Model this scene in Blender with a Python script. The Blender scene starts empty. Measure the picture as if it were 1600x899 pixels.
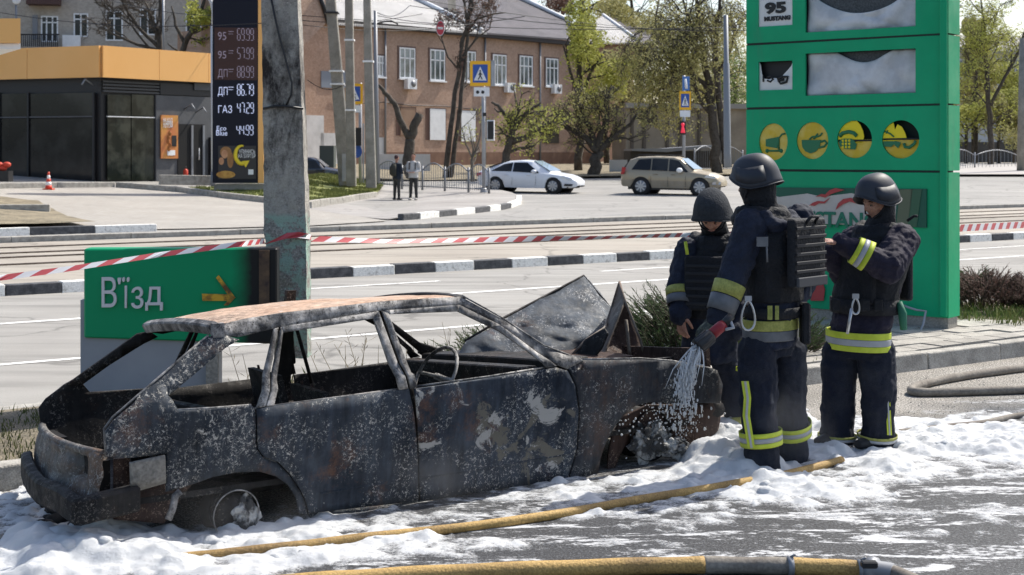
import bpy, bmesh, math, random
import numpy as np
from mathutils import Vector, Matrix, noise
random.seed(7)
S = bpy.context.scene
COL = S.collection
# ---------------------------------------------------------------- camera
F, HC, YH = 2222.0, 1.87, 240.0            # focal length in px of the 1600 px photo, eye height, horizon row
cd = bpy.data.cameras.new('camera'); cam = bpy.data.objects.new('camera', cd); COL.objects.link(cam)
cd.sensor_width = 36; cd.lens = 36 * F / 1600; cd.shift_y = -(449.5 - YH) / 1600
cd.clip_start = 0.1; cd.clip_end = 3000
cam.location = (0, 0, HC); cam.rotation_euler = (math.pi / 2, 0, 0)
cd.dof.use_dof = True; cd.dof.focus_distance = 8.3; cd.dof.aperture_fstop = 7.0
S.camera = cam
# ---------------------------------------------------------------- sky and sun
W = bpy.data.worlds.new('World'); S.world = W; W.use_nodes = True
SUN_EL = math.radians(50); SUN_DIR = Vector((0.77, 0.64, 0)).normalized()
wn = W.node_tree.nodes; sky = wn.new('ShaderNodeTexSky'); sky.sky_type = 'NISHITA'; sky.sun_disc = False
sky.sun_elevation = SUN_EL; sky.sun_rotation = math.atan2(SUN_DIR.x, SUN_DIR.y); sky.air_density = 1.0; sky.dust_density = 2.5
sky.ozone_density = 1.0
wn['Background'].inputs[1].default_value = 0.14
W.node_tree.links.new(sky.outputs[0], wn['Background'].inputs[0])
sd = bpy.data.lights.new('sun', 'SUN'); sd.energy = 4.4; sd.angle = math.radians(0.5); sd.color = (1, .95, .86)
sun = bpy.data.objects.new('sun', sd); COL.objects.link(sun)
to_sun = Vector((SUN_DIR.x * math.cos(SUN_EL), SUN_DIR.y * math.cos(SUN_EL), math.sin(SUN_EL)))
sun.rotation_euler = to_sun.to_track_quat('Z', 'Y').to_euler(); sun.location = (20, 20, 40)
S.view_settings.view_transform = 'Standard'; S.view_settings.look = 'None'
S.view_settings.exposure = 0.55; S.view_settings.gamma = 1
S.render.engine = 'CYCLES'

# ---------------------------------------------------------------- geometry of the place
def sm(a, b, x):
    t = min(1, max(0, (x - a) / (b - a))); return t * t * (3 - 2 * t)
def zg(x, y):
    """ground height: level near by, rising gently far off and more to the left"""
    a = 0.025 * max(0, y - 50)
    if y > 90: a = 1.0 + .004 * (y - 90)
    return a + 0.045 * max(0, min(-x - 4, 25)) * sm(36, 50, y)
def P(px, py, Y): return Vector(((px - 800) / F * Y, Y, HC + (YH - py) / F * Y))
def G(px, py, z=0.0, t=False):
    Y = F * (HC - z) / max(py - YH, .5)
    if t:
        for _ in range(30):
            Y2 = F * (HC - z - zg((px - 800) / F * Y, Y)) / max(py - YH, .5); Y = .5 * (Y + Y2)
        return Vector(((px - 800) / F * Y, Y, z + zg((px - 800) / F * Y, Y)))
    return Vector(((px - 800) / F * Y, Y, z))
TH = math.atan(3200 / 2222); DX, DY = math.sin(TH), math.cos(TH)
D3 = Vector((DX, DY, 0)); N3 = Vector((-DY, DX, 0)); UP = Vector((0, 0, 1))
def R(u, v, z=0.0): return Vector((DX * u - DY * v, DY * u + DX * v, z))          # road frame
def u_at(px, v):
    k = (px - 800) / F
    return v * (DY + k * DX) / (DX - k * DY)
class Wall:
    """vertical plane through p0 along direction d (2D)"""
    def __init__(s, p0, d):
        s.p = Vector((p0[0], p0[1], 0)); s.d = Vector((d[0], d[1], 0)).normalized(); s.n = Vector((s.d.y, -s.d.x, 0))
        if s.n.dot(s.p) > 0: s.n = -s.n          # n points towards the camera
    def uz(s, px, py):
        k = (px - 800) / F
        a = (k * s.p.y - s.p.x) / (s.d.x - k * s.d.y); Y = s.p.y + a * s.d.y
        return a, HC + (YH - py) / F * Y
    def at(s, a, z, off=0.0): return s.p + s.d * a + s.n * off + UP * z
    def px(s, px, py, off=0.0): a, z = s.uz(px, py); return s.at(a, z, off)

# ---------------------------------------------------------------- materials
def mat(name, col, rough=.8, metal=0, spec=.4, col2=None, scale=5, detail=6, lo=.35, hi=.65, bump=0, bscale=None, emit=0, tr=0, stretch=None, fine=None):
    m = bpy.data.materials.new(name); m.use_nodes = True; nt = m.node_tree; n = nt.nodes; L = nt.links
    b = n['Principled BSDF']; b.inputs['Base Color'].default_value = (*col, 1); b.inputs['Roughness'].default_value = rough
    b.inputs['Metallic'].default_value = metal; b.inputs['Specular IOR Level'].default_value = spec
    if tr: b.inputs['Transmission Weight'].default_value = tr
    g = n.new('ShaderNodeNewGeometry'); vec = g.outputs['Position']
    if stretch:
        mp = n.new('ShaderNodeMapping'); mp.inputs['Scale'].default_value = stretch[:3]
        if len(stretch) > 3: mp.inputs['Rotation'].default_value[2] = stretch[3]
        L.new(vec, mp.inputs[0]); vec = mp.outputs[0]
    if col2 is not None:
        t = n.new('ShaderNodeTexNoise'); t.inputs['Scale'].default_value = scale; t.inputs['Detail'].default_value = detail
        t.inputs['Roughness'].default_value = .6; L.new(vec, t.inputs['Vector'])
        r = n.new('ShaderNodeValToRGB'); r.color_ramp.elements[0].position = lo; r.color_ramp.elements[1].position = hi
        r.color_ramp.elements[0].color = (*col, 1); r.color_ramp.elements[1].color = (*col2, 1)
        L.new(t.outputs[0], r.inputs[0]); out = r.outputs[0]
        if fine:
            t2 = n.new('ShaderNodeTexNoise'); t2.inputs['Scale'].default_value = fine[0]; t2.inputs['Detail'].default_value = 3; L.new(g.outputs['Position'], t2.inputs['Vector'])
            mr = n.new('ShaderNodeMapRange'); mr.inputs[1].default_value = .3; mr.inputs[2].default_value = .7; mr.inputs[3].default_value = 1 - fine[1]; mr.inputs[4].default_value = 1 + fine[1]
            L.new(t2.outputs[0], mr.inputs[0])
            mx = n.new('ShaderNodeMix'); mx.data_type = 'RGBA'; mx.blend_type = 'MULTIPLY'; mx.inputs[0].default_value = 1
            L.new(out, mx.inputs[6]); L.new(mr.outputs[0], mx.inputs[7]); out = mx.outputs[2]
        L.new(out, b.inputs['Base Color'])
    if bump:
        t = n.new('ShaderNodeTexNoise'); t.inputs['Scale'].default_value = bscale or scale * 4; t.inputs['Detail'].default_value = 5; L.new(vec, t.inputs['Vector'])
        bp = n.new('ShaderNodeBump'); bp.inputs['Strength'].default_value = bump; bp.inputs['Distance'].default_value = .02
        L.new(t.outputs[0], bp.inputs['Height']); L.new(bp.outputs[0], b.inputs['Normal'])
    if emit: b.inputs['Emission Color'].default_value = (*col, 1); b.inputs['Emission Strength'].default_value = emit
    return m
def node_tools(m):
    nt = m.node_tree; n = nt.nodes; L = nt.links; b = n['Principled BSDF']; g = n.new('ShaderNodeNewGeometry')
    def nz(scale, detail=6, rough=.6, vec=None, dist=0):
        t = n.new('ShaderNodeTexNoise'); t.inputs['Scale'].default_value = scale; t.inputs['Detail'].default_value = detail; t.inputs['Roughness'].default_value = rough
        t.inputs['Distortion'].default_value = dist
        L.new(vec or g.outputs['Position'], t.inputs['Vector']); return t.outputs[0]
    def ramp(x, *st):
        r = n.new('ShaderNodeValToRGB'); e = r.color_ramp.elements
        while len(e) < len(st): e.new(.5)
        for i, (p, c) in enumerate(st): e[i].position = p; e[i].color = (*c, 1) if not isinstance(c, (int, float)) else (c, c, c, 1)
        L.new(x, r.inputs[0]); return r.outputs[0]
    def mix(f, a, c, mode='MIX'):
        x = n.new('ShaderNodeMix'); x.data_type = 'RGBA'; x.blend_type = mode
        for s, v in ((0, f), (6, a), (7, c)):
            if isinstance(v, (int, float)): x.inputs[s].default_value = v if s == 0 else (v, v, v, 1)
            elif isinstance(v, tuple): x.inputs[s].default_value = (*v, 1)
            else: L.new(v, x.inputs[s])
        return x.outputs[2]
    def bump(h, st=.5, d=.02):
        bp = n.new('ShaderNodeBump'); bp.inputs['Strength'].default_value = st; bp.inputs['Distance'].default_value = d
        L.new(h, bp.inputs['Height']); L.new(bp.outputs[0], b.inputs['Normal'])
    def mapping(sc=(1, 1, 1), rot=(0, 0, 0)):
        mp = n.new('ShaderNodeMapping'); mp.inputs['Scale'].default_value = sc; mp.inputs['Rotation'].default_value = rot
        L.new(g.outputs['Position'], mp.inputs[0]); return mp.outputs[0]
    def vor(scale, feat='DISTANCE_TO_EDGE', vec=None):
        t = n.new('ShaderNodeTexVoronoi'); t.feature = feat; t.inputs['Scale'].default_value = scale
        L.new(vec or g.outputs['Position'], t.inputs['Vector']); return t.outputs[0]
    return dict(n=n, L=L, b=b, g=g, nz=nz, ramp=ramp, mix=mix, bump=bump, mapping=mapping, vor=vor)

# ---------------------------------------------------------------- objects
def tag(o, label=None, cat=None, group=None, kind=None):
    if label: o['label'] = label
    if cat: o['category'] = cat
    if group: o['group'] = group
    if kind: o['kind'] = kind
    return o
def thing(name, label, cat, loc=(0, 0, 0), group=None):
    o = bpy.data.objects.new(name, None); COL.objects.link(o); o.location = loc; o.empty_display_size = .2
    return tag(o, label, cat, group)
def link(name, me, parent=None):
    o = bpy.data.objects.new(name, me); COL.objects.link(o)
    if parent is not None:
        o.parent = parent
        q = parent; off = Vector((0, 0, 0))
        while q is not None: off += Vector(q.location); q = q.parent
        o.location = -off                                    # children are built in world coordinates
    return o
def reorigin(o):
    me = o.data; c = Vector((0, 0, 0))
    for v in me.vertices: c += v.co
    c /= max(1, len(me.vertices)); me.transform(Matrix.Translation(-c)); o.location = Vector(o.location) + c
    return o
class MB:
    def __init__(s): s.v = []; s.f = []; s.mi = []; s.sm = []
    def poly(s, pts, mi=0, smooth=False):
        b = len(s.v); s.v += [tuple(p) for p in pts]; s.f.append(tuple(range(b, b + len(pts)))); s.mi.append(mi); s.sm.append(smooth); return s
    def raw(s, vs, fs, mi=0, smooth=False):
        b = len(s.v); s.v += [tuple(p) for p in vs]
        for f in fs: s.f.append(tuple(b + i for i in f)); s.mi.append(mi); s.sm.append(smooth)
        return s
    def hexa(s, p, mi=0):                                     # p: 4 bottom, 4 top
        return s.raw(p, [(3, 2, 1, 0), (4, 5, 6, 7), (0, 1, 5, 4), (1, 2, 6, 5), (2, 3, 7, 6), (3, 0, 4, 7)], mi)
    def box(s, c, sz, ax=None, mi=0):
        c = Vector(c); X, Y_, Z = ax or (Vector((1, 0, 0)), Vector((0, 1, 0)), UP); a, b, d = sz[0] / 2, sz[1] / 2, sz[2] / 2
        return s.hexa([c + X * i * a + Y_ * j * b + Z * k * d for k in (-1, 1) for i, j in ((-1, -1), (1, -1), (1, 1), (-1, 1))], mi)
    def prism(s, pts, off, mi=0):                             # polygon of 3D points extruded by vector off
        n = len(pts); a = [Vector(p) for p in pts]; b = [p + off for p in a]
        fs = [tuple(range(n))[::-1], tuple(range(n, 2 * n))] + [(i, (i + 1) % n, n + (i + 1) % n, n + i) for i in range(n)]
        return s.raw(a + b, fs, mi)
    def tube(s, path, r, n=8, mi=0, caps=True, smooth=True):
        path = [Vector(p) for p in path]; m = len(path); rs = r if isinstance(r, (list, tuple)) else [r] * m
        vs = []; fs = []; ref = None
        for i, p in enumerate(path):
            t = (path[min(i + 1, m - 1)] - path[max(i - 1, 0)])
            t = t.normalized() if t.length > 1e-9 else UP
            if ref is None: ref = t.orthogonal().normalized()
            ref = (ref - t * ref.dot(t)); ref = ref.normalized() if ref.length > 1e-6 else t.orthogonal().normalized()
            q = t.cross(ref)
            for k in range(n):
                a = 2 * math.pi * k / n; vs.append(p + (ref * math.cos(a) + q * math.sin(a)) * rs[i])
        for i in range(m - 1):
            for k in range(n):
                fs.append((i * n + k, i * n + (k + 1) % n, (i + 1) * n + (k + 1) % n, (i + 1) * n + k))
        if caps: fs += [tuple(range(n))[::-1], tuple(range((m - 1) * n, m * n))]
        return s.raw(vs, fs, mi, smooth)
    def loft(s, rings, mi=0, caps=True, smooth=True):         # rings: list of (centre, X axis, Y axis) already scaled
        n = 14; vs = []; fs = []
        for c, X, Y_ in rings:
            for k in range(n):
                a = 2 * math.pi * k / n; vs.append(Vector(c) + X * math.cos(a) + Y_ * math.sin(a))
        m = len(rings)
        for i in range(m - 1):
            for k in range(n): fs.append((i * n + k, i * n + (k + 1) % n, (i + 1) * n + (k + 1) % n, (i + 1) * n + k))
        if caps: fs += [tuple(range(n))[::-1], tuple(range((m - 1) * n, m * n))]
        return s.raw(vs, fs, mi, smooth)
    def ball(s, c, r, mi=0, nu=10, nv=7, sc=(1, 1, 1), ax=None):
        c = Vector(c); A = ax or (Vector((1, 0, 0)), Vector((0, 1, 0)), UP); vs = [c + A[2] * r * sc[2]]
        for j in range(1, nv):
            t = math.pi * j / nv
            for i in range(nu):
                a = 2 * math.pi * i / nu
                vs.append(c + A[0] * (r * sc[0] * math.sin(t) * math.cos(a)) + A[1] * (r * sc[1] * math.sin(t) * math.sin(a)) + A[2] * (r * sc[2] * math.cos(t)))
        vs.append(c - A[2] * r * sc[2]); e = len(vs) - 1
        fs = [(0, 1 + i, 1 + (i + 1) % nu) for i in range(nu)]
        for j in range(nv - 2):
            for i in range(nu): fs.append((1 + j * nu + i, 1 + (j + 1) * nu + i, 1 + (j + 1) * nu + (i + 1) % nu, 1 + j * nu + (i + 1) % nu))
        fs += [(e, 1 + (nv - 2) * nu + (i + 1) % nu, 1 + (nv - 2) * nu + i) for i in range(nu)]
        return s.raw(vs, fs, mi, True)
    def mesh(s, name, mats):
        me = bpy.data.meshes.new(name); me.from_pydata([tuple(v) for v in s.v], [], s.f)
        if not isinstance(mats, (list, tuple)): mats = [mats]
        for m in mats: me.materials.append(m)
        me.polygons.foreach_set('material_index', s.mi); me.polygons.foreach_set('use_smooth', s.sm)
        me.validate(); me.update(); return me
    def build(s, name, mats, parent=None, recalc=True):
        me = s.mesh(name, mats)
        if recalc:
            bm = bmesh.new(); bm.from_mesh(me); bmesh.ops.recalc_face_normals(bm, faces=bm.faces); bm.to_mesh(me); bm.free()
        o = link(name, me, parent)
        return reorigin(o)
def bevel(o, w=.01, seg=1):
    m = o.modifiers.new('bevel', 'BEVEL'); m.width = w; m.segments = seg; m.limit_method = 'ANGLE'; m.angle_limit = math.radians(40); return o
def solid(o, t, off=-1):
    m = o.modifiers.new('solid', 'SOLIDIFY'); m.thickness = t; m.offset = off; return o
def drape(name, pts, m, lift, step=2.0, parent=None, zf=None):
    """horizontal sheet with outline pts (x, y), following the ground at height lift"""
    zf = zf or (lambda x, y: zg(x, y) + lift)
    me = bpy.data.meshes.new(name); bm = bmesh.new(); vs = [bm.verts.new((p[0], p[1], 0)) for p in pts]; bm.faces.new(vs); bm.normal_update()
    xs = [p[0] for p in pts]; ys = [p[1] for p in pts]
    for ax, lo, hi in ((0, min(xs), max(xs)), (1, min(ys), max(ys))):
        k = math.floor(lo / step) + 1
        while k * step < hi:
            co = [0, 0, 0]; no = [0, 0, 0]; co[ax] = k * step; no[ax] = 1
            bmesh.ops.bisect_plane(bm, geom=bm.verts[:] + bm.edges[:] + bm.faces[:], plane_co=co, plane_no=no); k += 1
    for v in bm.verts: v.co.z = zf(v.co.x, v.co.y)
    bmesh.ops.recalc_face_normals(bm, faces=bm.faces)
    if bm.faces and sum(f.normal.z for f in bm.faces) < 0: bmesh.ops.reverse_faces(bm, faces=bm.faces)
    bm.to_mesh(me); bm.free(); me.materials.append(m); return link(name, me, parent)
def text(s, size, m, origin, right, up, parent=None, name='lettering', ext=.004, align='LEFT', sx=1, weight=0, maxw=None):
    c = bpy.data.curves.new('txt', 'FONT'); c.body = s; c.size = size; c.extrude = ext; c.align_x = align; c.resolution_u = 3; c.offset = weight
    o = bpy.data.objects.new('txt', c); COL.objects.link(o); bpy.context.view_layer.update()
    dg = bpy.context.evaluated_depsgraph_get(); me = bpy.data.meshes.new_from_object(o.evaluated_get(dg)); w = o.dimensions.x
    bpy.data.objects.remove(o); me.materials.clear(); me.materials.append(m)
    if maxw: sx = maxw / max(w, 1e-3)
    r = Vector(right).normalized(); u = Vector(up).normalized(); nn = r.cross(u)
    M = Matrix(((r.x * sx, u.x, nn.x, origin[0]), (r.y * sx, u.y, nn.y, origin[1]), (r.z * sx, u.z, nn.z, origin[2]), (0, 0, 0, 1)))
    me.transform(M); return reorigin(link(name, me, parent))
SEG = {'0': 'abcdef', '1': 'bc', '2': 'abged', '3': 'abgcd', '4': 'fgbc', '5': 'afgcd', '6': 'afgedc', '7': 'abc', '8': 'abcdefg', '9': 'abcdfg'}
def seven(s, h, w, m, wall, a0, z0, off, parent, r=1):
    """seven-segment figures on a wall, running along +/-a (r)"""
    b = MB(); t = h * .07; x = 0
    for i, ch in enumerate(s):
        if ch == '.':
            b.prism([wall.at(a0 + r * (x - w * .21), z0, off), wall.at(a0 + r * (x - w * .07), z0, off), wall.at(a0 + r * (x - w * .07), z0 + t * 1.8, off), wall.at(a0 + r * (x - w * .21), z0 + t * 1.4, off)], wall.n * .004); continue
        gl = {'a': (.1, 1, .9, 1), 'b': (1, .93, 1, .55), 'c': (1, .45, 1, .07), 'd': (.1, 0, .9, 0), 'e': (0, .45, 0, .07), 'f': (0, .93, 0, .55), 'g': (.12, .5, .88, .5)}
        for k in SEG[ch]:
            x1, y1, x2, y2 = gl[k]; x1, x2 = x + x1 * w * .72, x + x2 * w * .72; y1, y2 = y1 * h, y2 * h
            if k in 'adg': q = [(x1, y1 - t / 2), (x2, y1 - t / 2), (x2, y1 + t / 2), (x1, y1 + t / 2)]
            else: q = [(x1 - t / 2, y2), (x1 + t / 2, y2), (x1 + t / 2, y1), (x1 - t / 2, y1)]
            b.prism([wall.at(a0 + r * p[0], z0 + p[1], off) for p in q], wall.n * .004)
        x += w * 1.02 + (w * .28 if i + 1 < len(s) and s[i + 1] == '.' else 0)
    return b.build('price_figures', m, parent)
def rectw(b, wall, px0, py0, px1, py1, off=0.0, depth=.02, mi=0):
    """box on a wall between two photo corners (upper left, lower right of one upright rectangle)"""
    a0, z0 = wall.uz(px0, py0); a1, _ = wall.uz(px1, py0); _, z1 = wall.uz(px0, py1)
    b.prism([wall.at(a0, z0, off), wall.at(a1, z0, off), wall.at(a1, z1, off), wall.at(a0, z1, off)], wall.n * depth, mi); return a0, a1, z0, z1
def window(wall, a0, a1, z0, z1, parent, glass, frame, depth=.1, vbars=(.5,), hbars=(), fw=.06, sill=None, group=None):
    """recessed window: pane as a sub-part of its frame"""
    if a0 > a1: a0, a1 = a1, a0
    if z0 > z1: z0, z1 = z1, z0
    b = MB(); w = lambda x0, x1, y0, y1: b.prism([wall.at(x0, y0, .003), wall.at(x1, y0, .003), wall.at(x1, y1, .003), wall.at(x0, y1, .003)], wall.n * .04)
    w(a0, a1, z0, z0 + fw); w(a0, a1, z1 - fw, z1); w(a0, a0 + fw, z0 + fw, z1 - fw); w(a1 - fw, a1, z0 + fw, z1 - fw)
    for t in vbars: x = a0 + (a1 - a0) * t; w(x - fw / 2, x + fw / 2, z0 + fw, z1 - fw)
    for t in hbars: y = z0 + (z1 - z0) * t; w(a0 + fw, a1 - fw, y - fw * .45, y + fw * .45)
    o = b.build('window', frame, parent)
    p = MB(); p.prism([wall.at(a0 + fw * .5, z0 + fw * .5, .004), wall.at(a1 - fw * .5, z0 + fw * .5, .004), wall.at(a1 - fw * .5, z1 - fw * .5, .004), wall.at(a0 + fw * .5, z1 - fw * .5, .004)], wall.n * .012)
    p.build('pane', glass, o)
    if sill:
        q = MB(); q.prism([wall.at(a0 - .08, z0 - .09, .002), wall.at(a1 + .08, z0 - .09, .002), wall.at(a1 + .08, z0, .002), wall.at(a0 - .08, z0, .002)], wall.n * .14); q.build('sill', sill, o)
    return o
# ================================================================ ground
M = {}
def road_mat(name, c1, c2, rough=.85, gscale=90, gam=.35, streak=True):
    m = mat(name, c1, rough, spec=.35); T = node_tools(m)
    big = T['nz'](.35, 5, .6); v = T['mapping']((.25, 2.2, 1), (0, 0, -(math.pi / 2 - TH)))
    st = T['nz'](1.1, 5, .6, v); col = T['mix'](T['ramp'](big, (.3, 0), (.7, 1)), c1, c2)
    s = T['ramp'](st, (.32, .55), (.5, .85), (.68, .97)); col = T['mix'](.8, col, s, 'MULTIPLY')
    gr = T['nz'](gscale, 3, .7); col = T['mix'](1.0, col, T['ramp'](gr, (.3, 1 - gam), (.7, 1.0)), 'MULTIPLY')
    wp = T['n'].new('ShaderNodeVectorMath'); wp.operation = 'MULTIPLY_ADD'; nn2 = T['n'].new('ShaderNodeTexNoise'); nn2.inputs['Scale'].default_value = 1.2; nn2.inputs['Detail'].default_value = 6; T['L'].new(T['g'].outputs['Position'], nn2.inputs['Vector'])
    T['L'].new(nn2.outputs[1], wp.inputs[0]); wp.inputs[1].default_value = (1.2, 1.2, 0); T['L'].new(T['g'].outputs['Position'], wp.inputs[2])
    cr = T['ramp'](T['vor'](.28, vec=wp.outputs[0]), (0, .5), (.012, 1)); col = T['mix'](.8, col, cr, 'MULTIPLY')
    pt = T['ramp'](T['vor'](.13, 'F1', T['mapping']((.35, 1.4, 1), (0, 0, -(math.pi / 2 - TH)))), (.30, .88), (.33, 1)); col = T['mix'](1.0, col, pt, 'MULTIPLY')
    T['L'].new(col, T['b'].inputs['Base Color']); T['bump'](gr, .35, .01); return m
M['asphalt'] = road_mat('dry_asphalt', (.33, .315, .29), (.42, .405, .375))
M['farasph'] = road_mat('far_asphalt', (.33, .32, .30), (.41, .395, .37), gscale=30)
M['bed'] = road_mat('sandy_bed', (.36, .32, .27), (.45, .41, .35), gscale=40, gam=.2)
M['dirt'] = mat('dirt', (.13, .11, .075), .95, col2=(.26, .22, .15), scale=2, fine=(30, .4), bump=.6, bscale=20)
M['soil'] = mat('verge_soil', (.10, .085, .06), .95, col2=(.20, .17, .12), scale=3, fine=(60, .5), bump=.9, bscale=45)
M['grass'] = mat('grass_blades', (.09, .12, .025), .8, col2=(.30, .30, .10), scale=9, lo=.3, hi=.7)
M['grassg'] = mat('grass_ground', (.11, .14, .03), .9, col2=(.26, .26, .09), scale=4, fine=(40, .5), bump=.8, bscale=30)
M['kerb'] = mat('kerb_concrete', (.26, .245, .22), .9, col2=(.42, .40, .36), scale=7, fine=(110, .3), bump=.5, bscale=60)
M['kerbw'] = mat('kerb_white', (.42, .41, .38), .85, col2=(.78, .77, .73), scale=14, lo=.3, hi=.5, fine=(70, .2), bump=.3, bscale=60)
M['kerbb'] = mat('kerb_black', (.035, .037, .042), .7, col2=(.10, .10, .105), scale=9, fine=(70, .3), bump=.3, bscale=50)
M['paint'] = mat('road_paint', (.42, .41, .39), .8, col2=(.82, .81, .78), scale=9, lo=.3, hi=.5, fine=(60, .15))
M['steel'] = mat('rail_steel', (.12, .09, .07), .5, metal=.6, col2=(.2, .16, .13), scale=9)
# near asphalt: coarse, wet and dark where foam drains, dry and dusty beyond
m = M['near'] = mat('car_park_asphalt', (.1, .1, .1), .7, spec=.3); T = node_tools(m)
gr = T['nz'](75, 3, .8); gr2 = T['nz'](45, 4, .7)
dry = T['mix'](T['ramp'](T['nz'](1.2, 5), (.35, 0), (.65, 1)), (.22, .205, .18), (.32, .30, .27))
wet = (.046, .048, .053)
sep = T['n'].new('ShaderNodeSeparateXYZ'); T['L'].new(T['mapping']((1, 1, 1), (0, 0, -(math.pi / 2 - TH))), sep.inputs[0])
T['L'].new(T['mapping']((1, 1, 1), (0, 0, -(math.pi / 2 - TH))), sep.inputs[0])
wob = T['nz'](1.1, 5, .6); ad = T['n'].new('ShaderNodeMath'); ad.operation = 'MULTIPLY_ADD'; T['L'].new(wob, ad.inputs[0]); ad.inputs[1].default_value = 1.6
sepv = T['n'].new('ShaderNodeVectorMath'); sepv.operation = 'DOT_PRODUCT'; T['L'].new(T['g'].outputs['Position'], sepv.inputs[0]); sepv.inputs[1].default_value = (-DY, DX, 0)
T['L'].new(sepv.outputs['Value'], ad.inputs[2])
wm = T['ramp'](ad.outputs[0], (0, 1), (1, 0)); mr = T['n'].new('ShaderNodeMapRange'); T['L'].new(ad.outputs[0], mr.inputs[0]); mr.inputs[1].default_value = 7.1; mr.inputs[2].default_value = 7.8
mr.inputs[3].default_value = 1; mr.inputs[4].default_value = 0; wetm = mr.outputs[0]
col = T['mix'](wetm, dry, wet); col = T['mix'](1.0, col, T['ramp'](gr, (.36, .18), (.52, .8), (.66, 2.6)), 'MULTIPLY')
# thin film of foam drying in drawn-out streaks
v1 = T['mapping']((1.0, 3.8, 1), (0, 0, -.22)); s1 = T['nz'](1.5, 9, .72, v1, .6); s2 = T['nz'](26, 4, .8, T['mapping']((.5, 1, 1), (0, 0, -.22)))
mm = T['n'].new('ShaderNodeMath'); mm.operation = 'MULTIPLY_ADD'; T['L'].new(s2, mm.inputs[0]); mm.inputs[1].default_value = .55; T['L'].new(s1, mm.inputs[2])
film = T['ramp'](mm.outputs[0], (.81, 0), (.88, .9)); film2 = T['mix'](wetm, 0.0, film)
col = T['mix'](film2, col, (.55, .56, .575)); T['L'].new(col, T['b'].inputs['Base Color'])
ro = T['mix'](wetm, .9, T['ramp'](gr2, (.35, .5), (.65, .8))); T['L'].new(ro, T['b'].inputs['Roughness'])
T['bump'](T['mix'](.5, gr, mm.outputs[0]), .8, .012)

B0, B1 = -400, 1500
g = drape('ground', [(-300, -12), (400, -12), (400, 50), (400, 700), (-300, 700), (-300, 50)], M['farasph'], -.02, step=6); tag(g, kind='structure')
# far fields beyond are the same sheet
KV = 8.06                                                      # line of the near kerb
def strip(name, u0, u1, v0, v1, z, m, step=2.0):
    me = MB(); n = int((u1 - u0) / step); me_v = []
    vs = []; fs = []
    for i in range(n + 1):
        u = u0 + (u1 - u0) * i / n
        for v in (v0, v1):
            p = R(u, v); vs.append((p.x, p.y, z + zg(p.x, p.y)))
    for i in range(n): fs.append((2 * i, 2 * i + 2, 2 * i + 3, 2 * i + 1))
    me.raw(vs, fs); return me.build(name, m)
o = strip('car_park', -14, 60, -8, KV + .02, 0.0, M['near'], 4); tag(o, kind='structure')
o = strip('verge', -14, 9, KV + .14, 9.95, .12, M['soil'], 1); tag(o, kind='structure')
o = strip('verge', 9, 80, KV + .14, 10.7, .12, M['soil'], 1); tag(o, kind='structure')
o = strip('road', -16, 130, 10.0, 19.12, 0.0, M['asphalt'], 2); tag(o, kind='structure')
o = strip('tram_bed', -22, 150, 19.3, 28.3, .13, M['bed'], 2); tag(o, kind='structure')
rng = random.Random(3)
def kerb_run(name, v, u0, u1, L, h, zb, mats, w=.16, jit=.006, phase=0, near=None, top=.02):
    root = thing(name, None, None, R(u0, v)); root['kind'] = 'structure'; i = 0; u = u0
    while u < u1:
        b = MB(); j = rng.uniform(-jit, jit); dz = rng.uniform(-jit, jit)
        c0 = R(u + .006, v + j); c1 = R(u + L - .006, v + j); z0 = zb + zg(c0.x, c0.y) - .05; z1 = zb + zg(c1.x, c1.y) - .05
        a = N3 * w; e = N3 * (.012)
        b.hexa([c0 + UP * z0, c1 + UP * z1, c1 + a + UP * z1, c0 + a + UP * z0, c0 + e + UP * (z0 + h + .05 + dz), c1 + e + UP * (z1 + h + .05 + dz), c1 + a + UP * (z1 + h + .05 + dz), c0 + a + UP * (z0 + h + .05 + dz)])
        o = b.build('kerb_block', mats[(i + phase) % len(mats)], root); bevel(o, .012, 2); u += L; i += 1
    return root
k = kerb_run('kerb', KV, -2, 26, 1.0, .145, 0, [M['kerb']], phase=0)
k = kerb_run('kerb', 9.95, -8, 9, 1.0, .02, .105, [M['kerb']], w=.16)
k = kerb_run('kerb', 19.1, -2.9, 60, .735, .15, .0, [M['kerbw'], M['kerbb']], w=.2)
k = kerb_run('kerb', 28.35, -9, 52, 2.4, .22, .02, [M['kerb']], w=.2)
k = kerb_run('kerb', 33.3, u_at(-60, 33.3), u_at(172, 33.3), 1.52, .16, .0, [M['kerbb'], M['kerbw']], w=.2, phase=1)
# road markings
def mark(name, u0, u1, v, w, z, m, dash=None):
    u = u0
    while u < u1:
        e = min(u1, u + (dash[0] if dash else u1)); o = strip(name, u, e, v - w / 2, v + w / 2, z, m, 2); tag(o, kind='structure')
        u = e + (dash[1] if dash else 0)
        if not dash: break
mark('road_marking', -10, 100, 12.9, .10, .005, M['paint'])
mark('road_marking', -10, 100, 16.0, .12, .005, M['paint'])
mark('road_marking', -10, 100, 17.7, .09, .005, M['paint'], (5.0, 3.0))
# tram rails
for v in (22.6, 24.15, 25.2, 26.7):
    b = MB(); n = 40
    for i in range(n):
        p, q = R(-18 + i * 3.5, v), R(-18 + (i + 1) * 3.5, v); zp, zq = zg(p.x, p.y) + .12, zg(q.x, q.y) + .12; a = N3 * .07
        b.hexa([p + UP * zp, q + UP * zq, q + a + UP * zq, p + a + UP * zp, p + UP * (zp + .035), q + UP * (zq + .035), q + a + UP * (zq + .035), p + a + UP * (zp + .035)])
    o = b.build('tram_rail', M['steel']); tag(o, kind='structure')
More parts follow.
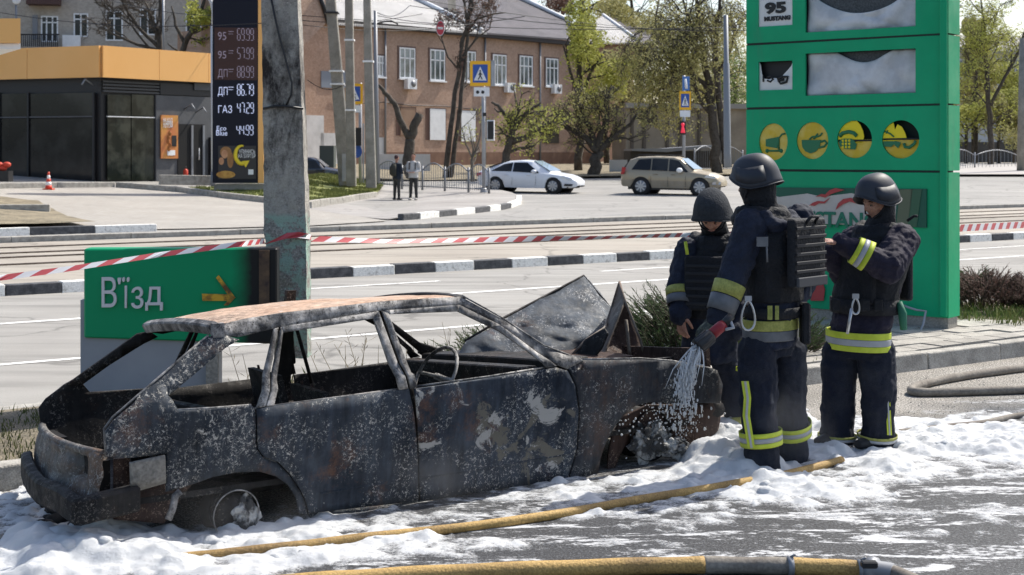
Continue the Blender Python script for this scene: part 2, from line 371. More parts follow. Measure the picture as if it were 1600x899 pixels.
# petrol station forecourt of small pavers
m = M['paver'] = mat('forecourt_pavers', (.33, .31, .28), .9); T = node_tools(m)
br = T['n'].new('ShaderNodeTexBrick'); br.inputs['Scale'].default_value = 2.4; br.inputs['Mortar Size'].default_value = .03; br.inputs['Color1'].default_value = (.36, .335, .30, 1); br.inputs['Color2'].default_value = (.42, .395, .36, 1); br.inputs['Mortar'].default_value = (.24, .225, .2, 1)
T['L'].new(T['mapping']((1, 1, 1), (0, 0, .3)), br.inputs['Vector']); c = T['mix'](.8, br.outputs[0], T['ramp'](T['nz'](.5, 5), (.3, .75), (.7, 1.0)), 'MULTIPLY'); T['L'].new(c, T['b'].inputs['Base Color'])
gp_ = lambda pts: [tuple(G(x, y, 0, True)[:2]) for x, y in pts]
def gp(pts): return [tuple(G(x, y, 0, True)[:2]) for x, y in pts]
fc = drape('forecourt', gp([(-260, 357), (176, 360), (340, 357), (490, 353), (605, 346), (540, 334), (485, 326), (420, 316), (300, 303), (160, 292), (-300, 292)]), M['paver'], .01); tag(fc, kind='structure')
pv = drape('pavement', gp_([(483, 327), (540, 318), (590, 306), (600, 290), (760, 297), (800, 306), (818, 316), (800, 325), (720, 335), (640, 343), (606, 344)]), road_mat('pavement_asphalt', (.34, .32, .30), (.42, .40, .38), gscale=25, gam=.15), .12, step=1.0, zf=lambda x, y: zg(x, y) + .012 + .12 * sm(-3.7, -2.5, x)); tag(pv, kind='structure')
# striped kerb of the corner
def kerb_px(name, pts, mats, h, w, lift=0, L=None, m0=0):
    """kerb along a line of photo points on the ground"""
    root = thing(name, None, None, G(*pts[0], 0, True)); root['kind'] = 'structure'; q = [G(x, y, 0, True) for x, y in pts]
    seg = []
    for a, b_ in zip(q, q[1:]):
        n = max(1, round((b_ - a).length / L)) if L else 1
        for i in range(n): seg.append((a.lerp(b_, i / n), a.lerp(b_, (i + 1) / n)))
    for i, (a, c) in enumerate(seg):
        d = (c - a); d.z = 0; d.normalize(); s = Vector((-d.y, d.x, 0)) * w; s = s if s.y > 0 else -s
        a2 = a + d * .01; c2 = c - d * .01; za = zg(a.x, a.y) + lift - .05; zc = zg(c.x, c.y) + lift - .05
        f = lambda p, z: Vector((p.x, p.y, z))
        b = MB(); b.hexa([f(a2, za), f(c2, zc), f(c2 + s, zc), f(a2 + s, za), f(a2, za + h + .05), f(c2, zc + h + .05), f(c2 + s, zc + h + .05), f(a2 + s, za + h + .05)])
        bevel(b.build('kerb_block', mats[(i + m0) % len(mats)], root), .015)
    return root
kerb_px('kerb', [(630, 344), (657, 342), (687, 339), (714, 336), (743, 333), (766, 330), (783, 328), (799, 325)], [M['kerbb'], M['kerbw']], .17, .2)
kerb_px('kerb', [(799, 325), (815, 319), (815, 312)], [M['kerbw']], .17, .2)
kerb_px('kerb', [(483, 325), (500, 322), (516, 320), (536, 318), (562, 313), (590, 309)], [M['kerb']], .22, .16)
kerb_px('kerb', [(-80, 296), (90, 294), (180, 293), (275, 300), (340, 309), (420, 318), (480, 325)], [M['kerb']], .2, .2, L=3)
kerb_px('kerb', [(250, 293), (330, 294), (410, 296)], [M['kerb']], .34, .2, lift=.15, L=4)
def mound(name, pts, m, h, soft=1.5, step=1.0, lift=.14):
    q = gp(pts)
    def zf(x, y):
        d = min(abs((b[0] - a[0]) * (a[1] - y) - (a[0] - x) * (b[1] - a[1])) / max(.01, math.hypot(b[0] - a[0], b[1] - a[1])) for a, b in zip(q, q[1:] + q[:1]))
        return zg(x, y) + lift + h * sm(0, soft, d) + .04 * noise.noise(Vector((x, y, 0)))
    o = drape(name, q, m, 0, step, zf=zf); return tag(o, kind='structure'), zf, q
gm, gmz, gmq = mound('grass_bank', [(484, 323), (516, 318), (562, 311), (590, 306), (600, 292), (540, 286), (420, 284), (380, 296), (420, 312)], M['grassg'], .35, 3)
isl, islz, islq = mound('dirt_island', [(-200, 312), (-20, 313), (60, 321), (105, 345), (150, 355), (60, 358), (-120, 360)], M['dirt'], .25, 3)
gl, glz, glq = mound('grass_strip', [(280, 300), (340, 307), (410, 314), (480, 322), (480, 305), (410, 301), (330, 297)], M['grassg'], .1, 2)
kerb_px('kerb', [(-60, 340), (78, 339)], [M['kerb']], .2, .2, lift=.15, L=3)
# far shoulders
sh = drape('earth_bank', [tuple(G(x, y, 0, True)[:2]) for x, y in [(470, 283), (600, 283), (760, 283), (900, 279), (1100, 276)]] + [(70, 100), (160, 240), (-80, 240), (-60, 80)], M['dirt'], .10, 4); tag(sh, kind='structure')
sh2 = drape('far_pavement', [tuple(G(x, y, 0, True)[:2]) for x, y in [(1470, 276), (1900, 276)]] + [(90, 74), (120, 105), (30, 105)], mat('far_pavement', (.36, .34, .32), .9), .12, 4); tag(sh2, kind='structure')
# grass
def tufts(name, m, pts, n, h, seed, zf, w=.006, spread=.6, label=None):
    r = random.Random(seed); b = MB(); i = 0; xs = [p[0] for p in pts]; ys = [p[1] for p in pts]
    def inside(x, y):
        c = False
        for (x1, y1), (x2, y2) in zip(pts, pts[1:] + pts[:1]):
            if (y1 > y) != (y2 > y) and x < (x2 - x1) * (y - y1) / (y2 - y1) + x1: c = not c
        return c
    while i < n:
        x, y = r.uniform(min(xs), max(xs)), r.uniform(min(ys), max(ys)); i += 1
        if not inside(x, y) or noise.noise(Vector((x * .9, y * .9, seed))) < -.15: continue
        z = zf(x, y) - .01
        for k in range(3):
            a = r.uniform(0, 6.28); hh = h * r.uniform(.4, 1.3); q = Vector((x + r.gauss(0, .03), y + r.gauss(0, .03), z)); s = Vector((math.cos(a), math.sin(a), 0)) * w
            l = Vector((r.gauss(0, spread), r.gauss(0, spread), 0)) * hh * .5
            b.poly([q - s, q + s, q + l * .4 + s * .6 + UP * hh * .6, q + l + UP * hh, q + l * .4 - s * .6 + UP * hh * .6])
    o = b.build(name, m, recalc=False); tag(o, label, None, None, 'stuff'); return o
uv = lambda l: [tuple(R(u, v)[:2]) for u, v in l]
zv = lambda x, y: .12
tufts('grass', mat('dark_grass', (.05, .065, .02), .9, col2=(.14, .15, .05), scale=8), uv([(-3, 8.25), (3.6, 8.25), (3.6, 9.9), (-3, 9.9)]), 8000, .05, 1, zv, .005, label='short grass on the verge behind the burnt car')
tufts('grass', M['grass'], uv([(3.6, 8.25), (9.0, 8.25), (9.0, 9.9), (3.6, 9.9)]), 900, .10, 2, zv, .005)
tufts('grass', M['grass'], uv([(12.2, 8.6), (24, 8.6), (24, 10.6), (12.2, 10.6)]), 14000, .13, 4, zv, .006)
tufts('grass', M['grass'], gmq, 14000, .10, 5, gmz, .02)
tufts('grass', M['grass'], glq, 2500, .10, 6, glz, .02)
# ================================================================ buildings
M['glassd'] = mat('dark_glass', (.010, .011, .013), .10, spec=.35, col2=(.035, .036, .036), scale=.5, lo=.45, hi=.62)
M['glass'] = mat('window_glass', (.05, .065, .075), .08, spec=1.0, col2=(.22, .27, .30), scale=.9, lo=.4, hi=.6)
M['white'] = mat('white_paint', (.72, .73, .74), .6, col2=(.82, .83, .84), scale=3)
M['black'] = mat('black_cladding', (.018, .018, .02), .45)
M['dgrey'] = mat('grey_render', (.085, .088, .095), .8, col2=(.11, .113, .12), scale=2)
M['orange'] = mat('orange_fascia', (.80, .42, .13), .45, col2=(.84, .46, .16), scale=.3)
M['metal'] = mat('grey_metal', (.22, .23, .25), .5, metal=.3)
M['conc'] = mat('concrete', (.24, .225, .195), .9, col2=(.34, .32, .28), scale=3, fine=(60, .25), bump=.3, bscale=30)
def brick_mat(name, c1, c2, mo, sc, stain=(.75, 1.05)):
    m = mat(name, c1, .9); T = node_tools(m); br = T['n'].new('ShaderNodeTexBrick'); br.inputs['Scale'].default_value = sc; br.inputs['Mortar Size'].default_value = .012
    for k, v in (('Color1', c1), ('Color2', c2), ('Mortar', mo)): br.inputs[k].default_value = (*v, 1)
    # rows follow height, bricks run along the wall
    cx = T['n'].new('ShaderNodeCombineXYZ'); sp = T['n'].new('ShaderNodeSeparateXYZ'); T['L'].new(T['g'].outputs['Position'], sp.inputs[0])
    a = T['n'].new('ShaderNodeMath'); a.operation = 'ADD'; T['L'].new(sp.outputs[0], a.inputs[0]); T['L'].new(sp.outputs[1], a.inputs[1]); T['L'].new(a.outputs[0], cx.inputs[0]); T['L'].new(sp.outputs[2], cx.inputs[1])
    T['L'].new(cx.outputs[0], br.inputs['Vector'])
    c = T['mix'](1.0, br.outputs[0], T['ramp'](T['nz'](.35, 6), (.3, stain[0]), (.7, stain[1])), 'MULTIPLY'); c = T['mix'](1.0, c, T['ramp'](T['nz'](4, 4, .8), (.25, .8), (.75, 1.1)), 'MULTIPLY')
    T['L'].new(c, T['b'].inputs['Base Color']); T['bump'](br.outputs[1], -.4, .02); return m
M['brick'] = brick_mat('brown_brick', (.44, .285, .205), (.54, .37, .28), (.32, .25, .20), 3.2)
M['pbrick'] = brick_mat('pale_brick', (.42, .38, .33), (.50, .455, .40), (.36, .33, .29), 2.2, (.85, 1.0))

# ---- brown brick building, two storeys, seen at an angle
bY = 89.0; bw = Wall(((635 - 800) / F * bY, bY), (1950 / 2950, 2222 / 2950))
bb = thing('brick_building', 'long two storey brown brick building with white framed windows behind the crossing', 'building', bw.at(0, 1.0))
aL = bw.uz(470, 100)[0]; aR = bw.uz(925, 100)[0]
zE = bw.uz(623, 46)[1]; inn = -bw.n
def wall_box(a0, a1, z0, z1, depth, m, name='wall', off=0.0, W_=None, par=None):
    W_ = W_ or bw; b = MB(); b.prism([W_.at(a0, z0, off), W_.at(a1, z0, off), W_.at(a1, z1, off), W_.at(a0, z1, off)], -W_.n * depth); return b.build(name, m, par)
wall_box(aL, aR, -.5, zE, 12, M['brick'], par=bb)
wall_box(aL, aR, .6, 1.95, .1, mat('brick_plinth', (.16, .09, .065), .9, col2=(.22, .13, .09), scale=2), 'plinth', .05, par=bb)
for i, (x0, x1, y0, y1) in enumerate([(623, 647.5, 74, 122.5), (671, 694, 77, 126), (724, 742, 80, 128), (769, 790, 85, 132.5), (811, 831, 87, 134), (852, 871, 91, 135), (588, 600, 87, 120)]):
    a0, z0 = bw.uz(x0, y0); a1, _ = bw.uz(x1, y0); _, z1 = bw.uz(x0, y1)
    wall_box(a0 - .12, a1 + .12, z1 - .05, z0 + .1, .08, mat('window_recess', (.16, .10, .08), .9), 'lintel', .035, par=bb)
    w = MB(); W2 = Wall(bw.at(0, 0, .04), bw.d); window(W2, a0, a1, z0, z1, bb, M['glass'], M['white'], vbars=(.33, .67), hbars=(.66,), fw=.09, sill=M['white'])
for i, (x0, x1, y0, y1, mm) in enumerate([(671, 695, 170, 219, 'white'), (720, 742, 173, 221, 'white'), (625, 648, 168, 212, 'board'), (580, 590, 166, 215, 'board'), (852, 872, 200, 224, 'dark')]):
    a0, z0 = bw.uz(x0, y0); a1, _ = bw.uz(x1, y0); _, z1 = bw.uz(x0, y1)
    mt = {'white': M['white'], 'board': mat('boarded_window', (.24, .15, .10), .9, col2=(.3, .2, .14), scale=1), 'dark': M['glassd']}[mm]
    wall_box(a0 - .35, a1 + .1, z1, z0 + .05, .03, mat('window_reveal', (.12, .07, .055), .9), 'reveal', .03, par=bb)
    o = wall_box(a0, a1, z1, z0, .05, mt, 'window_cover', .07, par=bb)
for (x, y) in [(638, 131), (793, 137), (866, 139)]:
    a0, z0 = bw.uz(x, y); o = wall_box(a0 - .45, a0 + .35, z0 - .35, z0 + .3, .35, M['white'], 'air_conditioner', .42, par=bb)
    b = MB(); c = bw.at(a0 + .05, z0, .43); b.tube([c, c + bw.n * .015], .22, 14); b.build('fan_grille', M['metal'], o)
# white painted patches on the wall, left, and the meter cupboards
for (x0, x1, y0, y1, mm) in [(470, 505, 180, 262, 'white'), (500, 530, 208, 262, 'white'), (588, 600, 215, 262, 'white'), (501, 522, 111, 137, 'blue'), (530, 545, 111, 137, 'blue')]:
    b = MB(); rectw(b, bw, x0, y0, x1, y1, .01, .05); b.build('painted_patch' if mm == 'white' else 'wall_panel', mat('whitewash', (.5, .5, .5), .9, col2=(.66, .66, .66), scale=1.5) if mm == 'white' else mat('blue_grey_panel', (.20, .23, .28), .5), bb)
# roof
def rp(px, py, back): W3 = Wall(bw.at(0, 0, -back), bw.d); return W3.px(px, py)
M['roofl'] = mat('sunlit_corrugated_roof', (.42, .41, .40), .85, col2=(.52, .51, .50), scale=.4); M['roofd'] = mat('shaded_corrugated_roof', (.115, .11, .12), .85, col2=(.16, .15, .165), scale=.5)  # sun on one slope and shade on the other are put into the colours
for k in ('roofl', 'roofd'):
    T = node_tools(M[k]); wv = T['n'].new('ShaderNodeTexWave'); wv.inputs['Scale'].default_value = 2.2; T['L'].new(T['mapping']((1, 1, 0), (0, 0, -math.atan2(bw.d.y, bw.d.x))), wv.inputs['Vector']); T['bump'](wv.outputs[0], .9, .08)
def slab(name, pts, m, par, t=.12):
    b = MB(); b.prism(pts, UP * -t); return b.build(name, m, par)
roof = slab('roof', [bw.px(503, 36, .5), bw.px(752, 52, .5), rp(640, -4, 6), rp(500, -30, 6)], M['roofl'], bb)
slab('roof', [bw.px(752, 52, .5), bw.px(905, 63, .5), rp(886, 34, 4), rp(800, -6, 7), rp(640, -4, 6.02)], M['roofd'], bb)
for pp in ([bw.px(745, 51, .5), rp(640, -5, 6)], [bw.px(905, 63, .5), rp(886, 33, 4), rp(800, -7, 7)]):
    b = MB(); b.tube([p + UP * .12 for p in pp], .16, 6); b.build('ridge_cap', M['white'], bb)
wall_box(aL, aR + .3, zE - .05, zE + .22, .8, mat('dark_eaves', (.05, .045, .045), .9), 'eaves', .45, par=bb)
b = MB(); b.hexa([rp(700, 20, 4), rp(712, 20, 4), rp(712, 20, 3.2), rp(700, 20, 3.2), rp(700, -10, 4), rp(712, -10, 4), rp(712, -10, 3.2), rp(700, -10, 3.2)]); b.build('chimney', M['conc'], bb)
for x in (600, 756, 842):
    b = MB(); a, zt_ = bw.uz(x, 62); b.tube([bw.at(a, zE, .12), bw.at(a, 1.1, .12)], .07, 6); b.build('downpipe', M['metal'], bb)
b = MB(); b.tube([bw.px(x, y, .08) for x, y in ((520, 150), (560, 162), (600, 160), (640, 165), (690, 166), (750, 172))], .035, 4); b.build('cable', M['black'], bb)
# brick wing at its left end, taller and nearer
ww = Wall((bw.at(aL, 0, 4).x, bw.at(aL, 0, 4).y), bw.d)
wg = thing('brick_wing', 'taller brown brick gable wing rising directly behind the burnt concrete pole', 'building', ww.at(0, 1))
a0 = ww.uz(404, 100)[0]; a1, zt = ww.uz(510, -10); b = MB()
b.prism([ww.at(a0, -.5), ww.uz and ww.at(ww.uz(473, 0)[0], -.5), ww.at(ww.uz(473, 0)[0], ww.uz(473, 72)[1]), ww.at(ww.uz(512, 0)[0], ww.uz(512, 34)[1]), ww.at(a1, zt), ww.at(a0, zt)], -ww.n * 5); b.build('wall', M['brick'], wg)
b = MB(); p, q = ww.px(512, 36, .1), ww.px(497, -10, .1); b.tube([p, q], .14, 6); b.build('verge_board', M['black'], wg)
# ---- right wing with pale corrugated hip roof
rwY = 112.0; rw_ = Wall(((905 - 800) / F * rwY, rwY), (1950 / 2950, 2222 / 2950))
rb = thing('brick_annex', 'darker brick annex with pale ribbed hip roof behind the green willow', 'building', rw_.at(0, 1.2))
a0 = rw_.uz(880, 90)[0]; a1, ze = rw_.uz(990, 68)
wall_box(a0, a1, -.5, ze, 8, mat('dim_brick', (.22, .13, .09), .9, col2=(.29, .18, .13), scale=.8), W_=rw_, par=rb)
q = lambda x, y, bk: Wall(rw_.at(0, 0, -bk), rw_.d).px(x, y)
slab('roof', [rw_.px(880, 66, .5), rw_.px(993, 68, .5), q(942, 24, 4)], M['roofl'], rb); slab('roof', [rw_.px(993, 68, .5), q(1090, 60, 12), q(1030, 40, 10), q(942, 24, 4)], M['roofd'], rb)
b = MB(); b.tube([rw_.px(993, 66, .5), q(942, 23, 4)], .14, 6); b.build('ridge_cap', M['white'], rb)
b = MB(); rectw(b, rw_, 894, 110, 901, 135, .02, .05); b.build('window', M['glass'], rb)
# ---- low grey sheds between the trees
sw = Wall(((980 - 800) / F * 96, 96), (1, .25)); sb = thing('tan_shed_row', 'low weathered tan wall of sheds with pilasters behind the gold car', 'building', sw.at(0, 1))
b = MB(); rectw(b, sw, 978, 168, 1200, 262, 0, -3); b.build('wall', mat('tan_render', (.24, .20, .15), .9, col2=(.34, .29, .22), scale=.8), sb)
for x in (985, 1004, 1040, 1060, 1090, 1130):
    b = MB(); rectw(b, sw, x, 170, x + 4, 262, .01, .15); b.build('pilaster', mat('dark_pilaster', (.12, .10, .08), .9), sb)
b = MB(); rectw(b, sw, 976, 161, 1202, 169, .01, .3); b.build('parapet', mat('shed_parapet', (.3, .28, .25), .9), sb)
hs = Wall(((1040 - 800) / F * 84, 84), (1, .12)); hb = thing('lean_to_shed', 'low dark lean-to shed with light sloping sheet roof above the gold car', 'building', hs.at(0, 1))
b = MB(); rectw(b, hs, 985, 236, 1112, 276, 0, -2); b.build('wall', mat('shed_dark', (.05, .045, .04), .9), hb)
b = MB(); b.prism([hs.px(985, 233, .4), hs.px(1040, 232, .4), hs.px(1112, 227, .4), hs.px(1112, 230, .4), hs.px(1040, 238, .4), hs.px(985, 236, .4)], -hs.n * 2.4); b.build('roof', M['metal'], hb)
b = MB(); rectw(b, Wall(((950 - 800) / F * 80, 80), (1, 0)), 952, 250, 980, 277, 0, .08); o = b.build('fence_panel', mat('pale_fence_sheet', (.42, .43, .44), .7)); tag(o, 'pale sheet metal fence panel between the white and gold cars', 'fence')
# low white wall behind the pedestrians
lw = Wall(((600 - 800) / F * 80, 80), (1, .1)); b = MB(); rectw(b, lw, 586, 241, 672, 280, 0, .25); o = b.build('low_wall', mat('white_low_wall', (.5, .49, .47), .9, col2=(.62, .61, .59), scale=1.2)); tag(o, 'low whitewashed wall behind the two pedestrians', 'wall')
b = MB(); rectw(b, Wall(((510 - 800) / F * 78, 78), (1, 0)), 503, 228, 525, 262, 0, 1); o = b.build('utility_cabinet', mat('dark_green_cabinet', (.06, .075, .07), .7)); tag(o, 'dark green utility cabinet behind the leftmost leaning pole', 'cabinet')
# ---- petrol station shop
sY = 57.0; cpt = Vector(((158 - 800) / F * sY, sY, 0)); e1 = Vector(((0 - 800) / F * 58.9, 58.9, 0)); e2 = Vector(((331 - 800) / F * 61.6, 61.6, 0))
SL = Wall(cpt, (e1 - cpt).to_2d()); SR = Wall(cpt, (e2 - cpt).to_2d())
shop = thing('petrol_station_shop', 'dark glazed petrol station shop with wide orange fascia at left', 'building', cpt + UP * .74)
zT, zF, zB = SL.uz(158, 71.6)[1], SL.uz(158, 121)[1], .55
LL = 14.0; LR = SR.uz(338, 90)[0]
gl = MB(); back = cpt + SL.d * LL + SR.d * LR
gl.prism([cpt + UP * zB - SL.n * .25 - SR.n * .25, cpt + SR.d * LR + UP * zB - SR.n * .25, back + UP * zB, cpt + SL.d * LL + UP * zB - SL.n * .25], UP * (zF - zB)); gl.build('wall', M['black'], shop)
gl = MB(); gl.prism([cpt + UP * (zF), cpt + SR.d * LR + UP * (zF), back + UP * zF, cpt + SL.d * LL + UP * zF], UP * (zT - zF - .02)); gl.build('roof', M['dgrey'], shop)
for W_, ln, cuts in ((SL, LL, (0, 3.6, 7.2, 10.8, 14)), (SR, LR, (0, SR.uz(246, 90)[0], SR.uz(323, 90)[0], LR))):
    for a, c in zip(cuts, cuts[1:]):
        b = MB(); b.prism([W_.at(a + .01, zF, .003), W_.at(c - .01, zF, .003), W_.at(c - .01, zT, .003), W_.at(a + .01, zT, .003)], W_.n * .12); b.build('fascia_panel', M['orange'], shop)
def sh_rect(W_, x0, x1, y0, y1, off, d, m, name, par=shop):
    b = MB(); rectw(b, W_, x0, y0, x1, y1, off, d); return b.build(name, m, par)
W_in = Wall(SL.at(0, 0, -.25), SL.d); W_inr = Wall(SR.at(0, 0, -.25), SR.d)
for x0, x1 in ((-40, 1), (2, 45), (48, 147)):
    for y0, y1 in ((147, 183), (186, 283)):
        sh_rect(W_in, x0, x1, y0, y1, .01, .04, M['glassd'], 'window_pane')
for x in (1, 46, 148): sh_rect(W_in, x - 1, x + 1.5, 145, 284, .02, .1, M['black'], 'mullion')
sh_rect(W_in, -40, 148, 183.5, 185.5, .02, .07, M['dgrey'], 'transom')
for x0, x1 in ((167, 203), (204.5, 239)):
    for y0, y1 in ((148, 181), (183, 282)):
        sh_rect(W_inr, x0, x1, y0, y1, .01, .04, mat('reflective_glass', (.012, .016, .014), .1, spec=.35, col2=(.05, .055, .045), scale=1.1, lo=.45, hi=.6), 'window_pane')
sh_rect(W_inr, 166, 240, 181.5, 183, .02, .08, M['white'], 'transom')
for i in range(4): sh_rect(W_inr, 160, 247, 126 + i * 5, 129 + i * 5, .02, .08, mat('louvre_dark', (.05, .052, .056), .5) if i == 0 else bpy.data.materials['louvre_dark'], 'louvre')
sh_rect(W_inr, 241, 336, 149, 283, .01, .12, M['dgrey'], 'wall_panel'); sh_rect(W_inr, 248, 336, 130, 148, .01, .1, M['black'], 'wall_panel')
sh_rect(W_inr, 300, 331, 130, 141, .12, .05, M['dgrey'], 'vent_box')
d = sh_rect(W_inr, 274, 316, 194, 283, .14, .03, mat('door_opening', (.008, .008, .009), .8), 'doorway')
dd = sh_rect(W_inr, 294, 297, 196, 282, .17, .05, M['metal'], 'door_frame', d); sh_rect(W_inr, 312, 315, 196, 282, .17, .05, M['metal'], 'door_frame', d)
b = MB(); c = W_inr.px(304, 250, .3); b.tube([c, c + UP * .5], .02, 5); b.build('door_handle', M['white'], d)
sh_rect(W_inr, 322, 330, 215, 276, .14, .2, M['black'], 'downpipe_cabinet')
for i in range(3):
    b = MB(); x, y = ((285, 171), (303, 176), (148, 133))[i]; W3 = W_inr if i < 2 else W_in; c = W3.px(x, y, .1); b.tube([c, c + W3.n * .5 + UP * .2, c + W3.n * .7 - UP * .02], .035, 6); b.build('wall_lamp', M['metal'], shop)
po = sh_rect(W_inr, 246.5, 273, 180, 248, .16, .06, mat('poster_orange', (.62, .30, .07), .4, col2=(.52, .16, .06), scale=1.6), 'advertising_poster', None); tag(po, 'orange burger poster with white lettering on the grey shop wall', 'poster')
for i, s in enumerate(('НА КОЛІ', 'З ГАРЯЧИМ', 'ЛІТОМ')):
    text(s, .22, M['white'], W_inr.px(249, 190.5 + i * 4.6, .235), SR.d, UP, po, maxw=.5)
b = MB(); rectw(b, W_inr, 256, 235, 268, 243, .225, .01); b.build('label_patch', M['white'], po)
b = MB(); rectw(b, W_inr, 263, 212, 270, 229, .225, .012); b.build('phone_picture', M['black'], po)
b = MB(); c = W_inr.px(257, 222, .225)
for i in range(5): b.ball(c + UP * (i * .16 - .3) + SR.d * (.06 * math.sin(i * 2)), .11, sc=(1, .2, 1))
b.build('burger_picture', mat('burger_brown', (.28, .07, .025), .6, col2=(.5, .22, .05), scale=9), po)
# canopy of the pumps, upper left corner
cw = Wall(((30 - 800) / F * 40, 40), (-1, .04)); cn = thing('station_canopy', 'corner of orange edged pump canopy at upper left edge', 'canopy', cw.at(0, 6))
b = MB(); a0, z0 = cw.uz(32, 29); a1, _ = cw.uz(-260, 29); _, z1 = cw.uz(32, 67); b.prism([cw.at(a0, z0), cw.at(a1, z0), cw.at(a1, z1), cw.at(a0, z1)], Vector((-5, 9, 0))); b.build('fascia_panel', M['orange'], cn)
b = MB(); a0, z0 = cw.uz(29, 67.5); _, z1 = cw.uz(29, 76); b.prism([cw.at(a0, z0, -.15), cw.at(a1, z0, -.15), cw.at(a1, z1, -.15), cw.at(a0, z1, -.15)], Vector((-5, 8.4, 0))); b.build('soffit', M['white'], cn)
# traffic cone
c = G(76, 297, 0, True); s = 32 / 32 * 1.0; cone = thing('traffic_cone', 'red and white striped traffic cone on the forecourt', 'cone', c)
b = MB(); b.box(c + UP * .03, (.34, .34, .05)); b.build('base', mat('cone_base', (.45, .05, .02), .6), cone)
for i, (m_) in enumerate(('r', 'w', 'r', 'w', 'r')):
    z0, z1 = .05 + i * .118, .05 + (i + 1) * .118; b = MB(); b.tube([c + UP * z0, c + UP * z1], [.13 - z0 * .16, .13 - z1 * .16], 12); b.build('band', M['white'] if m_ == 'w' else mat('cone_red', (.62, .06, .03), .5), cone)
# barrels / red goods by the window
c = G(-4, 284, .05, True); rg = thing('goods_rack', 'rack of red bagged goods outside the left shop window', 'display rack', c)
b = MB(); b.box(c + UP * .2, (1.0, .5, .4)); b.build('crate', M['black'], rg)
rr = random.Random(5)
for i in range(6):
    b = MB(); b.ball(c + Vector((-.4 + .15 * i, 0, .5 + .13 * (i % 2))), .14, sc=(1.2, 1, .8)); b.build('bag', mat('red_bag', (.5, .05, .025), .6) if i == 0 else bpy.data.materials['red_bag'], rg)
# fire extinguisher by the door
c = W_inr.px(278, 283, .5); fe = thing('fire_extinguisher', 'red fire extinguisher standing by the shop doorway', 'extinguisher', c)
b = MB(); b.tube([c, c + UP * .45, c + UP * .52], [.1, .1, .04], 10); b.build('cylinder', bpy.data.materials['red_bag'], fe); b = MB(); b.tube([c + UP * .5, c + UP * .62], .03, 6); b.build('valve', M['black'], fe)

# ---- pale apartment block, upper left
aw = Wall(((150 - 800) / F * 105, 105), (1, .18)); ab = thing('apartment_block', 'pale brick apartment block with balcony behind the petrol station', 'building', aw.at(0, 1.3))
a0 = aw.uz(-30, 50)[0]; a1 = aw.uz(405, 50)[0]; b = MB(); b.prism([aw.at(a0, -1), aw.at(a1, -1), aw.at(a1, 22), aw.at(a0, 22)], -aw.n * 12); b.build('wall', M['pbrick'], ab)
for x0, x1, y0, y1, vb in ((115, 138, 21, 58, (.5,)), (64, 91, 25, 66, (.33, .67)), (165, 192, 17, 64, (.5,)), (218, 244, 14, 55, (.5,)), (60, 90, -60, -25, (.5,)), (115, 138, -60, -25, (.5,)), (165, 192, -60, -25, (.5,)), (290, 315, 16, 58, (.5,))):
    W3 = Wall(aw.at(0, 0, .01), aw.d); A, z0 = aw.uz(x0, y0); B, _ = aw.uz(x1, y0); _, z1 = aw.uz(x0, y1); window(W3, A, B, z0, z1, ab, M['glassd'], M['white'], vbars=vb, hbars=(.75,), fw=.1)
b = MB(); rectw(b, aw, 51, 24, 59, 62, .02, .1); b.build('shutter', M['metal'], ab)
bal = MB(); rectw(bal, aw, 33, 74, 96, 79, .02, 1.1); bo = bal.build('balcony', M['conc'], ab)
for i in range(20):
    b = MB(); a, _ = aw.uz(34 + i * 3.1, 60); zb = aw.uz(40, 75)[1]; zt_ = aw.uz(40, 56)[1]; b.tube([aw.at(a, zb, 1.1), aw.at(a, zt_, 1.1)], .035, 4); b.build('baluster', M['black'], bo)
b = MB(); b.tube([aw.px(33, 56, 1.1), aw.px(96, 56, 1.1)], .05, 5); b.build('handrail', M['black'], bo)
b = MB(); rectw(b, aw, 45, -6, 96, 9, .02, 1.3); b.build('balcony', mat('rusty_balcony', (.09, .05, .045), .8), ab)
b = MB(); rectw(b, aw, 99, 56, 127, 74, .4, .2); b.build('air_conditioner', M['white'], ab)
# satellite dish on a mast
c = aw.px(36, 58, 3); dsh = thing('satellite_dish', 'small grey satellite dish on a mast at upper left', 'dish', c)
b = MB(); b.tube([c, aw.px(36, 10, 3)], .09, 6); b.build('mast', M['metal'], dsh)
q = aw.px(37, 8, 3.2); b = MB(); b.ball(q, .3, sc=(1, .25, 1)); b.build('dish', M['white'], dsh)
# person on the balcony, tiny, dark green coat: head and shoulders over the railing
def lathe(b, c, prof, n=14, mi=0):
    b.tube([Vector(c) + UP * z for r, z in prof], [r for r, z in prof], n, mi)
# ================================================================ posts, signs, fences
M['galv'] = mat('galvanised_post', (.30, .31, .33), .5, metal=.3, col2=(.38, .39, .41), scale=3)
M['polec'] = mat('pole_concrete', (.20, .19, .165), .9, col2=(.30, .285, .25), scale=2.5, fine=(40, .2))
# street lamp by the price board
lp = thing('street_lamp', 'slim white street lamp post in front of the dark price board', 'lamp post', G(334, 295, 0, True)); Yl = lp.location.y
b = MB(); b.tube([P(335, 295, Yl), P(333, 40, Yl)], [.12, .10], 10); b.build('post', mat('lamp_white', (.55, .56, .58), .5), lp)
b = MB(); b.tube([P(333, 40, Yl), P(333.5, 18, Yl), P(331, 5, Yl), P(326, -4, Yl), P(315, -14, Yl)], .075, 8); o = b.build('arm', bpy.data.materials['lamp_white'], lp)
b = MB(); b.ball(P(308, -18, Yl), .25, sc=(2, 1, .5)); b.build('lamp_head', M['metal'], o)
b = MB(); b.tube([P(336, 297, Yl), P(336, 268, Yl)], .17, 10); b.build('base_sleeve', M['metal'], lp)
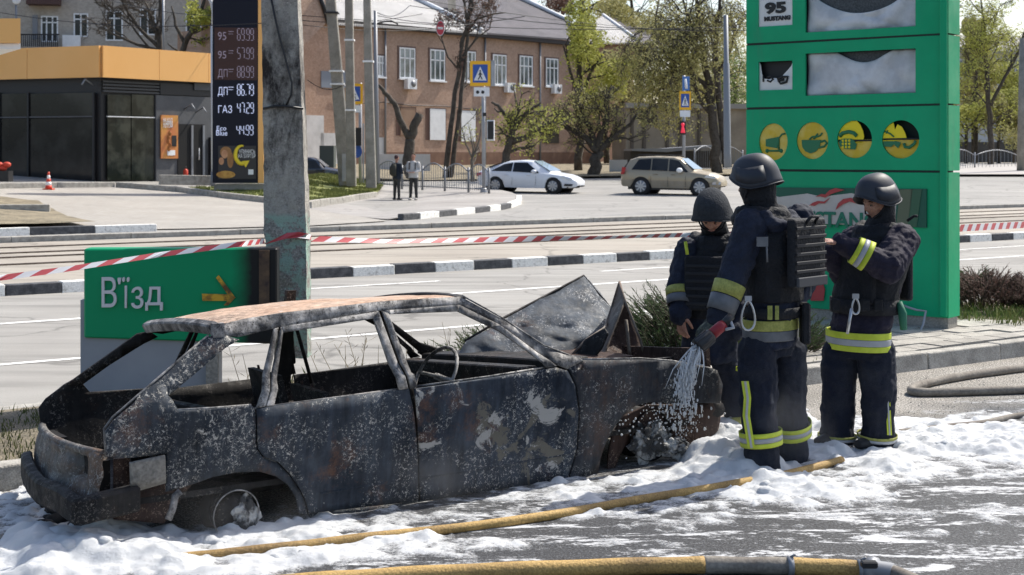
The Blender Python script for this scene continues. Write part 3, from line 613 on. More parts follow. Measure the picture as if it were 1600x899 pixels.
# dark price board
pY = 52.0; pw = Wall(((337 - 800) / F * pY, pY), (1, .15)); pb = thing('price_board', 'tall black fuel price board with orange side and lit figures', 'sign', pw.px(370, 285))
o = MB(); rectw(o, pw, 332, -90, 403, 286, 0, -.45); o.build('panel', mat('board_black', (.008, .009, .018), .4, spec=.2), pb)
o = MB(); rectw(o, pw, 403.3, -90, 412, 286, 0, -.5); o.build('side_panel', M['orange'], pb)
o = MB(); rectw(o, pw, 334, 288, 414, 297, -.1, -.9); o.build('plinth', M['conc'], pb)
o = MB(); rectw(o, pw, 335, 43, 402, 125, .005, .01); o.build('brown_field', mat('board_brown', (.045, .016, .012), .4), pb)
LED = mat('figures_lit', (.5, .55, .75), .4, emit=.42); LEDd = mat('figures_dim', (.26, .21, .26), .4, emit=.15)
rows = [('95', '69.99', 45, 63, LEDd, LEDd), ('95', '57.99', 75, 92, LEDd, LEDd), ('ДП', '88.99', 104, 121, LEDd, LEDd), ('ДП', '86.79', 132, 149, LED, LED), ('ГАЗ', '47.29', 161, 177, LED, LED)]
for nm, pr, y0, y1, m1, m2 in rows:
    a, z = pw.uz(340, y1); h = (y1 - y0) / F * pY
    text(nm, h * 1.0, m1, pw.at(a, z + .01, .02), pw.d, UP, pb, maxw=(len(nm) * 6.4 + (2 if nm != '95' else 0)) / F * pY)
    if nm != 'ГАЗ': o = MB(); rectw(o, pw, 357, y0 + 4, 365, y0 + 5, .02, .004); rectw(o, pw, 357, y0 + 8, 364, y0 + 8.7, .02, .004); o.build('small_print', m1, pb)
    a, z = pw.uz(371, y1); seven(pr, h, 6.1 / F * pY, m2, pw, a, z, .02, pb)
a, z = pw.uz(370, 211); seven('44.99', 15 / F * pY, 6.2 / F * pY, LED, pw, a, z, .02, pb)
text('Eco', .24, LED, pw.px(338, 204, .02), pw.d, UP, pb, maxw=.34); text('Blue', .28, LED, pw.px(337, 212, .02), pw.d, UP, pb, maxw=.40)
o = MB(); rectw(o, pw, 341, 228, 400, 280, .01, .02); po2 = o.build('poster', mat('poster_dark', (.03, .028, .03), .4), pb)
YEL = mat('yellow_print', (.75, .58, .03), .5); SKN = mat('printed_skin', (.42, .2, .1), .6, col2=(.55, .3, .16), scale=6); HAIR = mat('printed_hair', (.25, .12, .04), .6, col2=(.35, .18, .07), scale=8)
def disc(par, wall, px, py, rx, ry, m, off, name, n=16):
    b = MB(); c = wall.px(px, py, off); k = abs((wall.px(px + 1, py) - wall.px(px, py)).length); b.poly([c + wall.d * rx * k * math.cos(2 * math.pi * i / n) + UP * ry * k * math.sin(2 * math.pi * i / n) for i in range(n)]); f = b.build(name, m, par); solid(f, .006, 0); return f
disc(po2, pw, 353, 238, 9, 9, HAIR, .035, 'printed_portrait'); disc(po2, pw, 360, 250, 5, 13, HAIR, .036, 'printed_portrait'); disc(po2, pw, 351, 241, 5, 7, SKN, .045, 'printed_portrait'); disc(po2, pw, 346, 252, 4, 6, SKN, .046, 'printed_hand'); disc(po2, pw, 353, 273, 15, 6, mat('printed_burger', (.35, .15, .03), .6, col2=(.6, .35, .08), scale=7), .04, 'printed_burger')
b = MB(); pts = [pw.px(378 + 10 * math.cos(t), 242 + 14 * -math.sin(t), .045) for t in [math.radians(a_) for a_ in range(75, 300, 15)]]
b.tube(pts, [.03 + .045 * math.sin(min(1, i / 8) * 1.57) for i in range(len(pts))], 6); b.prism([pw.px(384, 262, .04), pw.px(390, 251, .04), pw.px(378, 252, .04)], pw.n * .02); b.build('arrow', YEL, po2)
text('УПИНИСЬ', .2, M['white'], pw.px(373.5, 240, .08), pw.d, UP, po2, maxw=.58); text('НА БУРГЕР', .2, M['white'], pw.px(372, 247, .08), pw.d, UP, po2, maxw=.62)
o = MB(); rectw(o, pw, 388, 265, 396, 273, .035, .01); o.build('logo_patch', M['white'], po2)
# kerb bed of the board
# big burnt concrete pole
cpY = 10.3
m = M['burntpole'] = mat('burnt_pole_concrete', (.2, .2, .19), .95); T = node_tools(m)
sepz = T['n'].new('ShaderNodeSeparateXYZ'); T['L'].new(T['g'].outputs['Position'], sepz.inputs[0])
def zmask(a, b_, wob=.15):
    ad = T['n'].new('ShaderNodeMath'); ad.operation = 'MULTIPLY_ADD'; T['L'].new(T['nz'](6, 4), ad.inputs[0]); ad.inputs[1].default_value = wob; T['L'].new(sepz.outputs[2], ad.inputs[2])
    mr = T['n'].new('ShaderNodeMapRange'); T['L'].new(ad.outputs[0], mr.inputs[0]); mr.inputs[1].default_value = a; mr.inputs[2].default_value = b_; return mr.outputs[0]
agg = T['ramp'](T['nz'](75, 3, .8), (.30, (.12, .115, .11)), (.5, (.30, .285, .26)), (.64, (.40, .38, .345)), (.70, (.75, .72, .66)))
rough_ = T['ramp'](T['nz'](14, 6, .7), (.35, 0), (.62, 1)); col = T['mix'](rough_, agg, (.44, .415, .37))
soot = T['ramp'](T['nz'](3.2, 8, .75, T['mapping']((1, 1, .45))), (.47, 0), (.60, 1)); sootm = T['mix'](zmask(1.6, 1.8), 0.0, soot); sm2 = T['mix'](zmask(2.6, 3.0), sootm, 0.0)
col = T['mix'](sm2, col, (.035, .03, .028))
mint = T['mix'](T['ramp'](T['nz'](11, 7, .75), (.47, 0), (.53, 1)), (.33, .46, .39), agg); zm = zmask(1.42, 1.46, .04); col = T['mix'](zm, mint, col)
T['L'].new(col, T['b'].inputs['Base Color']); T['bump'](T['nz'](60, 4, .8), .9, .02)
cp = thing('concrete_pole', 'thick scorched concrete pole with peeling mint paint behind the burnt car', 'pole', P(459, 480, cpY) * 1)
cp.location.z = .12
def prism4(b, Y, rows_):
    """rectangular tapering post: rows (py, x left, x ridge, x right)"""
    rings = []
    for py, xl, xr, xe in rows_:
        A = P(xl, py, Y); B = P(xr, py, Y + .0); C = P(xe, py, Y + .22); Dd = A + (C - B); Dd = Vector((A.x + (C.x - B.x) * .5, Y + .24, A.z)); rings.append([A, B, Vector((C.x, Y + .22, A.z)), Dd])
    vs = [p for r in rings for p in r]; fs = []
    for i in range(len(rings) - 1):
        for k in range(4): fs.append((4 * i + k, 4 * i + (k + 1) % 4, 4 * i + 4 + (k + 1) % 4, 4 * i + 4 + k))
    fs += [(3, 2, 1, 0), tuple(range(4 * len(rings) - 4, 4 * len(rings)))]; b.raw(vs, fs)
b = MB(); prism4(b, cpY, [(560, 428, 480, 487), (470, 428, 479, 486), (360, 412, 478, 485), (200, 411.5, 473, 479), (0, 408, 465, 471), (-120, 405, 459, 465)]); o = b.build('shaft', M['burntpole'], cp)
sdv = o.modifiers.new('sub', 'SUBSURF'); sdv.subdivision_type = 'SIMPLE'; sdv.levels = sdv.render_levels = 4
tx = bpy.data.textures.new('chip', 'CLOUDS'); tx.noise_scale = .09; dm = o.modifiers.new('chip', 'DISPLACE'); dm.texture = tx; dm.strength = .022; dm.texture_coords = 'LOCAL'
b = MB(); b.tube([P(424, 0, cpY - .01), P(430, 30, cpY - .02), P(437, 60, cpY - .03), P(448, 100, cpY - .03), P(456, 130, cpY - .03), P(455, 148, cpY - .03), P(447, 165, cpY - .02)], .008, 5); b.tube([P(411, 170, cpY - .02), P(430, 166, cpY - .02), P(446, 166, cpY - .03), P(474, 170, cpY - .02)], .009, 5); b.build('cable', M['black'], cp)
# four poles behind
for (x0, yb, x1, yt, w0, w1, Y, nm, lab) in [(541, 287, 515, -20, 21, 15, 57, 'utility_pole', 'leftmost concrete utility pole leaning left, box on its foot'), (549, 288, 545, -20, 15, 12, 56, 'utility_pole', 'concrete utility pole in the middle of the three on the grass bank'), (580, 290, 573, -20, 16, 11, 55, 'utility_pole', 'rightmost concrete utility pole of the three on the grass bank')]:
    x0 += 0; q = thing(nm, lab, 'pole', P(x0, yb, Y), 'concrete utility poles on the grass bank'); b = MB(); k = Y / F
    r0, r1 = w0 * k / 2, w1 * k / 2; A, B = P(x0, yb + 4, Y), P(x1, yt, Y)
    vs = []
    for c, r in ((A, r0), (B, r1)):
        for sx, sy in ((-1, -1), (1, -1), (1, 1), (-1, 1)): vs.append(c + Vector((sx * r, sy * r * .8, 0)))
    b.hexa(vs); bevel(b.build('shaft', M['polec'], q), .03)
    for yy in ((20, 110, 130) if x0 == 541 else (62, 170) if x0 == 549 else (95,)):
        t = (yb - yy) / (yb - yt); c = A.lerp(B, t); b = MB(); b.box(c, (r0 * 2.05, r0 * 1.9, .07)); b.build('band', M['white'] if yy > 50 else M['black'], q)
    if x0 == 541: b = MB(); b.box(P(541, 262, Y - .4), (.3, .3, 1.1)); b.build('switch_box', M['galv'], q)
c = P(589, 285, 58); q = thing('lamp_mast', 'thin dark trolley wire mast just right of the concrete poles', 'mast', c)
b = MB(); b.tube([c, P(586.5, 17, 58)], [.12, .07], 8); b.build('shaft', M['metal'], q); b = MB(); b.tube([P(586.5, 38, 58), P(600, 34, 58), P(612, 33, 58), P(622, 38, 58)], .035, 6); b.build('bracket', M['black'], q)
c = P(1137, 262, 47); q = thing('street_pole', 'tall grey tapered steel pole left of the green totem', 'pole', c)
b = MB(); b.tube([c, P(1136.5, 240, 47), P(1135, 100, 47), P(1134.8, 99, 47), P(1134, 24, 47)], [.125, .12, .105, .085, .075], 12); b.build('shaft', mat('blue_grey_pole', (.20, .215, .235), .5, metal=.2), q)
c = G(1597, 270, 0, True); q = thing('street_pole', 'grey concrete pole at the right edge of the view', 'pole', c); b = MB(); b.tube([c, P(1600, 60, c.y)], [.3, .24], 10); b.build('shaft', M['polec'], q)

M['blue'] = mat('sign_blue', (.03, .09, .36), .4); M['yel'] = mat('sign_yellow', (.85, .45, .02), .4); M['red'] = mat('sign_red', (.5, .05, .07), .5)
def ped_sign(par, wall, x0, x1, y0, y1, off):
    b = MB(); rectw(b, wall, x0, y0, x1, y1, off, .03); s = b.build('sign_plate', M['yel'], par); w, h = x1 - x0, y1 - y0
    b = MB(); rectw(b, wall, x0 + w * .14, y0 + h * .14, x1 - w * .14, y1 - h * .14, off + .033, .006); b.build('blue_field', M['blue'], s)
    q = lambda fx, fy, o=.045: wall.px(x0 + w * fx, y0 + h * fy, off + o)
    b = MB(); b.poly([q(.5, .22), q(.19, .78), q(.81, .78)]); solid(b.build('white_triangle', M['white'], s), .004, 0)
    b = MB()
    for a, c, r in (((.5, .44), (.5, .60), .035), ((.5, .58), (.40, .74), .025), ((.5, .58), (.6, .74), .025), ((.5, .47), (.6, .55), .02), ((.5, .47), (.42, .56), .02)): b.tube([q(*a, .055), q(*c, .055)], r * w / F * wall.p.y, 5)
    b.ball(q(.5, .39, .055), .04 * w / F * wall.p.y); b.build('walking_figure', M['black'], s)
    return s
# main crossing post
c = G(756, 306, 0, True); Y = c.y; sp = thing('crossing_sign_post', 'grey post carrying yellow edged pedestrian crossing sign and traffic light', 'sign post', c)
b = MB(); b.tube([P(756, 306, Y), P(756, 298, Y), P(756, 294, Y)], [.19, .15, .09], 12); b.tube([P(756, 295, Y), P(755, 110, Y)], .075, 10); b.build('post', M['galv'], sp)
wl = Wall((c.x, Y), (1, -.08)); ped_sign(sp, wl, 735, 767, 96, 135, .12)
b = MB(); rectw(b, wl, 768, 95, 774, 135, -.05, .2); b.build('sign_back', M['galv'], sp)
b = MB(); rectw(b, wl, 741, 137, 765, 151, .1, .06); o = b.build('speaker_box', M['white'], sp)
for x in (747, 755): disc(o, wl, x, 144.5, 2.6, 2.6, M['black'], .17, 'lens')
b = MB(); rectw(b, wl, 761.5, 188, 773, 220, .05, .2); o = b.build('traffic_light', M['white'], sp); b = MB(); rectw(b, wl, 763, 190, 772, 218, .26, .03); b.build('light_face', M['black'], o)
b = MB(); b.box(P(757, 179, Y - .1), (.14, .14, .14)); b.build('clamp', M['black'], sp)
# second sign pair, behind the poles
c = G(562, 300, 0, True); Y = 60.0; c = P(563, 290, Y); sp = thing('crossing_sign_post', 'partly hidden crossing sign and traffic light behind the concrete poles', 'sign post', c)
b = MB(); b.tube([c, P(563, 130, Y)], .07, 8); b.build('post', M['galv'], sp); wl = Wall((c.x, Y), (1, .05)); ped_sign(sp, wl, 540, 567, 131, 163, .1)
b = MB(); rectw(b, wl, 545, 165, 563, 176, .1, .05); b.build('speaker_box', M['white'], sp); b = MB(); rectw(b, wl, 556, 200, 565, 228, .1, .2); b.build('traffic_light', M['black'], sp)
disc(sp, wl, 558, 237, 8, 10, M['blue'], .12, 'round_sign'); b = MB(); rectw(b, wl, 566, 193, 568.5, 290, -.3, .1); b.build('post', M['galv'], sp)
# right sign post
c = P(1068.5, 262, 72); Y = 72.0; sp = thing('crossing_sign_post', 'far sign post with red light and blue square sign above the gold car', 'sign post', c); wl = Wall((c.x, Y), (1, 0))
b = MB(); b.tube([c, P(1068.5, 118, Y)], .08, 8); b.build('post', M['galv'], sp); ped_sign(sp, wl, 1061, 1079, 143, 172, .1)
b = MB(); rectw(b, wl, 1066, 120, 1077, 142, .1, .04); o = b.build('lane_sign', mat('lane_blue', (.08, .2, .5), .4), sp); b = MB(); b.tube([wl.px(1072, 139, .17), wl.px(1070, 124, .17)], .07, 5); b.build('white_arrow', M['white'], o)
b = MB(); rectw(b, wl, 1062, 173, 1078, 183, .1, .04); b.build('plate', M['white'], sp)
b = MB(); rectw(b, wl, 1061, 190, 1070, 211, .1, .3); o = b.build('traffic_light', M['black'], sp)
RL = mat('red_light', (.6, .03, .06), .4, emit=.6)
b = MB(); b.ball(wl.px(1065.5, 195, .42), .09); b.tube([wl.px(1065.5, 197, .42), wl.px(1065.5, 208, .42)], [.05, .12], 6); b.build('red_standing_figure', RL, o)
# round no entry sign on the wires
c = P(688, 44, 70); q = thing('no_entry_sign', 'round red no entry sign hanging from overhead wires', 'sign', c); wl = Wall((c.x, c.y), (1, .1))
disc(q, wl, 688, 44, 6.6, 12, M['white'], 0, 'rim', 20); disc(q, wl, 688, 44, 6, 11, M['red'], .012, 'disc', 20); b = MB(); rectw(b, wl, 684, 42.5, 692, 46, .02, .01); b.build('bar', M['white'], q)
# overhead wires
wires = [(400, 22, 660, 22, 55, 60, 'a'), (-20, 17, 420, 36, 60, 50, 'b'), (180, 3, 430, 20, 70, 60, 'c'), (440, 22, 1170, 42, 60, 66, 'd'), (585, 18, 640, 9, 58, 70, 'e'), (470, 39, 760, 34, 60, 68, 'f'), (620, -6, 1170, 52, 60, 80, 'g'), (480, 125, 545, 128, 56, 57, 'h'), (640, 9, 1170, 48, 70, 60, 'i'), (590, 25, 820, 26, 66, 60, 'j')]
WL = ['overhead wire running level into the burnt concrete pole top', 'overhead wire sagging across the pale apartment block from the left edge', 'overhead wire from the bare tree to the black price board top', 'long overhead wire passing from the burnt pole to the green totem', 'short overhead wire rising from the poles over the pale roof', 'overhead wire passing just above the eaves of the brick building', 'steep overhead wire crossing the roof ridge down to the totem', 'low overhead wire between the brick wing and the leaning pole', 'overhead wire from the pale roof to the totem over the annex', 'level overhead wire carrying on past the round no entry sign']
for i, (x0, y0, x1, y1, Y0, Y1, k) in enumerate(wires):
    A, B = P(x0, y0, Y0), P(x1, y1, Y1); pts = [A.lerp(B, t / 10) - UP * (.35 * math.sin(math.pi * t / 10)) for t in range(11)]
    b = MB(); b.tube(pts, .018, 4); o = b.build('overhead_wire', M['black']); tag(o, WL[i], 'wire', 'overhead wires')
for (x, y, Y, r) in ((640, 9, 66, .1), (700, 2, 66, .12)):
    pass

# metal guard fence: bays of bars under a wavy rail
def fence(name, label, pts, nb, h, m, t=True):
    root = thing(name, label, 'fence', pts[0]); q = pts
    for a, c in zip(q, q[1:]):
        d = c - a; b = MB(); b.tube([a, a + UP * (h * .9)], .05, 6); b.build('post', m, root)
        for k in range(1, nb):
            p = a + d * (k / nb); top = h * (.72 + .28 * math.sin(math.pi * k / nb)); b = MB(); b.tube([p + UP * .1, p + UP * top], .014, 4, caps=False); b.build('bar', m, root)
        b = MB(); b.tube([a + d * (k / 8) + UP * h * (.74 + .28 * math.sin(math.pi * k / 8)) for k in range(9)], .028, 6); b.build('top_rail', m, root)
        b = MB(); b.tube([a + UP * .16, c + UP * .16], .022, 5); b.build('bottom_rail', m, root)
    b = MB(); b.tube([q[-1], q[-1] + UP * (h * .9)], .05, 6); b.build('post', m, root); return root
fence('guard_fence', 'grey metal guard fence with wavy top rail beside the pedestrians', [G(x, y, .12, True) for x, y in ((590, 292), (628, 296), (660, 297.5), (695, 299), (732, 301), (764, 303))], 10, 1.12, M['metal'])
fence('guard_fence', 'grey railings with arched tops along the far pavement at right', [P(x, y, 80 + i * 3) for i, (x, y) in enumerate(((1440, 268), (1478, 268), (1523, 267), (1592, 267), (1650, 267)))], 12, 1.25, M['metal'])
fence('guard_fence', 'arched grey railings behind the gold car bonnet', [P(x, y, 78 + i * 4) for i, (x, y) in enumerate(((1085, 268), (1118, 268), (1160, 267)))], 10, 1.4, M['metal'])
# far right: dark wall and a pale building behind the trees
dw = Wall(((1550 - 800) / F * 110, 110), (1, .1)); b = MB(); rectw(b, dw, 1490, 222, 1720, 262, 0, -.4); o = b.build('boundary_wall', mat('dark_wall', (.07, .07, .075), .9, col2=(.1, .1, .105), scale=.8)); tag(o, 'long dark boundary wall behind the railings at far right', 'wall')
hw = Wall(((1550 - 800) / F * 150, 150), (1, .2)); hh = thing('pale_house', 'long pale building half hidden by the trees at far right', 'building', hw.px(1550, 255))
b = MB(); rectw(b, hw, 1490, 75, 1760, 260, 0, -10); b.build('wall', mat('pale_far_render', (.5, .5, .5), .9, col2=(.6, .6, .6), scale=.3), hh)
b = MB(); b.prism([hw.px(1485, 78, .5), hw.px(1765, 84, .5), hw.px(1765, 50, -8), hw.px(1485, 44, -8)], UP * -.3); b.build('roof', mat('far_roof', (.33, .32, .31), .9), hh)
for x in range(1500, 1750, 22): b = MB(); rectw(b, hw, x, 95, x + 9, 118, .01, .05); b.build('window', M['glass'], hh)

# ================================================================ green price totem
GRN = M['green'] = mat('totem_green', (.0, .33, .145), .4, spec=.25); T = node_tools(GRN)
gcol = T['mix'](T['ramp'](T['nz'](1.1, 6, .65), (.3, 0), (.7, 1)), (.0, .30, .13), (.004, .37, .165)); gcol = T['mix'](T['ramp'](T['nz'](2.2, 8, .75, T['mapping']((3, 3, .35))), (.56, 0), (.74, .45)), gcol, (.05, .19, .11))
gcol = T['mix'](T['ramp'](T['nz'](60, 3, .9), (.68, 0), (.72, .5)), gcol, (.10, .12, .08)); T['L'].new(gcol, T['b'].inputs['Base Color']); T['L'].new(T['ramp'](T['nz'](3, 6, .7), (.3, .3), (.7, .6)), T['b'].inputs['Roughness']); T['bump'](T['nz'](.8, 3, .5), .12, .05)
GD = mat('joint_dark', (.008, .02, .015), .7)
tdir = Vector((-.783, .622, 0)); Ytc = 13.95
tw = Wall(((1482 - 800) / F * Ytc, Ytc), tdir); sdir = Vector((.622, .783, 0)); ts = Wall(tw.p, sdir)
tot = thing('price_totem', 'tall green fuel price totem with torn panels and yellow icon discs', 'sign', tw.at(0, .12))
aT = tw.uz(1166, 200)[0]; dT = ts.uz(1499.5, 300)[0]
zc = lambda y: tw.uz(1482, y)[1]
def tbox(z0, z1, name='panel_section', m=GRN, g=0.0):
    b = MB(); A = tw.at(0, z0, -g) ; p = [tw.at(g, z0), tw.at(aT - g, z0), tw.at(aT - g, z0) + sdir * dT, tw.at(g, z0) + sdir * dT]
    if g: p = [q + (sdir * g if i < 2 else -sdir * g) for i, q in enumerate(p)]
    b.prism(p, UP * (z1 - z0)); return b.build(name, m, tot)
joints = [497.5, 270, 164.5, 54.5, -60]
# front sections with openings are built as frames
def rect_frame(z0, z1, holes, name='panel_section'):
    """front sheet with rectangular holes (list of (a0,a1,zlo,zhi)), the sides and back as a shell"""
    b = MB(); th = .03; xs = sorted({0, aT, *[h[0] for h in holes], *[h[1] for h in holes]}); zs = sorted({z0, z1, *[h[2] for h in holes], *[h[3] for h in holes]})
    for x0, x1 in zip(xs, xs[1:]):
        run = None
        for y0, y1 in zip(zs, zs[1:]):
            cx, cz = (x0 + x1) / 2, (y0 + y1) / 2
            if any(h[0] < cx < h[1] and h[2] < cz < h[3] for h in holes): continue
            b.prism([tw.at(x0, y0), tw.at(x1, y0), tw.at(x1, y1), tw.at(x0, y1)], -tw.n * th)
    o = b.build(name, GRN, tot); s = MB()
    s.prism([tw.at(0, z0, -th - .001), tw.at(0, z1, -th - .001), tw.at(0, z1) + sdir * dT, tw.at(0, z0) + sdir * dT], tdir * .03); s.build('side_panel', GRN, tot); s = MB()
    s.prism([tw.at(aT, z0, -th - .001), tw.at(aT, z1, -th - .001), tw.at(aT, z1) + sdir * dT, tw.at(aT, z0) + sdir * dT], -tdir * .03); s.build('side_panel', GRN, tot)
    k = MB(); k.prism([tw.at(.04, z0, 0) + sdir * (dT - .01), tw.at(aT - .04, z0) + sdir * (dT - .01), tw.at(aT - .04, z1) + sdir * (dT - .01), tw.at(.04, z1) + sdir * (dT - .01)], sdir * .02); k.build('back_panel', GD, tot)
    return o
def H(x0, y0, x1, y1):
    a0, z0 = tw.uz(x0, y0); a1, _ = tw.uz(x1, y0); _, z1 = tw.uz(x1, y1); return (min(a0, a1), max(a0, a1), min(z0, z1), max(z0, z1))
zj = [zc(j) for j in joints]; GAP = .018
sec4 = (zj[3] + GAP, zj[4]); sec3 = (zj[2] + GAP, zj[3]); sec2 = (zj[1] + GAP, zj[2]); sec1 = (zj[0], zj[1])
holes = {4: [H(1258, -20, 1430.5, 41), H(1185, -20, 1238, 39)], 3: [H(1258, 84, 1430.5, 145), H(1185, 97, 1238, 140)]}
rect_frame(*sec4, holes[4]); rect_frame(*sec3, holes[3])
core = MB(); core.prism([tw.at(.05, zj[0], -.12), tw.at(aT - .05, zj[0], -.12), tw.at(aT - .05, zj[0], -.12) + sdir * (dT - .16), tw.at(.05, zj[0], -.12) + sdir * (dT - .16)], UP * (zj[4] - zj[0])); core.build('core', GD, tot)
# section 2 with four round openings: polygonal front
def round_sheet(z0, z1, circles):
    o = MB(); o.prism([tw.at(0, z0), tw.at(aT, z0), tw.at(aT, z1), tw.at(0, z1)], -tw.n * .03); ob = o.build('panel_section', GRN, tot)
    for c, rx, rz in circles:
        cut = MB(); n = 32; cc = tw.at(c[0], c[1], .1); cut.prism([cc + tdir * rx * math.cos(2 * math.pi * i / n) + UP * rz * math.sin(2 * math.pi * i / n) for i in range(n)], -tw.n * .3)
        co = cut.build('cutter', GRN); md = ob.modifiers.new('hole', 'BOOLEAN'); md.object = co; md.solver = 'EXACT'; bpy.context.view_layer.update()
        me = bpy.data.meshes.new_from_object(ob.evaluated_get(bpy.context.evaluated_depsgraph_get())); ob.modifiers.clear(); ob.data = me; bpy.data.objects.remove(co)
    return ob
circ = []
for x, y, rx, ry in ((1208, 222, 22.5, 29), (1269, 220, 25, 29), (1335, 218, 27.5, 29.5), (1407, 218, 29.5, 30)):
    a, z = tw.uz(x, y); a2, _ = tw.uz(x + rx, y); _, z2 = tw.uz(x, y - ry); circ.append(((a, z), abs(a2 - a), z2 - z))
round_sheet(*sec2, circ)
s = MB(); z0, z1 = sec2
s.prism([tw.at(0, z0, -.031), tw.at(0, z1, -.031), tw.at(0, z1) + sdir * dT, tw.at(0, z0) + sdir * dT], tdir * .03); s.build('side_panel', GRN, tot); s = MB()
s.prism([tw.at(aT, z0, -.031), tw.at(aT, z1, -.031), tw.at(aT, z1) + sdir * dT, tw.at(aT, z0) + sdir * dT], -tdir * .03); s.build('side_panel', GRN, tot)
tbox(*sec1)
b = MB(); b.prism([tw.at(.012, .10, -.02) , tw.at(aT - .02, .10, -.02), tw.at(aT - .02, .10, -.02) + sdir * (dT - .05), tw.at(.012, .10, -.02) + sdir * (dT - .05)], UP * (zj[0] - .10)); b.build('plinth', M['conc'], tot)
b = MB(); b.prism([tw.at(.004, zj[0] + .01, .002), tw.at(tw.uz(1470, 300)[0], zj[0] + .01, .002), tw.at(tw.uz(1470, 300)[0], zj[4], .002), tw.at(.004, zj[4], .002)], tw.n * .035); tr = b.build('corner_trim', GRN, tot); bevel(tr, .012, 2)
for z in zj[1:4]:
    b = MB(); b.prism([tw.at(.03, z - .004, .0), tw.at(aT - .01, z - .004, .0), tw.at(aT - .01, z + GAP + .004, .0), tw.at(.03, z + GAP + .004, .0)], -tw.n * .1); b.build('joint', GD, tot)
# cloth banners hanging slack in the big openings
CL = mat('grey_banner_cloth', (.44, .45, .47), .85, col2=(.60, .61, .63), scale=3, lo=.42, hi=.6, bump=.2, bscale=30)
def cloth(hole, topf, seed):
    a0, a1, z0, z1 = hole; nx, nz_ = 40, 22; vs = []; fs = []
    for j in range(nz_ + 1):
        for i in range(nx + 1):
            u, w = i / nx, j / nz_; sag = topf(u); z = z0 + (z1 - z0) * w * sag
            f = .014 * math.sin((u * 9 + w * 3 * math.sin(u * 5)) * 2 + seed) + .03 * abs(math.sin((u * 2.6 + .9 * (w - .5) * (1 if u > .5 else -1) + seed) * 3.3)) ** .5 * (1 - .4 * w) - .02 + .022 * noise.noise(Vector((u * 4 + seed, w * 2.5, 0))) + .03 * math.sin(math.pi * w) * math.sin(math.pi * u)
            vs.append(tw.at(a0 + (a1 - a0) * u, z, -.07 + f))
    for j in range(nz_):
        for i in range(nx): fs.append((j * (nx + 1) + i, j * (nx + 1) + i + 1, (j + 1) * (nx + 1) + i + 1, (j + 1) * (nx + 1) + i))
    b = MB(); b.raw(vs, fs, 0, True); o = b.build('banner_cloth', CL, tot); solid(o, .006)
    rr = MB(); rr.prism([tw.at(a0 - .02, z0, -.10), tw.at(a1 + .02, z0, -.10), tw.at(a1 + .02, z1, -.10), tw.at(a0 - .02, z1, -.10)], -tw.n * .015); rr.build('led_panel', mat('led_panel', (.02, .025, .03), .5, col2=(.07, .08, .09), scale=60), tot)
cloth(holes[4][0], lambda u: 1 if u < .02 or u > .98 else .98 - .62 * math.sin(math.pi * u) ** .7, 1.0)
cloth(holes[3][0], lambda u: 1.0 - .26 * max(0, math.sin((u - .22) / .5 * math.pi)) if .22 < u < .72 else 1.0, 3.3)
# small signs
WH = mat('worn_white_panel', (.62, .62, .61), .6, col2=(.72, .72, .71), scale=4)
h4 = holes[4][1]; b = MB(); b.prism([tw.at(h4[0], h4[2], -.025), tw.at(h4[1], h4[2], -.025), tw.at(h4[1], h4[3], -.025), tw.at(h4[0], h4[3], -.025)], tw.n * .012); p95 = b.build('grade_panel', WH, tot)
BK = mat('black_print', (.012, .012, .014), .5)
text('95', 22.5 / F * 15, BK, tw.px(1195, 21, -.008), -tdir, UP, p95, maxw=30 / F * 15.6 * 1.2, weight=.008); text('MUSTANG', .06, BK, tw.px(1193.5, 33, -.008), -tdir, UP, p95, maxw=.31, weight=.004)
h3 = holes[3][1]
b = MB(); n = 14; f = lambda t, z: tw.at(h3[1] + (h3[0] - h3[1]) * t, h3[2] + (h3[3] - h3[2]) * z, -.03 + .012 * math.sin(t * 7))
top = [(0, .98), (.04, .9), (.08, .6), (.12, .42), (.3, .38), (.45, .42), (.6, .4), (.72, .55), (.85, .7), (.95, .82), (1, .98)]
b.poly([f(0, 0), f(1, 0)] + [f(t, z) for t, z in top[::-1]]); tp = b.build('torn_panel', WH, tot); solid(tp, .008)
b = MB(); b.prism([tw.at(h3[0], h3[2], -.09), tw.at(h3[1], h3[2], -.09), tw.at(h3[1], h3[3], -.09), tw.at(h3[0], h3[3], -.09)], -tw.n * .01); b.build('panel_backing', BK, tot)
b = MB()
def stroke(b, pts, r, wall=tw, off=-.012): b.tube([wall.px(x, y, off) for x, y in pts], r, 5)
stroke(b, [(1192, 119), (1192, 128)], .012); stroke(b, [(1198, 121), (1204, 119), (1207, 124), (1203, 128), (1198, 126)], .012); stroke(b, [(1214, 124), (1222, 120), (1230, 120), (1228, 128), (1219, 131), (1215, 127), (1224, 124)], .014); b.build('print', BK, tp)
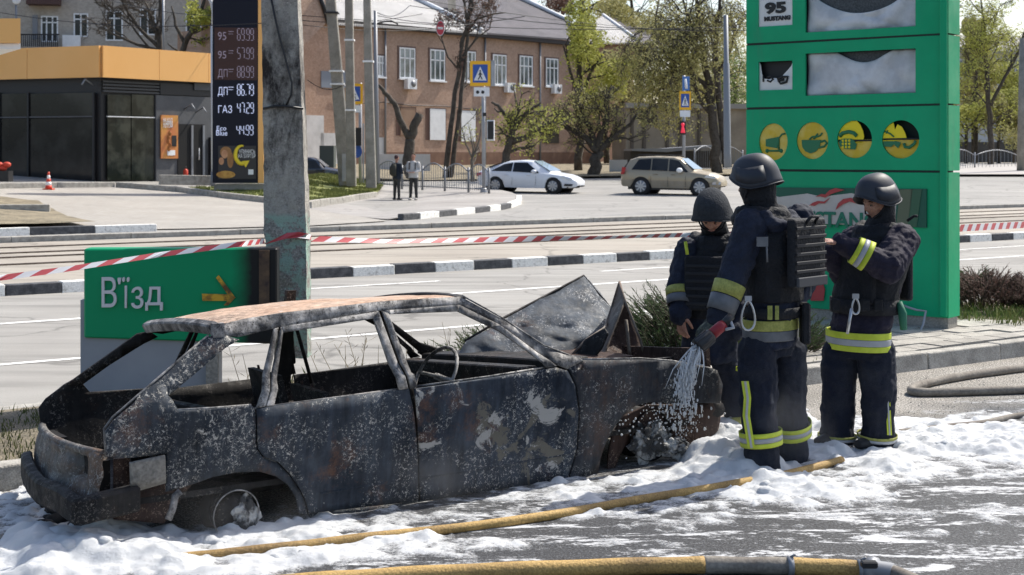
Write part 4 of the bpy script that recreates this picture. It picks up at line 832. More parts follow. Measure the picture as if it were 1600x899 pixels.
# yellow discs with icons
YD = mat('disc_yellow', (.62, .42, .02), .45, col2=(.72, .58, .18), scale=4, lo=.45, hi=.7); YB = mat('bright_yellow', (.85, .66, .01), .4)
for i, ((a, z), rx, rz) in enumerate(circ):
    n = 28; b = MB(); cc = tw.at(a, z, -.028)
    pts = [cc + tdir * rx * .995 * math.cos(2 * math.pi * k / n) + UP * rz * .995 * math.sin(2 * math.pi * k / n) for k in range(n)]
    if i >= 2:                                              # broken discs: upper right sector missing
        low = [cc + tdir * rx * .99 * math.cos(t) + UP * rz * .99 * math.sin(t) for t in [math.radians(180 + k * 10) for k in range(19)]]
        b.poly(low); d0 = b.build('disc_shard', YD, tot); solid(d0, .01)
        b = MB(); up_ = [cc + tdir * rx * .99 * math.cos(math.radians(t)) + UP * rz * .99 * math.sin(math.radians(t)) for t in range(0, 81, 10)]
        crv = [(.10, .98), (.30, .75), (.44, .45), (.50, .15), (.42, -.20)] if i == 2 else [(-.42, .88), (-.34, .50), (-.20, .78), (.02, .66), (.20, .35), (.30, .0)]
        lf_ = [cc - tdir * rx * .99 * math.cos(math.radians(t)) + UP * rz * .99 * math.sin(math.radians(t)) for t in (180 - 0, )] and [cc + tdir * rx * .99 * math.cos(math.radians(t)) + UP * rz * .99 * math.sin(math.radians(t)) for t in range(-10, 84 if i == 2 else 62, 8)]
        b.poly(lf_ + [cc - tdir * rx * x_ + UP * rz * z_ for x_, z_ in crv]); d0 = b.build('disc_shard', YB, tot); solid(d0, .01)
    else:
        b.poly(pts); d0 = b.build('icon_disc', YD, tot); solid(d0, .01)
IG = mat('icon_green', (.02, .16, .07), .5)
b = MB(); o_ = -.012
b.prism([tw.px(1196, 218, o_), tw.px(1196, 229, o_), tw.px(1214, 232, o_), tw.px(1216, 214, o_)], tw.n * .006); stroke(b, [(1226, 209), (1221, 210), (1216, 216), (1216, 234)], .01); stroke(b, [(1199, 236), (1218, 236)], .01)
for x in (1198, 1220): b.ball(tw.px(x, 236, o_), .022, sc=(1, .4, 1))
b.build('cart_icon', IG, tot)
b = MB(); b.prism([tw.px(x, y, o_) for x, y in ((1252, 219), (1253, 230), (1258, 237), (1266, 240), (1274, 237), (1280, 230), (1282, 219))], tw.n * .006); stroke(b, [(1281, 222), (1288, 220), (1291, 224), (1287, 229), (1279, 231)], .012); stroke(b, [(1264, 218), (1268, 214), (1274, 213), (1277, 209)], .009); stroke(b, [(1270, 217), (1275, 214), (1281, 212), (1284, 208)], .009); b.build('cup_icon', IG, tot)
b = MB(); stroke(b, [(1311, 213), (1316, 208), (1325, 206), (1333, 208), (1338, 213)], .022); b.prism([tw.px(x, y, o_) for x, y in ((1310, 222), (1312, 229), (1320, 233), (1336, 234), (1338, 226), (1334, 220), (1330, 217), (1316, 217))], tw.n * .006); b.build('telephone_icon', IG, tot)
b = MB()
for x in (1317, 1322, 1327):
    for y in (220, 225, 230): b.ball(tw.px(x, y, -.003), .014, sc=(1, .3, 1))
b.build('keypad', YB, tot)
b = MB(); b.prism([tw.px(x, y, o_) for x, y in ((1380, 221), (1380, 229), (1392, 230), (1396, 226), (1403, 232), (1407, 223), (1400, 221))], tw.n * .006); stroke(b, [(1412, 224), (1413, 230), (1420, 231), (1428, 225), (1430, 220)], .016); stroke(b, [(1380, 205), (1390, 209), (1396, 214)], .008); stroke(b, [(1386, 204), (1384, 209)], .007); b.build('towel_icon', IG, tot)
for x0, x1, y in ((1309, 1361, 220.5), (1379, 1436, 218)): b = MB(); b.tube([tw.px(x0, y, -.02), tw.px(x1, y - 1, -.02)], .012, 4); b.build('broken_edge', BK, tot)
# logo board low on the totem
a0, z0 = tw.uz(1228, 292); a1, _ = tw.uz(1449, 292); _, z1 = tw.uz(1449, 356); a0 = aT - .06
LGY = mat('faded_logo_board', (.44, .40, .36), .6, col2=(.56, .52, .48), scale=2.5)
b = MB(); b.prism([tw.at(a1, z1, .003), tw.at(a0, z1, .003), tw.at(a0, z0 - .01, .003), tw.at(a1, z0, .003)], tw.n * .02); lg = b.build('logo_board', mat('board_dark_green', (.008, .09, .055), .45), tot)
aM = tw.uz(1400, 320)[0]; b = MB(); edge = [tw.at(aM, z1 + .005, .026)] + [tw.at(a0 - .02, z1 + .005, .026)] + [tw.at(a0 - .02 - (a0 - aM) * k / 10, z0 - .10 + .02 * math.sin(k * 2.1) + .004 * k, .026) for k in range(11)]
b.poly(edge); fl = b.build('peeling_film', LGY, lg); solid(fl, .005)
for x0, x1, cl in ((1402, 1420, (.11, .13, .08)), (1420, 1434, (.04, .11, .06))):
    b = MB(); b.poly([tw.px(x0, 355, .027), tw.px(x1, 355, .027), tw.px(x1 + 8, 296, .027), tw.px(x0 + 6, 296, .027)]); solid(b.build('stripe', mat('stripe_print', cl, .5), lg), .003)
DG = mat('logo_green', (.01, .15, .09), .5); text('MUSTANG', 33 / F * 14.6, DG, tw.px(1233, 352, .034), -tdir, UP, lg, maxw=abs(tw.uz(1233, 350)[0] - tw.uz(1372, 350)[0]), weight=.006)
FR = mat('logo_red', (.40, .05, .05), .5)
def flame(pts): b = MB(); b.poly([tw.px(x, y, .036) for x, y in pts]); solid(b.build('flame_mark', FR, lg), .004)
flame([(1276, 308), (1286, 303), (1292, 304), (1298, 298), (1308, 294), (1322, 297), (1308, 301), (1300, 304), (1292, 309), (1284, 307)]); flame([(1264, 323), (1272, 317), (1280, 314), (1290, 315), (1299, 309), (1291, 318), (1282, 318), (1275, 322), (1268, 321)])
flame([(1308, 328), (1312, 318), (1320, 311), (1332, 309), (1338, 312), (1348, 311), (1352, 316), (1340, 318), (1330, 315), (1320, 319), (1313, 324)])
b = MB(); b.prism([tw.px(x, y, .01) for x, y in ((1268, 470), (1288, 470), (1290, 452), (1282, 430), (1270, 440))], tw.n * .01); b.build('red_remnant', FR, tot)
# broken cable at the foot
b = MB(); b.tube([tw.px(1412, 476, .03), tw.px(1425, 479, .1), tw.px(1440, 483, .12), tw.px(1453, 485, .1), tw.px(1452, 505, .15), tw.px(1450, 516, .2), tw.px(1432, 522, .3), tw.px(1425, 520, .35)], .012, 6); o = b.build('cable', M['galv']); tag(o, 'loose pale cable hanging at the foot of the green totem', 'cable')
# pavers round the totem
PV = [mat('paver_%s' % k, c, .9, col2=c2, scale=9, fine=(70, .2), bump=.4, bscale=40) for k, c, c2 in (('grey', (.24, .225, .2), (.33, .31, .28)), ('sand', (.30, .28, .25), (.38, .36, .32)))]
pvr = thing('paving', None, None, R(10, 8.5)); pvr['kind'] = 'structure'; rr = random.Random(9)
for iu in range(22):
    for iv in range(8):
        u = 8.6 + iu * .30 + (.15 if iv % 2 else 0); v = 8.235 + iv * .245
        lim = 12.5 + .0 * iv
        if u > 13.9 - iv * .42 or u < 8.6 and iv > 3: continue
        dz = rr.uniform(-.008, .008); t = rr.uniform(-.02, .02); A, B = (R(u + .148, v + .12) + UP * (.125 + dz), (D3 * math.cos(t) + N3 * math.sin(t), N3 * math.cos(t) - D3 * math.sin(t), UP))
        b = MB(); b.box(A, (.29, .235, .05), B); b.build('paver', PV[rr.random() < .5], pvr)
bpy.context.view_layer.update()
# ================================================================ green entrance sign
eY = 9.8
ew = Wall(((132 - 800) / F * eY, eY), (1, .06)); es = thing('entrance_sign', 'green sign with white letters and yellow arrow, scorched at its right end', 'sign', ew.px(220, 600))
es.location.z = .12
b = MB(); zt0 = ew.uz(131, 389)[1]
SG = M['signgreen'] = mat('sign_green', (.0, .27, .11), .42, spec=.22); T = node_tools(SG)
sx = T['n'].new('ShaderNodeSeparateXYZ'); T['L'].new(T['g'].outputs['Position'], sx.inputs[0])
ad = T['n'].new('ShaderNodeMath'); ad.operation = 'MULTIPLY_ADD'; T['L'].new(T['nz'](2.5, 5), ad.inputs[0]); ad.inputs[1].default_value = .18; T['L'].new(sx.outputs[0], ad.inputs[2])
mr = T['n'].new('ShaderNodeMapRange'); T['L'].new(ad.outputs[0], mr.inputs[0]); xa = (355 - 800) / F * eY + .09; mr.inputs[1].default_value = xa; mr.inputs[2].default_value = xa + .15
T['L'].new(T['mix'](mr.outputs[0], (.0, .27, .11), (.012, .013, .014)), T['b'].inputs['Base Color'])
b.prism([ew.px(131, 389, 0), ew.px(433, 388, 0), ew.px(433, 538, 0), ew.px(131, 528, 0)], -ew.n * .18); bx_ = b.build('sign_box', SG, es); bevel(bx_, .01)
b = MB(); rectw(b, ew, 405, 391, 421, 500, .002, .012); b.build('rusted_strip', mat('rust_brown', (.13, .085, .05), .9, col2=(.05, .035, .03), scale=14), es)
b = MB(); b.prism([ew.px(124, 470, -.03), ew.px(341, 470, -.03), ew.px(341, 634, -.03), ew.px(124, 634, -.03)], -ew.n * .16); b.build('support_panel', mat('grey_support', (.27, .28, .30), .7, col2=(.32, .33, .35), scale=2), es)
b = MB(); b.prism([ew.px(322, 540, -.02), ew.px(341, 540, -.02), ew.px(341, 634, -.02), ew.px(322, 634, -.02)], ew.n * .03); b.build('support_edge', M['conc'], es)
LW = mat('letter_white', (.62, .62, .63), .6)
def lett(s, x0, x1, y0, y1):
    """one letter fitted to a photo box (cap height y0..y1)"""
    o = text(s, 1.0, LW, (0, 0, 0), ew.d, UP, es, 'letter', ext=.012, weight=.0); me = o.data; o.location = Vector((0, 0, 0)) - Vector(es.location)
    M0 = ew; vs = [v.co.copy() for v in me.vertices]; pr = [(v.dot(ew.d), v.z, v.dot(ew.n)) for v in vs]
    a0, a1 = min(p[0] for p in pr), max(p[0] for p in pr); z0, z1 = min(p[1] for p in pr), max(p[1] for p in pr)
    A0, Z1 = ew.uz(x0, y0); A1, _ = ew.uz(x1, y0); _, Z0 = ew.uz(x0, y1)
    for v, p in zip(me.vertices, pr): v.co = ew.at(A0 + (p[0] - a0) / (a1 - a0) * (A1 - A0), Z0 + (p[1] - z0) / (z1 - z0) * (Z1 - Z0), .014 + p[2])
    reorigin(o)
lett('В', 160, 183, 433, 480); lett('ї', 192, 203, 433, 481); lett('з', 206, 225, 448, 482); lett('д', 228, 255, 448, 485); lett("'", 185, 190, 434, 444)
AY = mat('scorched_yellow', (.62, .36, .03), .6, col2=(.12, .06, .02), scale=11, lo=.45, hi=.6)
b = MB()
b.prism([ew.px(x, y, .004) for x, y in ((316, 459), (356, 460), (338, 434), (342, 430), (368, 465), (357, 477), (350, 477), (356, 470), (317, 470))], ew.n * .012); b.build('arrow', AY, es)
# concrete pole stands behind; barrier tape
TP = mat('tape', (.75, .75, .76), .5); T = node_tools(TP)
def tape(pts, w, name, label, per=.28, tw_=0, par=None):
    """ribbon with slanting red and white blocks, in separate faces"""
    b = MB(); L_ = [0]
    for a, c in zip(pts, pts[1:]): L_.append(L_[-1] + (c - a).length)
    def at(s):
        s = min(max(s, 0), L_[-1])
        for i in range(len(pts) - 1):
            if s <= L_[i + 1] or i == len(pts) - 2: return pts[i].lerp(pts[i + 1], (s - L_[i]) / max(1e-6, L_[i + 1] - L_[i]))
    s = 0; i = 0; sl = per * .35
    while s < L_[-1]:
        for k in range(2):
            s0, s1 = s + k * per / 2, s + (k + 1) * per / 2
            for j in range(3):
                q0, q1 = s0 + (s1 - s0) * j / 3, s0 + (s1 - s0) * (j + 1) / 3
                def up(s_): t = tw_ * math.sin(s_ * 1.1 + .4); return UP * math.cos(t) * w / 2 + Vector((0, 1, 0)) * math.sin(t) * w / 2
                b.poly([at(q0) - up(q0), at(q1) - up(q1), at(q1 + sl) + up(q1 + sl), at(q0 + sl) + up(q0 + sl)], k)
        s += per
    o = b.build(name, [mat('tape_red', (.46, .07, .08), .45), mat('tape_white', (.62, .62, .64), .45)], par, recalc=False); solid(o, .0015, 0)
    return tag(o, label, 'tape') if par is None else o
def arc(a, c, sag, n=24): return [a.lerp(c, k / n) - UP * sag * 4 * (k / n) * (1 - k / n) for k in range(n + 1)]
tape([P(-60, 441, 8.5), P(0, 434.5, 8.7), P(110, 420, 9.0), P(250, 398, 9.4), P(380, 381, 9.6), P(413, 377, 10.2)], .036, 'barrier_tape', 'red and white barrier tape rising from left edge to the scorched pole', .22, .5)
tape([P(412, 378, 10.2), P(428, 374, 10.24), P(450, 368, 10.26), P(468, 367, 10.26), P(479, 369, 10.27), P(486, 371, 10.52)], .042, 'barrier_tape', 'twisted turn of barrier tape wound round the scorched pole', .5, .6)
tape([P(486, 373, 10.5), P(560, 376, 10.9), P(620, 377.5, 11.2), P(800, 374, 12.3), P(950, 371, 13.4), P(1066, 367.5, 14.8), P(1170, 364, 15.3)], .046, 'barrier_tape', 'barrier tape stretched between the scorched pole and the green totem', .26, .9)
tape([P(1497, 357, 14.3), P(1600, 351.5, 15.6), P(1700, 346, 17)], .07, 'barrier_tape', 'barrier tape leading off to the right of the green totem', .2, .2)
# ================================================================ trees
M['bark'] = mat('bark', (.05, .04, .032), .95, col2=(.10, .085, .068), scale=5, fine=(30, .3), bump=.5)
M['barkg'] = mat('grey_bark', (.10, .09, .075), .95, col2=(.17, .15, .125), scale=4, fine=(30, .3))
def leafm(name, a, b_): 
    m = mat(name, a, .8, col2=b_, scale=1.7, lo=.35, hi=.65); m.node_tree.nodes['Principled BSDF'].inputs['Subsurface Weight'].default_value = 0
    nt = m.node_tree; n = nt.nodes; tr = n.new('ShaderNodeBsdfTranslucent'); ms = n.new('ShaderNodeMixShader'); ms.inputs[0].default_value = .35
    tr.inputs[0].default_value = (*[min(1, c * 1.6) for c in b_], 1); nt.links.new(n['Principled BSDF'].outputs[0], ms.inputs[1]); nt.links.new(tr.outputs[0], ms.inputs[2]); nt.links.new(ms.outputs[0], n['Material Output'].inputs[0]); return m
LF = dict(yg=leafm('leaf_yellow_green', (.20, .23, .04), (.40, .40, .09)), ol=leafm('leaf_olive', (.19, .185, .06), (.38, .35, .14)), dk=leafm('leaf_dark', (.035, .05, .02), (.09, .11, .035)),
          br=leafm('bud_brown', (.06, .035, .03), (.12, .07, .05)), gr=leafm('leaf_green', (.07, .12, .025), (.17, .22, .05)))
def tree(name, label, base, limbs, Y, twig, leaf, nleaf, lsize, seed, depth=4, barkm=None, group=None, r0=.16, crown=None, spread=.5, hang=0, lenf=.72, splay=.55, tw_r=.012):
    """limbs: list of photo polylines [(px,py,(dy))...] with start radius; crown grown from their ends"""
    r = random.Random(seed); root = thing(name, label, 'tree', base, group); bt = MB(); cb = MB(); lf = MB(); tips = []
    for pts, ra, rb in limbs:
        q = [P(p[0], p[1], Y + (p[2] if len(p) > 2 else 0)) for p in pts]; n = len(q); out = []
        for a, c in zip(q, q[1:]):
            for k in range(3): out.append(a.lerp(c, k / 3) + Vector((r.gauss(0, 1), r.gauss(0, 1), r.gauss(0, .5))) * .03 * ra / .16)
        out.append(q[-1]); m = len(out); bt.tube(out, [ra + (rb - ra) * i / (m - 1) for i in range(m)], 8)
        if twig:
            for i in range(max(1, m // 3), m): 
                if r.random() < .75: tips.append((out[i], (out[min(i + 1, m - 1)] - out[i - 1]).normalized(), (ra + (rb - ra) * i / (m - 1)) * .6, 0))
            tips.append((out[-1], (out[-1] - out[-2]).normalized(), rb, 0)); tips.append((out[-1], (out[-1] - out[-2]).normalized(), rb, 0))
    def inside(p):
        if crown is None: return True
        k = F / p.y; x, y = 800 + p.x * k, YH - (p.z - HC) * k
        lim = .72 + 1.5 * noise.noise(Vector((x * .035, y * .035, seed * 7.3))) + .5 * noise.noise(Vector((x * .11, y * .11, seed)))
        return any(((x - cx) / rx) ** 2 + ((y - cy) / ry) ** 2 < max(.15, lim) for cx, cy, rx, ry in crown)
    ends = []
    def grow(p, d, rad, L_, lv):
        d2 = (d + Vector((r.gauss(0, 1), r.gauss(0, 1), r.gauss(0, .8))) * splay).normalized()
        if hang and lv > 1: d2 = (d2 + Vector((0, 0, -hang * lv * .4))).normalized()
        e = p + d2 * L_ * r.uniform(.6, 1.2); mid = (p + e) / 2 + Vector((r.gauss(0, 1), r.gauss(0, 1), r.gauss(0, 1))) * L_ * .08
        if not inside(e): return
        cb.tube([p, mid, e], [max(rad, tw_r), max(rad * .8, tw_r * .8), max(rad * .6, tw_r * .6)], 4 if lv > 1 else 5, caps=False); ends.append((p, e))
        if lv < depth:
            for k in range(r.choice((2, 2, 3))): grow(e if k else mid, d2, rad * .6, L_ * lenf, lv + 1)
            if lv >= 1: grow(mid, d2, rad * .5, L_ * lenf, lv + 1)
    for p, d, rad, lv in tips: grow(p, d, min(rad, .06), twig, 0)
    # leaves hang along the twigs
    if nleaf and ends:
        for i in range(nleaf):
            p, e = r.choice(ends); c = p.lerp(e, r.random()) + Vector((r.gauss(0, 1), r.gauss(0, 1), r.gauss(0, 1))) * spread
            if hang: c.z -= abs(r.gauss(0, hang))
            if not inside(c): continue
            a = Vector((r.gauss(0, 1), r.gauss(0, 1), r.gauss(0, 1))).normalized(); t = a.orthogonal().normalized(); s = lsize * r.uniform(.5, 1.3); l = a * s; w = t * s * .5
            lf.poly([c - l, c + w, c + l, c - w])
    bt.build('trunk', barkm or M['bark'], root)
    if cb.f: cb.build('branches', barkm or M['bark'], root, recalc=False)
    if lf.f: lf.build('crown', leaf, root, recalc=False)
    return root
# lopped Y trunk
tree('lopped_tree', 'lopped bare tree with forked stub behind the two pedestrians', P(640, 262, 66), [([(641, 275), (639, 240), (640, 217)], .30, .22), ([(640, 218), (625, 188), (616, 162), (602, 145), (591, 133)], .17, .08), ([(640, 218), (648, 200), (656, 178)], .22, .19)], 66, 0, None, 0, 0, 1)
# twin tall thin trunks with dark seed clusters
tree('thin_tree', 'tall thin twin stemmed tree with dark buds left of the crossing sign', P(702, 275, 72), [([(694, 283), (705, 200), (717, 120), (724, 60), (738, 10), (742, -20)], .15, .05), ([(703, 283), (714, 200), (724, 120), (731, 60), (728, 20), (722, -20)], .13, .05), ([(726, 55), (745, 30), (770, 22), (790, 20)], .07, .03), ([(718, 110), (700, 90), (690, 60)], .06, .03), ([(722, 90), (745, 60), (765, 45)], .06, .03)], 72, .9, LF['br'], 1500, .075, 2, depth=3, crown=[(735, 30, 58, 55), (715, 120, 30, 60), (690, 140, 30, 40)], spread=.12, tw_r=.012)
tree('small_bare_tree', 'small pale bare sapling in front of the low brick windows', P(738, 285, 66), [([(738, 285), (738, 258), (739, 245)], .09, .06), ([(739, 247), (728, 225), (722, 200)], .05, .02), ([(739, 247), (748, 222), (752, 195)], .05, .02)], 66, .8, LF['yg'], 250, .06, 22, depth=3, crown=[(738, 215, 24, 45)], barkm=M['barkg'], tw_r=.01)
# gnarled trees behind the white car
tree('gnarled_tree', 'gnarled spreading tree with fresh yellow leaves behind the white sedan', P(790, 265, 70), [([(786, 268), (790, 240), (797, 225), (802, 200)], .22, .15), ([(799, 222), (820, 215), (838, 206), (852, 195)], .17, .07), ([(802, 202), (815, 182), (828, 172), (845, 160)], .15, .05), ([(802, 202), (790, 180), (778, 165), (768, 160)], .14, .05), ([(802, 202), (810, 175), (805, 150)], .12, .04), ([(790, 240), (812, 232), (835, 228)], .10, .04)], 70, .95, LF['yg'], 2600, .07, 3, depth=4, crown=[(812, 185, 66, 52), (790, 215, 46, 46), (850, 185, 46, 34)], spread=.22)
tree('gnarled_tree', 'dark gnarled tree with crooked limbs between the white and gold cars', P(930, 268, 76), [([(926, 280), (930, 250), (934, 235)], .36, .24), ([(932, 238), (915, 215), (900, 205), (885, 200), (872, 190)], .2, .07), ([(934, 236), (950, 222), (965, 210), (985, 195), (995, 178)], .2, .06), ([(934, 236), (940, 205), (948, 180), (945, 160)], .2, .06), ([(934, 238), (925, 210), (912, 185), (905, 165)], .18, .06), ([(955, 218), (975, 215), (990, 222)], .08, .03)], 76, 1.2, LF['ol'], 2400, .08, 4, depth=4, crown=[(935, 185, 84, 60)], spread=.25)
tree('willow_tree', 'bright yellow green willow in front of the annex roof', P(905, 270, 82), [([(905, 268), (908, 200), (906, 120), (905, 40), (905, -20)], .25, .08), ([(907, 160), (890, 110), (880, 70)], .12, .04), ([(907, 150), (925, 110), (945, 80)], .12, .04), ([(906, 100), (915, 50), (912, 10)], .1, .03), ([(906, 120), (930, 100), (955, 95)], .09, .03)], 82, 1.5, LF['yg'], 12000, .10, 5, depth=4, crown=[(906, 50, 30, 95), (915, 110, 70, 60), (900, 165, 48, 50), (940, 150, 50, 50)], spread=.3, hang=.35)
tree('big_tree', 'large dark tree with long arching branches left of the totem', P(1110, 262, 78), [([(1120, 275), (1118, 230), (1112, 170), (1104, 110), (1096, 50), (1085, -10)], .32, .09), ([(1136, 262), (1128, 200), (1120, 130), (1118, 60), (1125, -10)], .26, .08), ([(1112, 160), (1100, 130), (1080, 115), (1055, 112), (1035, 120)], .16, .05), ([(1106, 110), (1085, 75), (1070, 50), (1040, 40)], .15, .05), ([(1100, 70), (1075, 30), (1065, -10)], .12, .04), ([(1112, 180), (1095, 160), (1078, 110), (1070, 60)], .14, .05), ([(1120, 120), (1140, 80), (1150, 40)], .12, .05)], 78, 2.0, LF['ol'], 17000, .09, 6, depth=4, crown=[(1080, 70, 110, 120), (1020, 95, 72, 88), (1130, 60, 60, 100), (1010, 160, 72, 60), (1060, 170, 60, 60)], spread=.4, hang=.6)
tree('background_tree', 'olive trees seen over the annex roof near the top centre', P(1000, 260, 125), [([(1000, 262), (998, 120), (990, 40), (985, -10)], .4, .1), ([(998, 120), (1020, 60), (1030, 0)], .2, .06), ([(995, 100), (960, 40), (950, 5)], .2, .06)], 125, 3.2, LF['ol'], 9000, .16, 7, depth=3, crown=[(1000, 60, 90, 75), (960, 15, 50, 25), (1040, 130, 70, 70)], spread=.8)
tree('background_tree', 'brown budding tree showing above the dark roof ridge', P(860, 120, 120), [([(860, 120), (860, 30), (855, -10)], .3, .1), ([(860, 60), (835, 15), (826, -5)], .15, .05), ([(860, 50), (885, 15), (900, -5)], .15, .05)], 120, 2.2, LF['br'], 1800, .15, 8, depth=3, crown=[(862, 8, 44, 24)], spread=.4)
for i, (cx, lab, Yb, lk, sd_) in enumerate(((1150, 'dense green trees close against the left edge of the totem', 105, 'gr', 9), (1060, 'tangled olive bushes behind the far sign post', 100, 'ol', 10), (950, 'brown green thicket behind the gnarled tree', 104, 'ol', 12))):
    tree('background_tree', lab, P(cx, 262, Yb), [([(cx, 262), (cx - 5, 200), (cx, 140)], .25, .1), ([(cx, 230), (cx + 18, 180), (cx + 25, 150)], .15, .05), ([(cx, 220), (cx - 22, 180), (cx - 30, 150)], .15, .05)], Yb, 2.2, LF[lk], 8000, .11, sd_, depth=4, crown=[(cx, 165, 70, 105)], spread=.7)
# right of the totem
tree('roadside_tree', 'forked young tree with yellow green leaves at far right', P(1545, 262, 95), [([(1549, 262), (1548, 200), (1544, 150), (1542, 110)], .22, .14), ([(1543, 130), (1540, 80), (1538, 40), (1532, -10)], .13, .05), ([(1548, 165), (1570, 120), (1590, 85), (1600, 50)], .13, .05), ([(1540, 80), (1552, 40), (1562, 10)], .08, .03), ([(1543, 140), (1520, 105), (1508, 80)], .08, .03)], 95, 1.7, LF['yg'], 9000, .09, 11, depth=4, crown=[(1545, 60, 75, 95), (1550, 150, 85, 75)], spread=.4)
for i, (cx, cy, rx, ry, lk, sd_, lab) in enumerate(((1510, 185, 40, 45, 'yg', 13, 'leafy bush against the right edge of the totem'), (1560, 190, 48, 38, 'ol', 14, 'olive bush beneath the forked tree at right'), (1612, 180, 45, 50, 'yg', 15, 'yellow green bush at the right edge of the view'), (1525, 90, 28, 60, 'ol', 16, 'thin leafy tree just right of the totem top'), (1585, 160, 60, 62, 'yg', 41, 'broad yellow green tree mass behind the forked tree'), (1520, 150, 45, 60, 'ol', 42, 'olive thicket between the totem and the forked tree'))):
    tree('roadside_bush', lab, P(cx, 255, 100 + i), [([(cx, 258), (cx, cy + 20), (cx, cy)], .15, .08), ([(cx, cy + 20), (cx + rx * .5, cy - 5)], .1, .04), ([(cx, cy + 20), (cx - rx * .5, cy - 5)], .1, .04)], 100 + i, 1.7, LF[lk], 9000, .11, sd_, depth=4, crown=[(cx, cy, rx * 1.25, ry * 1.25)], spread=.5)
# left: bare trees over the shop roof
tree('bare_tree', 'bare branching tree above the orange fascia of the shop', P(235, 120, 90), [([(252, 150), (250, 90), (252, 40), (250, -10)], .25, .12), ([(250, 75), (222, 50), (200, 20), (192, -5)], .14, .05), ([(250, 80), (215, 70), (180, 55), (160, 45)], .12, .04), ([(250, 60), (238, 30), (225, 0)], .12, .04), ([(235, 78), (205, 40), (185, 25)], .08, .03)], 90, 1.3, None, 0, 0, 17, depth=4, crown=[(205, 30, 70, 55), (240, 50, 30, 40)], tw_r=.016, splay=.45)
tree('leafing_tree', 'tree with bright yellow leaf tufts beside the price board top', P(300, 140, 78), [([(282, 130), (285, 80), (300, 50), (315, 20), (322, -8)], .2, .08), ([(290, 70), (275, 40), (268, 10)], .12, .04), ([(300, 52), (318, 45), (330, 38)], .1, .04), ([(285, 85), (270, 75), (262, 68)], .08, .03)], 78, .9, LF['yg'], 1500, .10, 18, depth=3, crown=[(298, 35, 38, 48)], spread=.15)
c = thing('mast_pole', 'slim pale pole between the bare trees above the shop', 'pole', P(255, 120, 80)); b = MB(); b.tube([P(256, 120, 80), P(255, -20, 80)], .07, 6); b.build('shaft', M['galv'], c)
# ---------------------------------------------------------------- low shrubs on the verge
JUN = leafm('juniper_needles', (.018, .04, .012), (.05, .085, .025))
def juniper(label, c, rx, ry, h, n, seed, mt=None, ln=.22, name='juniper_bush', up=.35):
    r = random.Random(seed); root = thing(name, label, 'bush', c); br = MB(); lf = MB(); mt = mt or JUN
    for i in range(n):
        a = r.uniform(0, 6.28); rr_ = math.sqrt(r.random()); p = Vector(c) + Vector((math.cos(a) * rr_ * rx * .6, math.sin(a) * rr_ * ry * .6, h * (1 - rr_ ** 2) * r.uniform(.15, .8)))
        d = Vector((math.cos(a) * .9, math.sin(a) * .9, up + r.uniform(-.1, .6))).normalized(); L_ = ln * r.uniform(.6, 1.5)
        pts = [p, p + d * L_ * .5, p + d * L_ + UP * .03]; br.tube(pts, [.006, .005, .002], 3, caps=False)
        for k in range(16):
            t = .15 + .85 * k / 15; q = p.lerp(pts[2], t); s = Vector((r.gauss(0, 1), r.gauss(0, 1), r.gauss(0, 1))).normalized(); dd = (d + s * .8).normalized() * .05 * r.uniform(.6, 1.3); w = dd.orthogonal().normalized() * .005
            lf.poly([q - w, q + dd, q + w])
    br.build('branches', M['bark'], root, recalc=False); lf.build('foliage', mt, root, recalc=False); return root
juniper('dark green juniper seen through the front door window of the wreck', R(6.55, 9.3, .12), .85, .6, .3, 420, 31)
juniper('green juniper spreading between the crumpled bonnet and the left firefighter', R(8.15, 9.2, .12), .75, .55, .62, 800, 32)
juniper('juniper sprigs hanging over the kerb beneath the centre firefighter sleeve', R(9.0, 8.9, .12), .5, .45, .38, 330, 36)
BAR = leafm('barberry_leaves', (.06, .03, .025), (.13, .075, .06))
juniper('purple brown barberry shrub on the verge right of the totem', P(1545, 476, 15.8) , 1.0, .6, .38, 900, 33, BAR, .14, 'barberry_shrub')
juniper('small dark green juniper tip right against the totem side', P(1515, 462, 16.3), .35, .3, .30, 200, 34, None, .16)
juniper('dry brown shrub at the right edge beyond the grass', P(1625, 478, 15.6), .6, .5, .32, 400, 35, BAR, .14, 'barberry_shrub')
# dry stalks
r = random.Random(4); st = MB()
for i in range(90):
    u = r.uniform(4.2, 9.5); v = r.uniform(8.9, 9.8); p = R(u, v, .12); h = r.uniform(.12, .42); l = Vector((r.gauss(0, .2), r.gauss(0, .2), 1)) * h; st.tube([p, p + l * .5, p + l], [.003, .0025, .0015], 3, caps=False)
    if r.random() < .5:
        for k in range(4): q = p + l * (.6 + .1 * k); e = Vector((r.gauss(0, .03), r.gauss(0, .03), .03)); st.poly([q, q + e + Vector((.006, 0, 0)), q + e * 1.6])
o = st.build('dry_stalks', mat('dry_straw', (.16, .13, .07), .9), recalc=False); tag(o, 'thin dry weed stalks scattered on the verge', None, None, 'stuff')
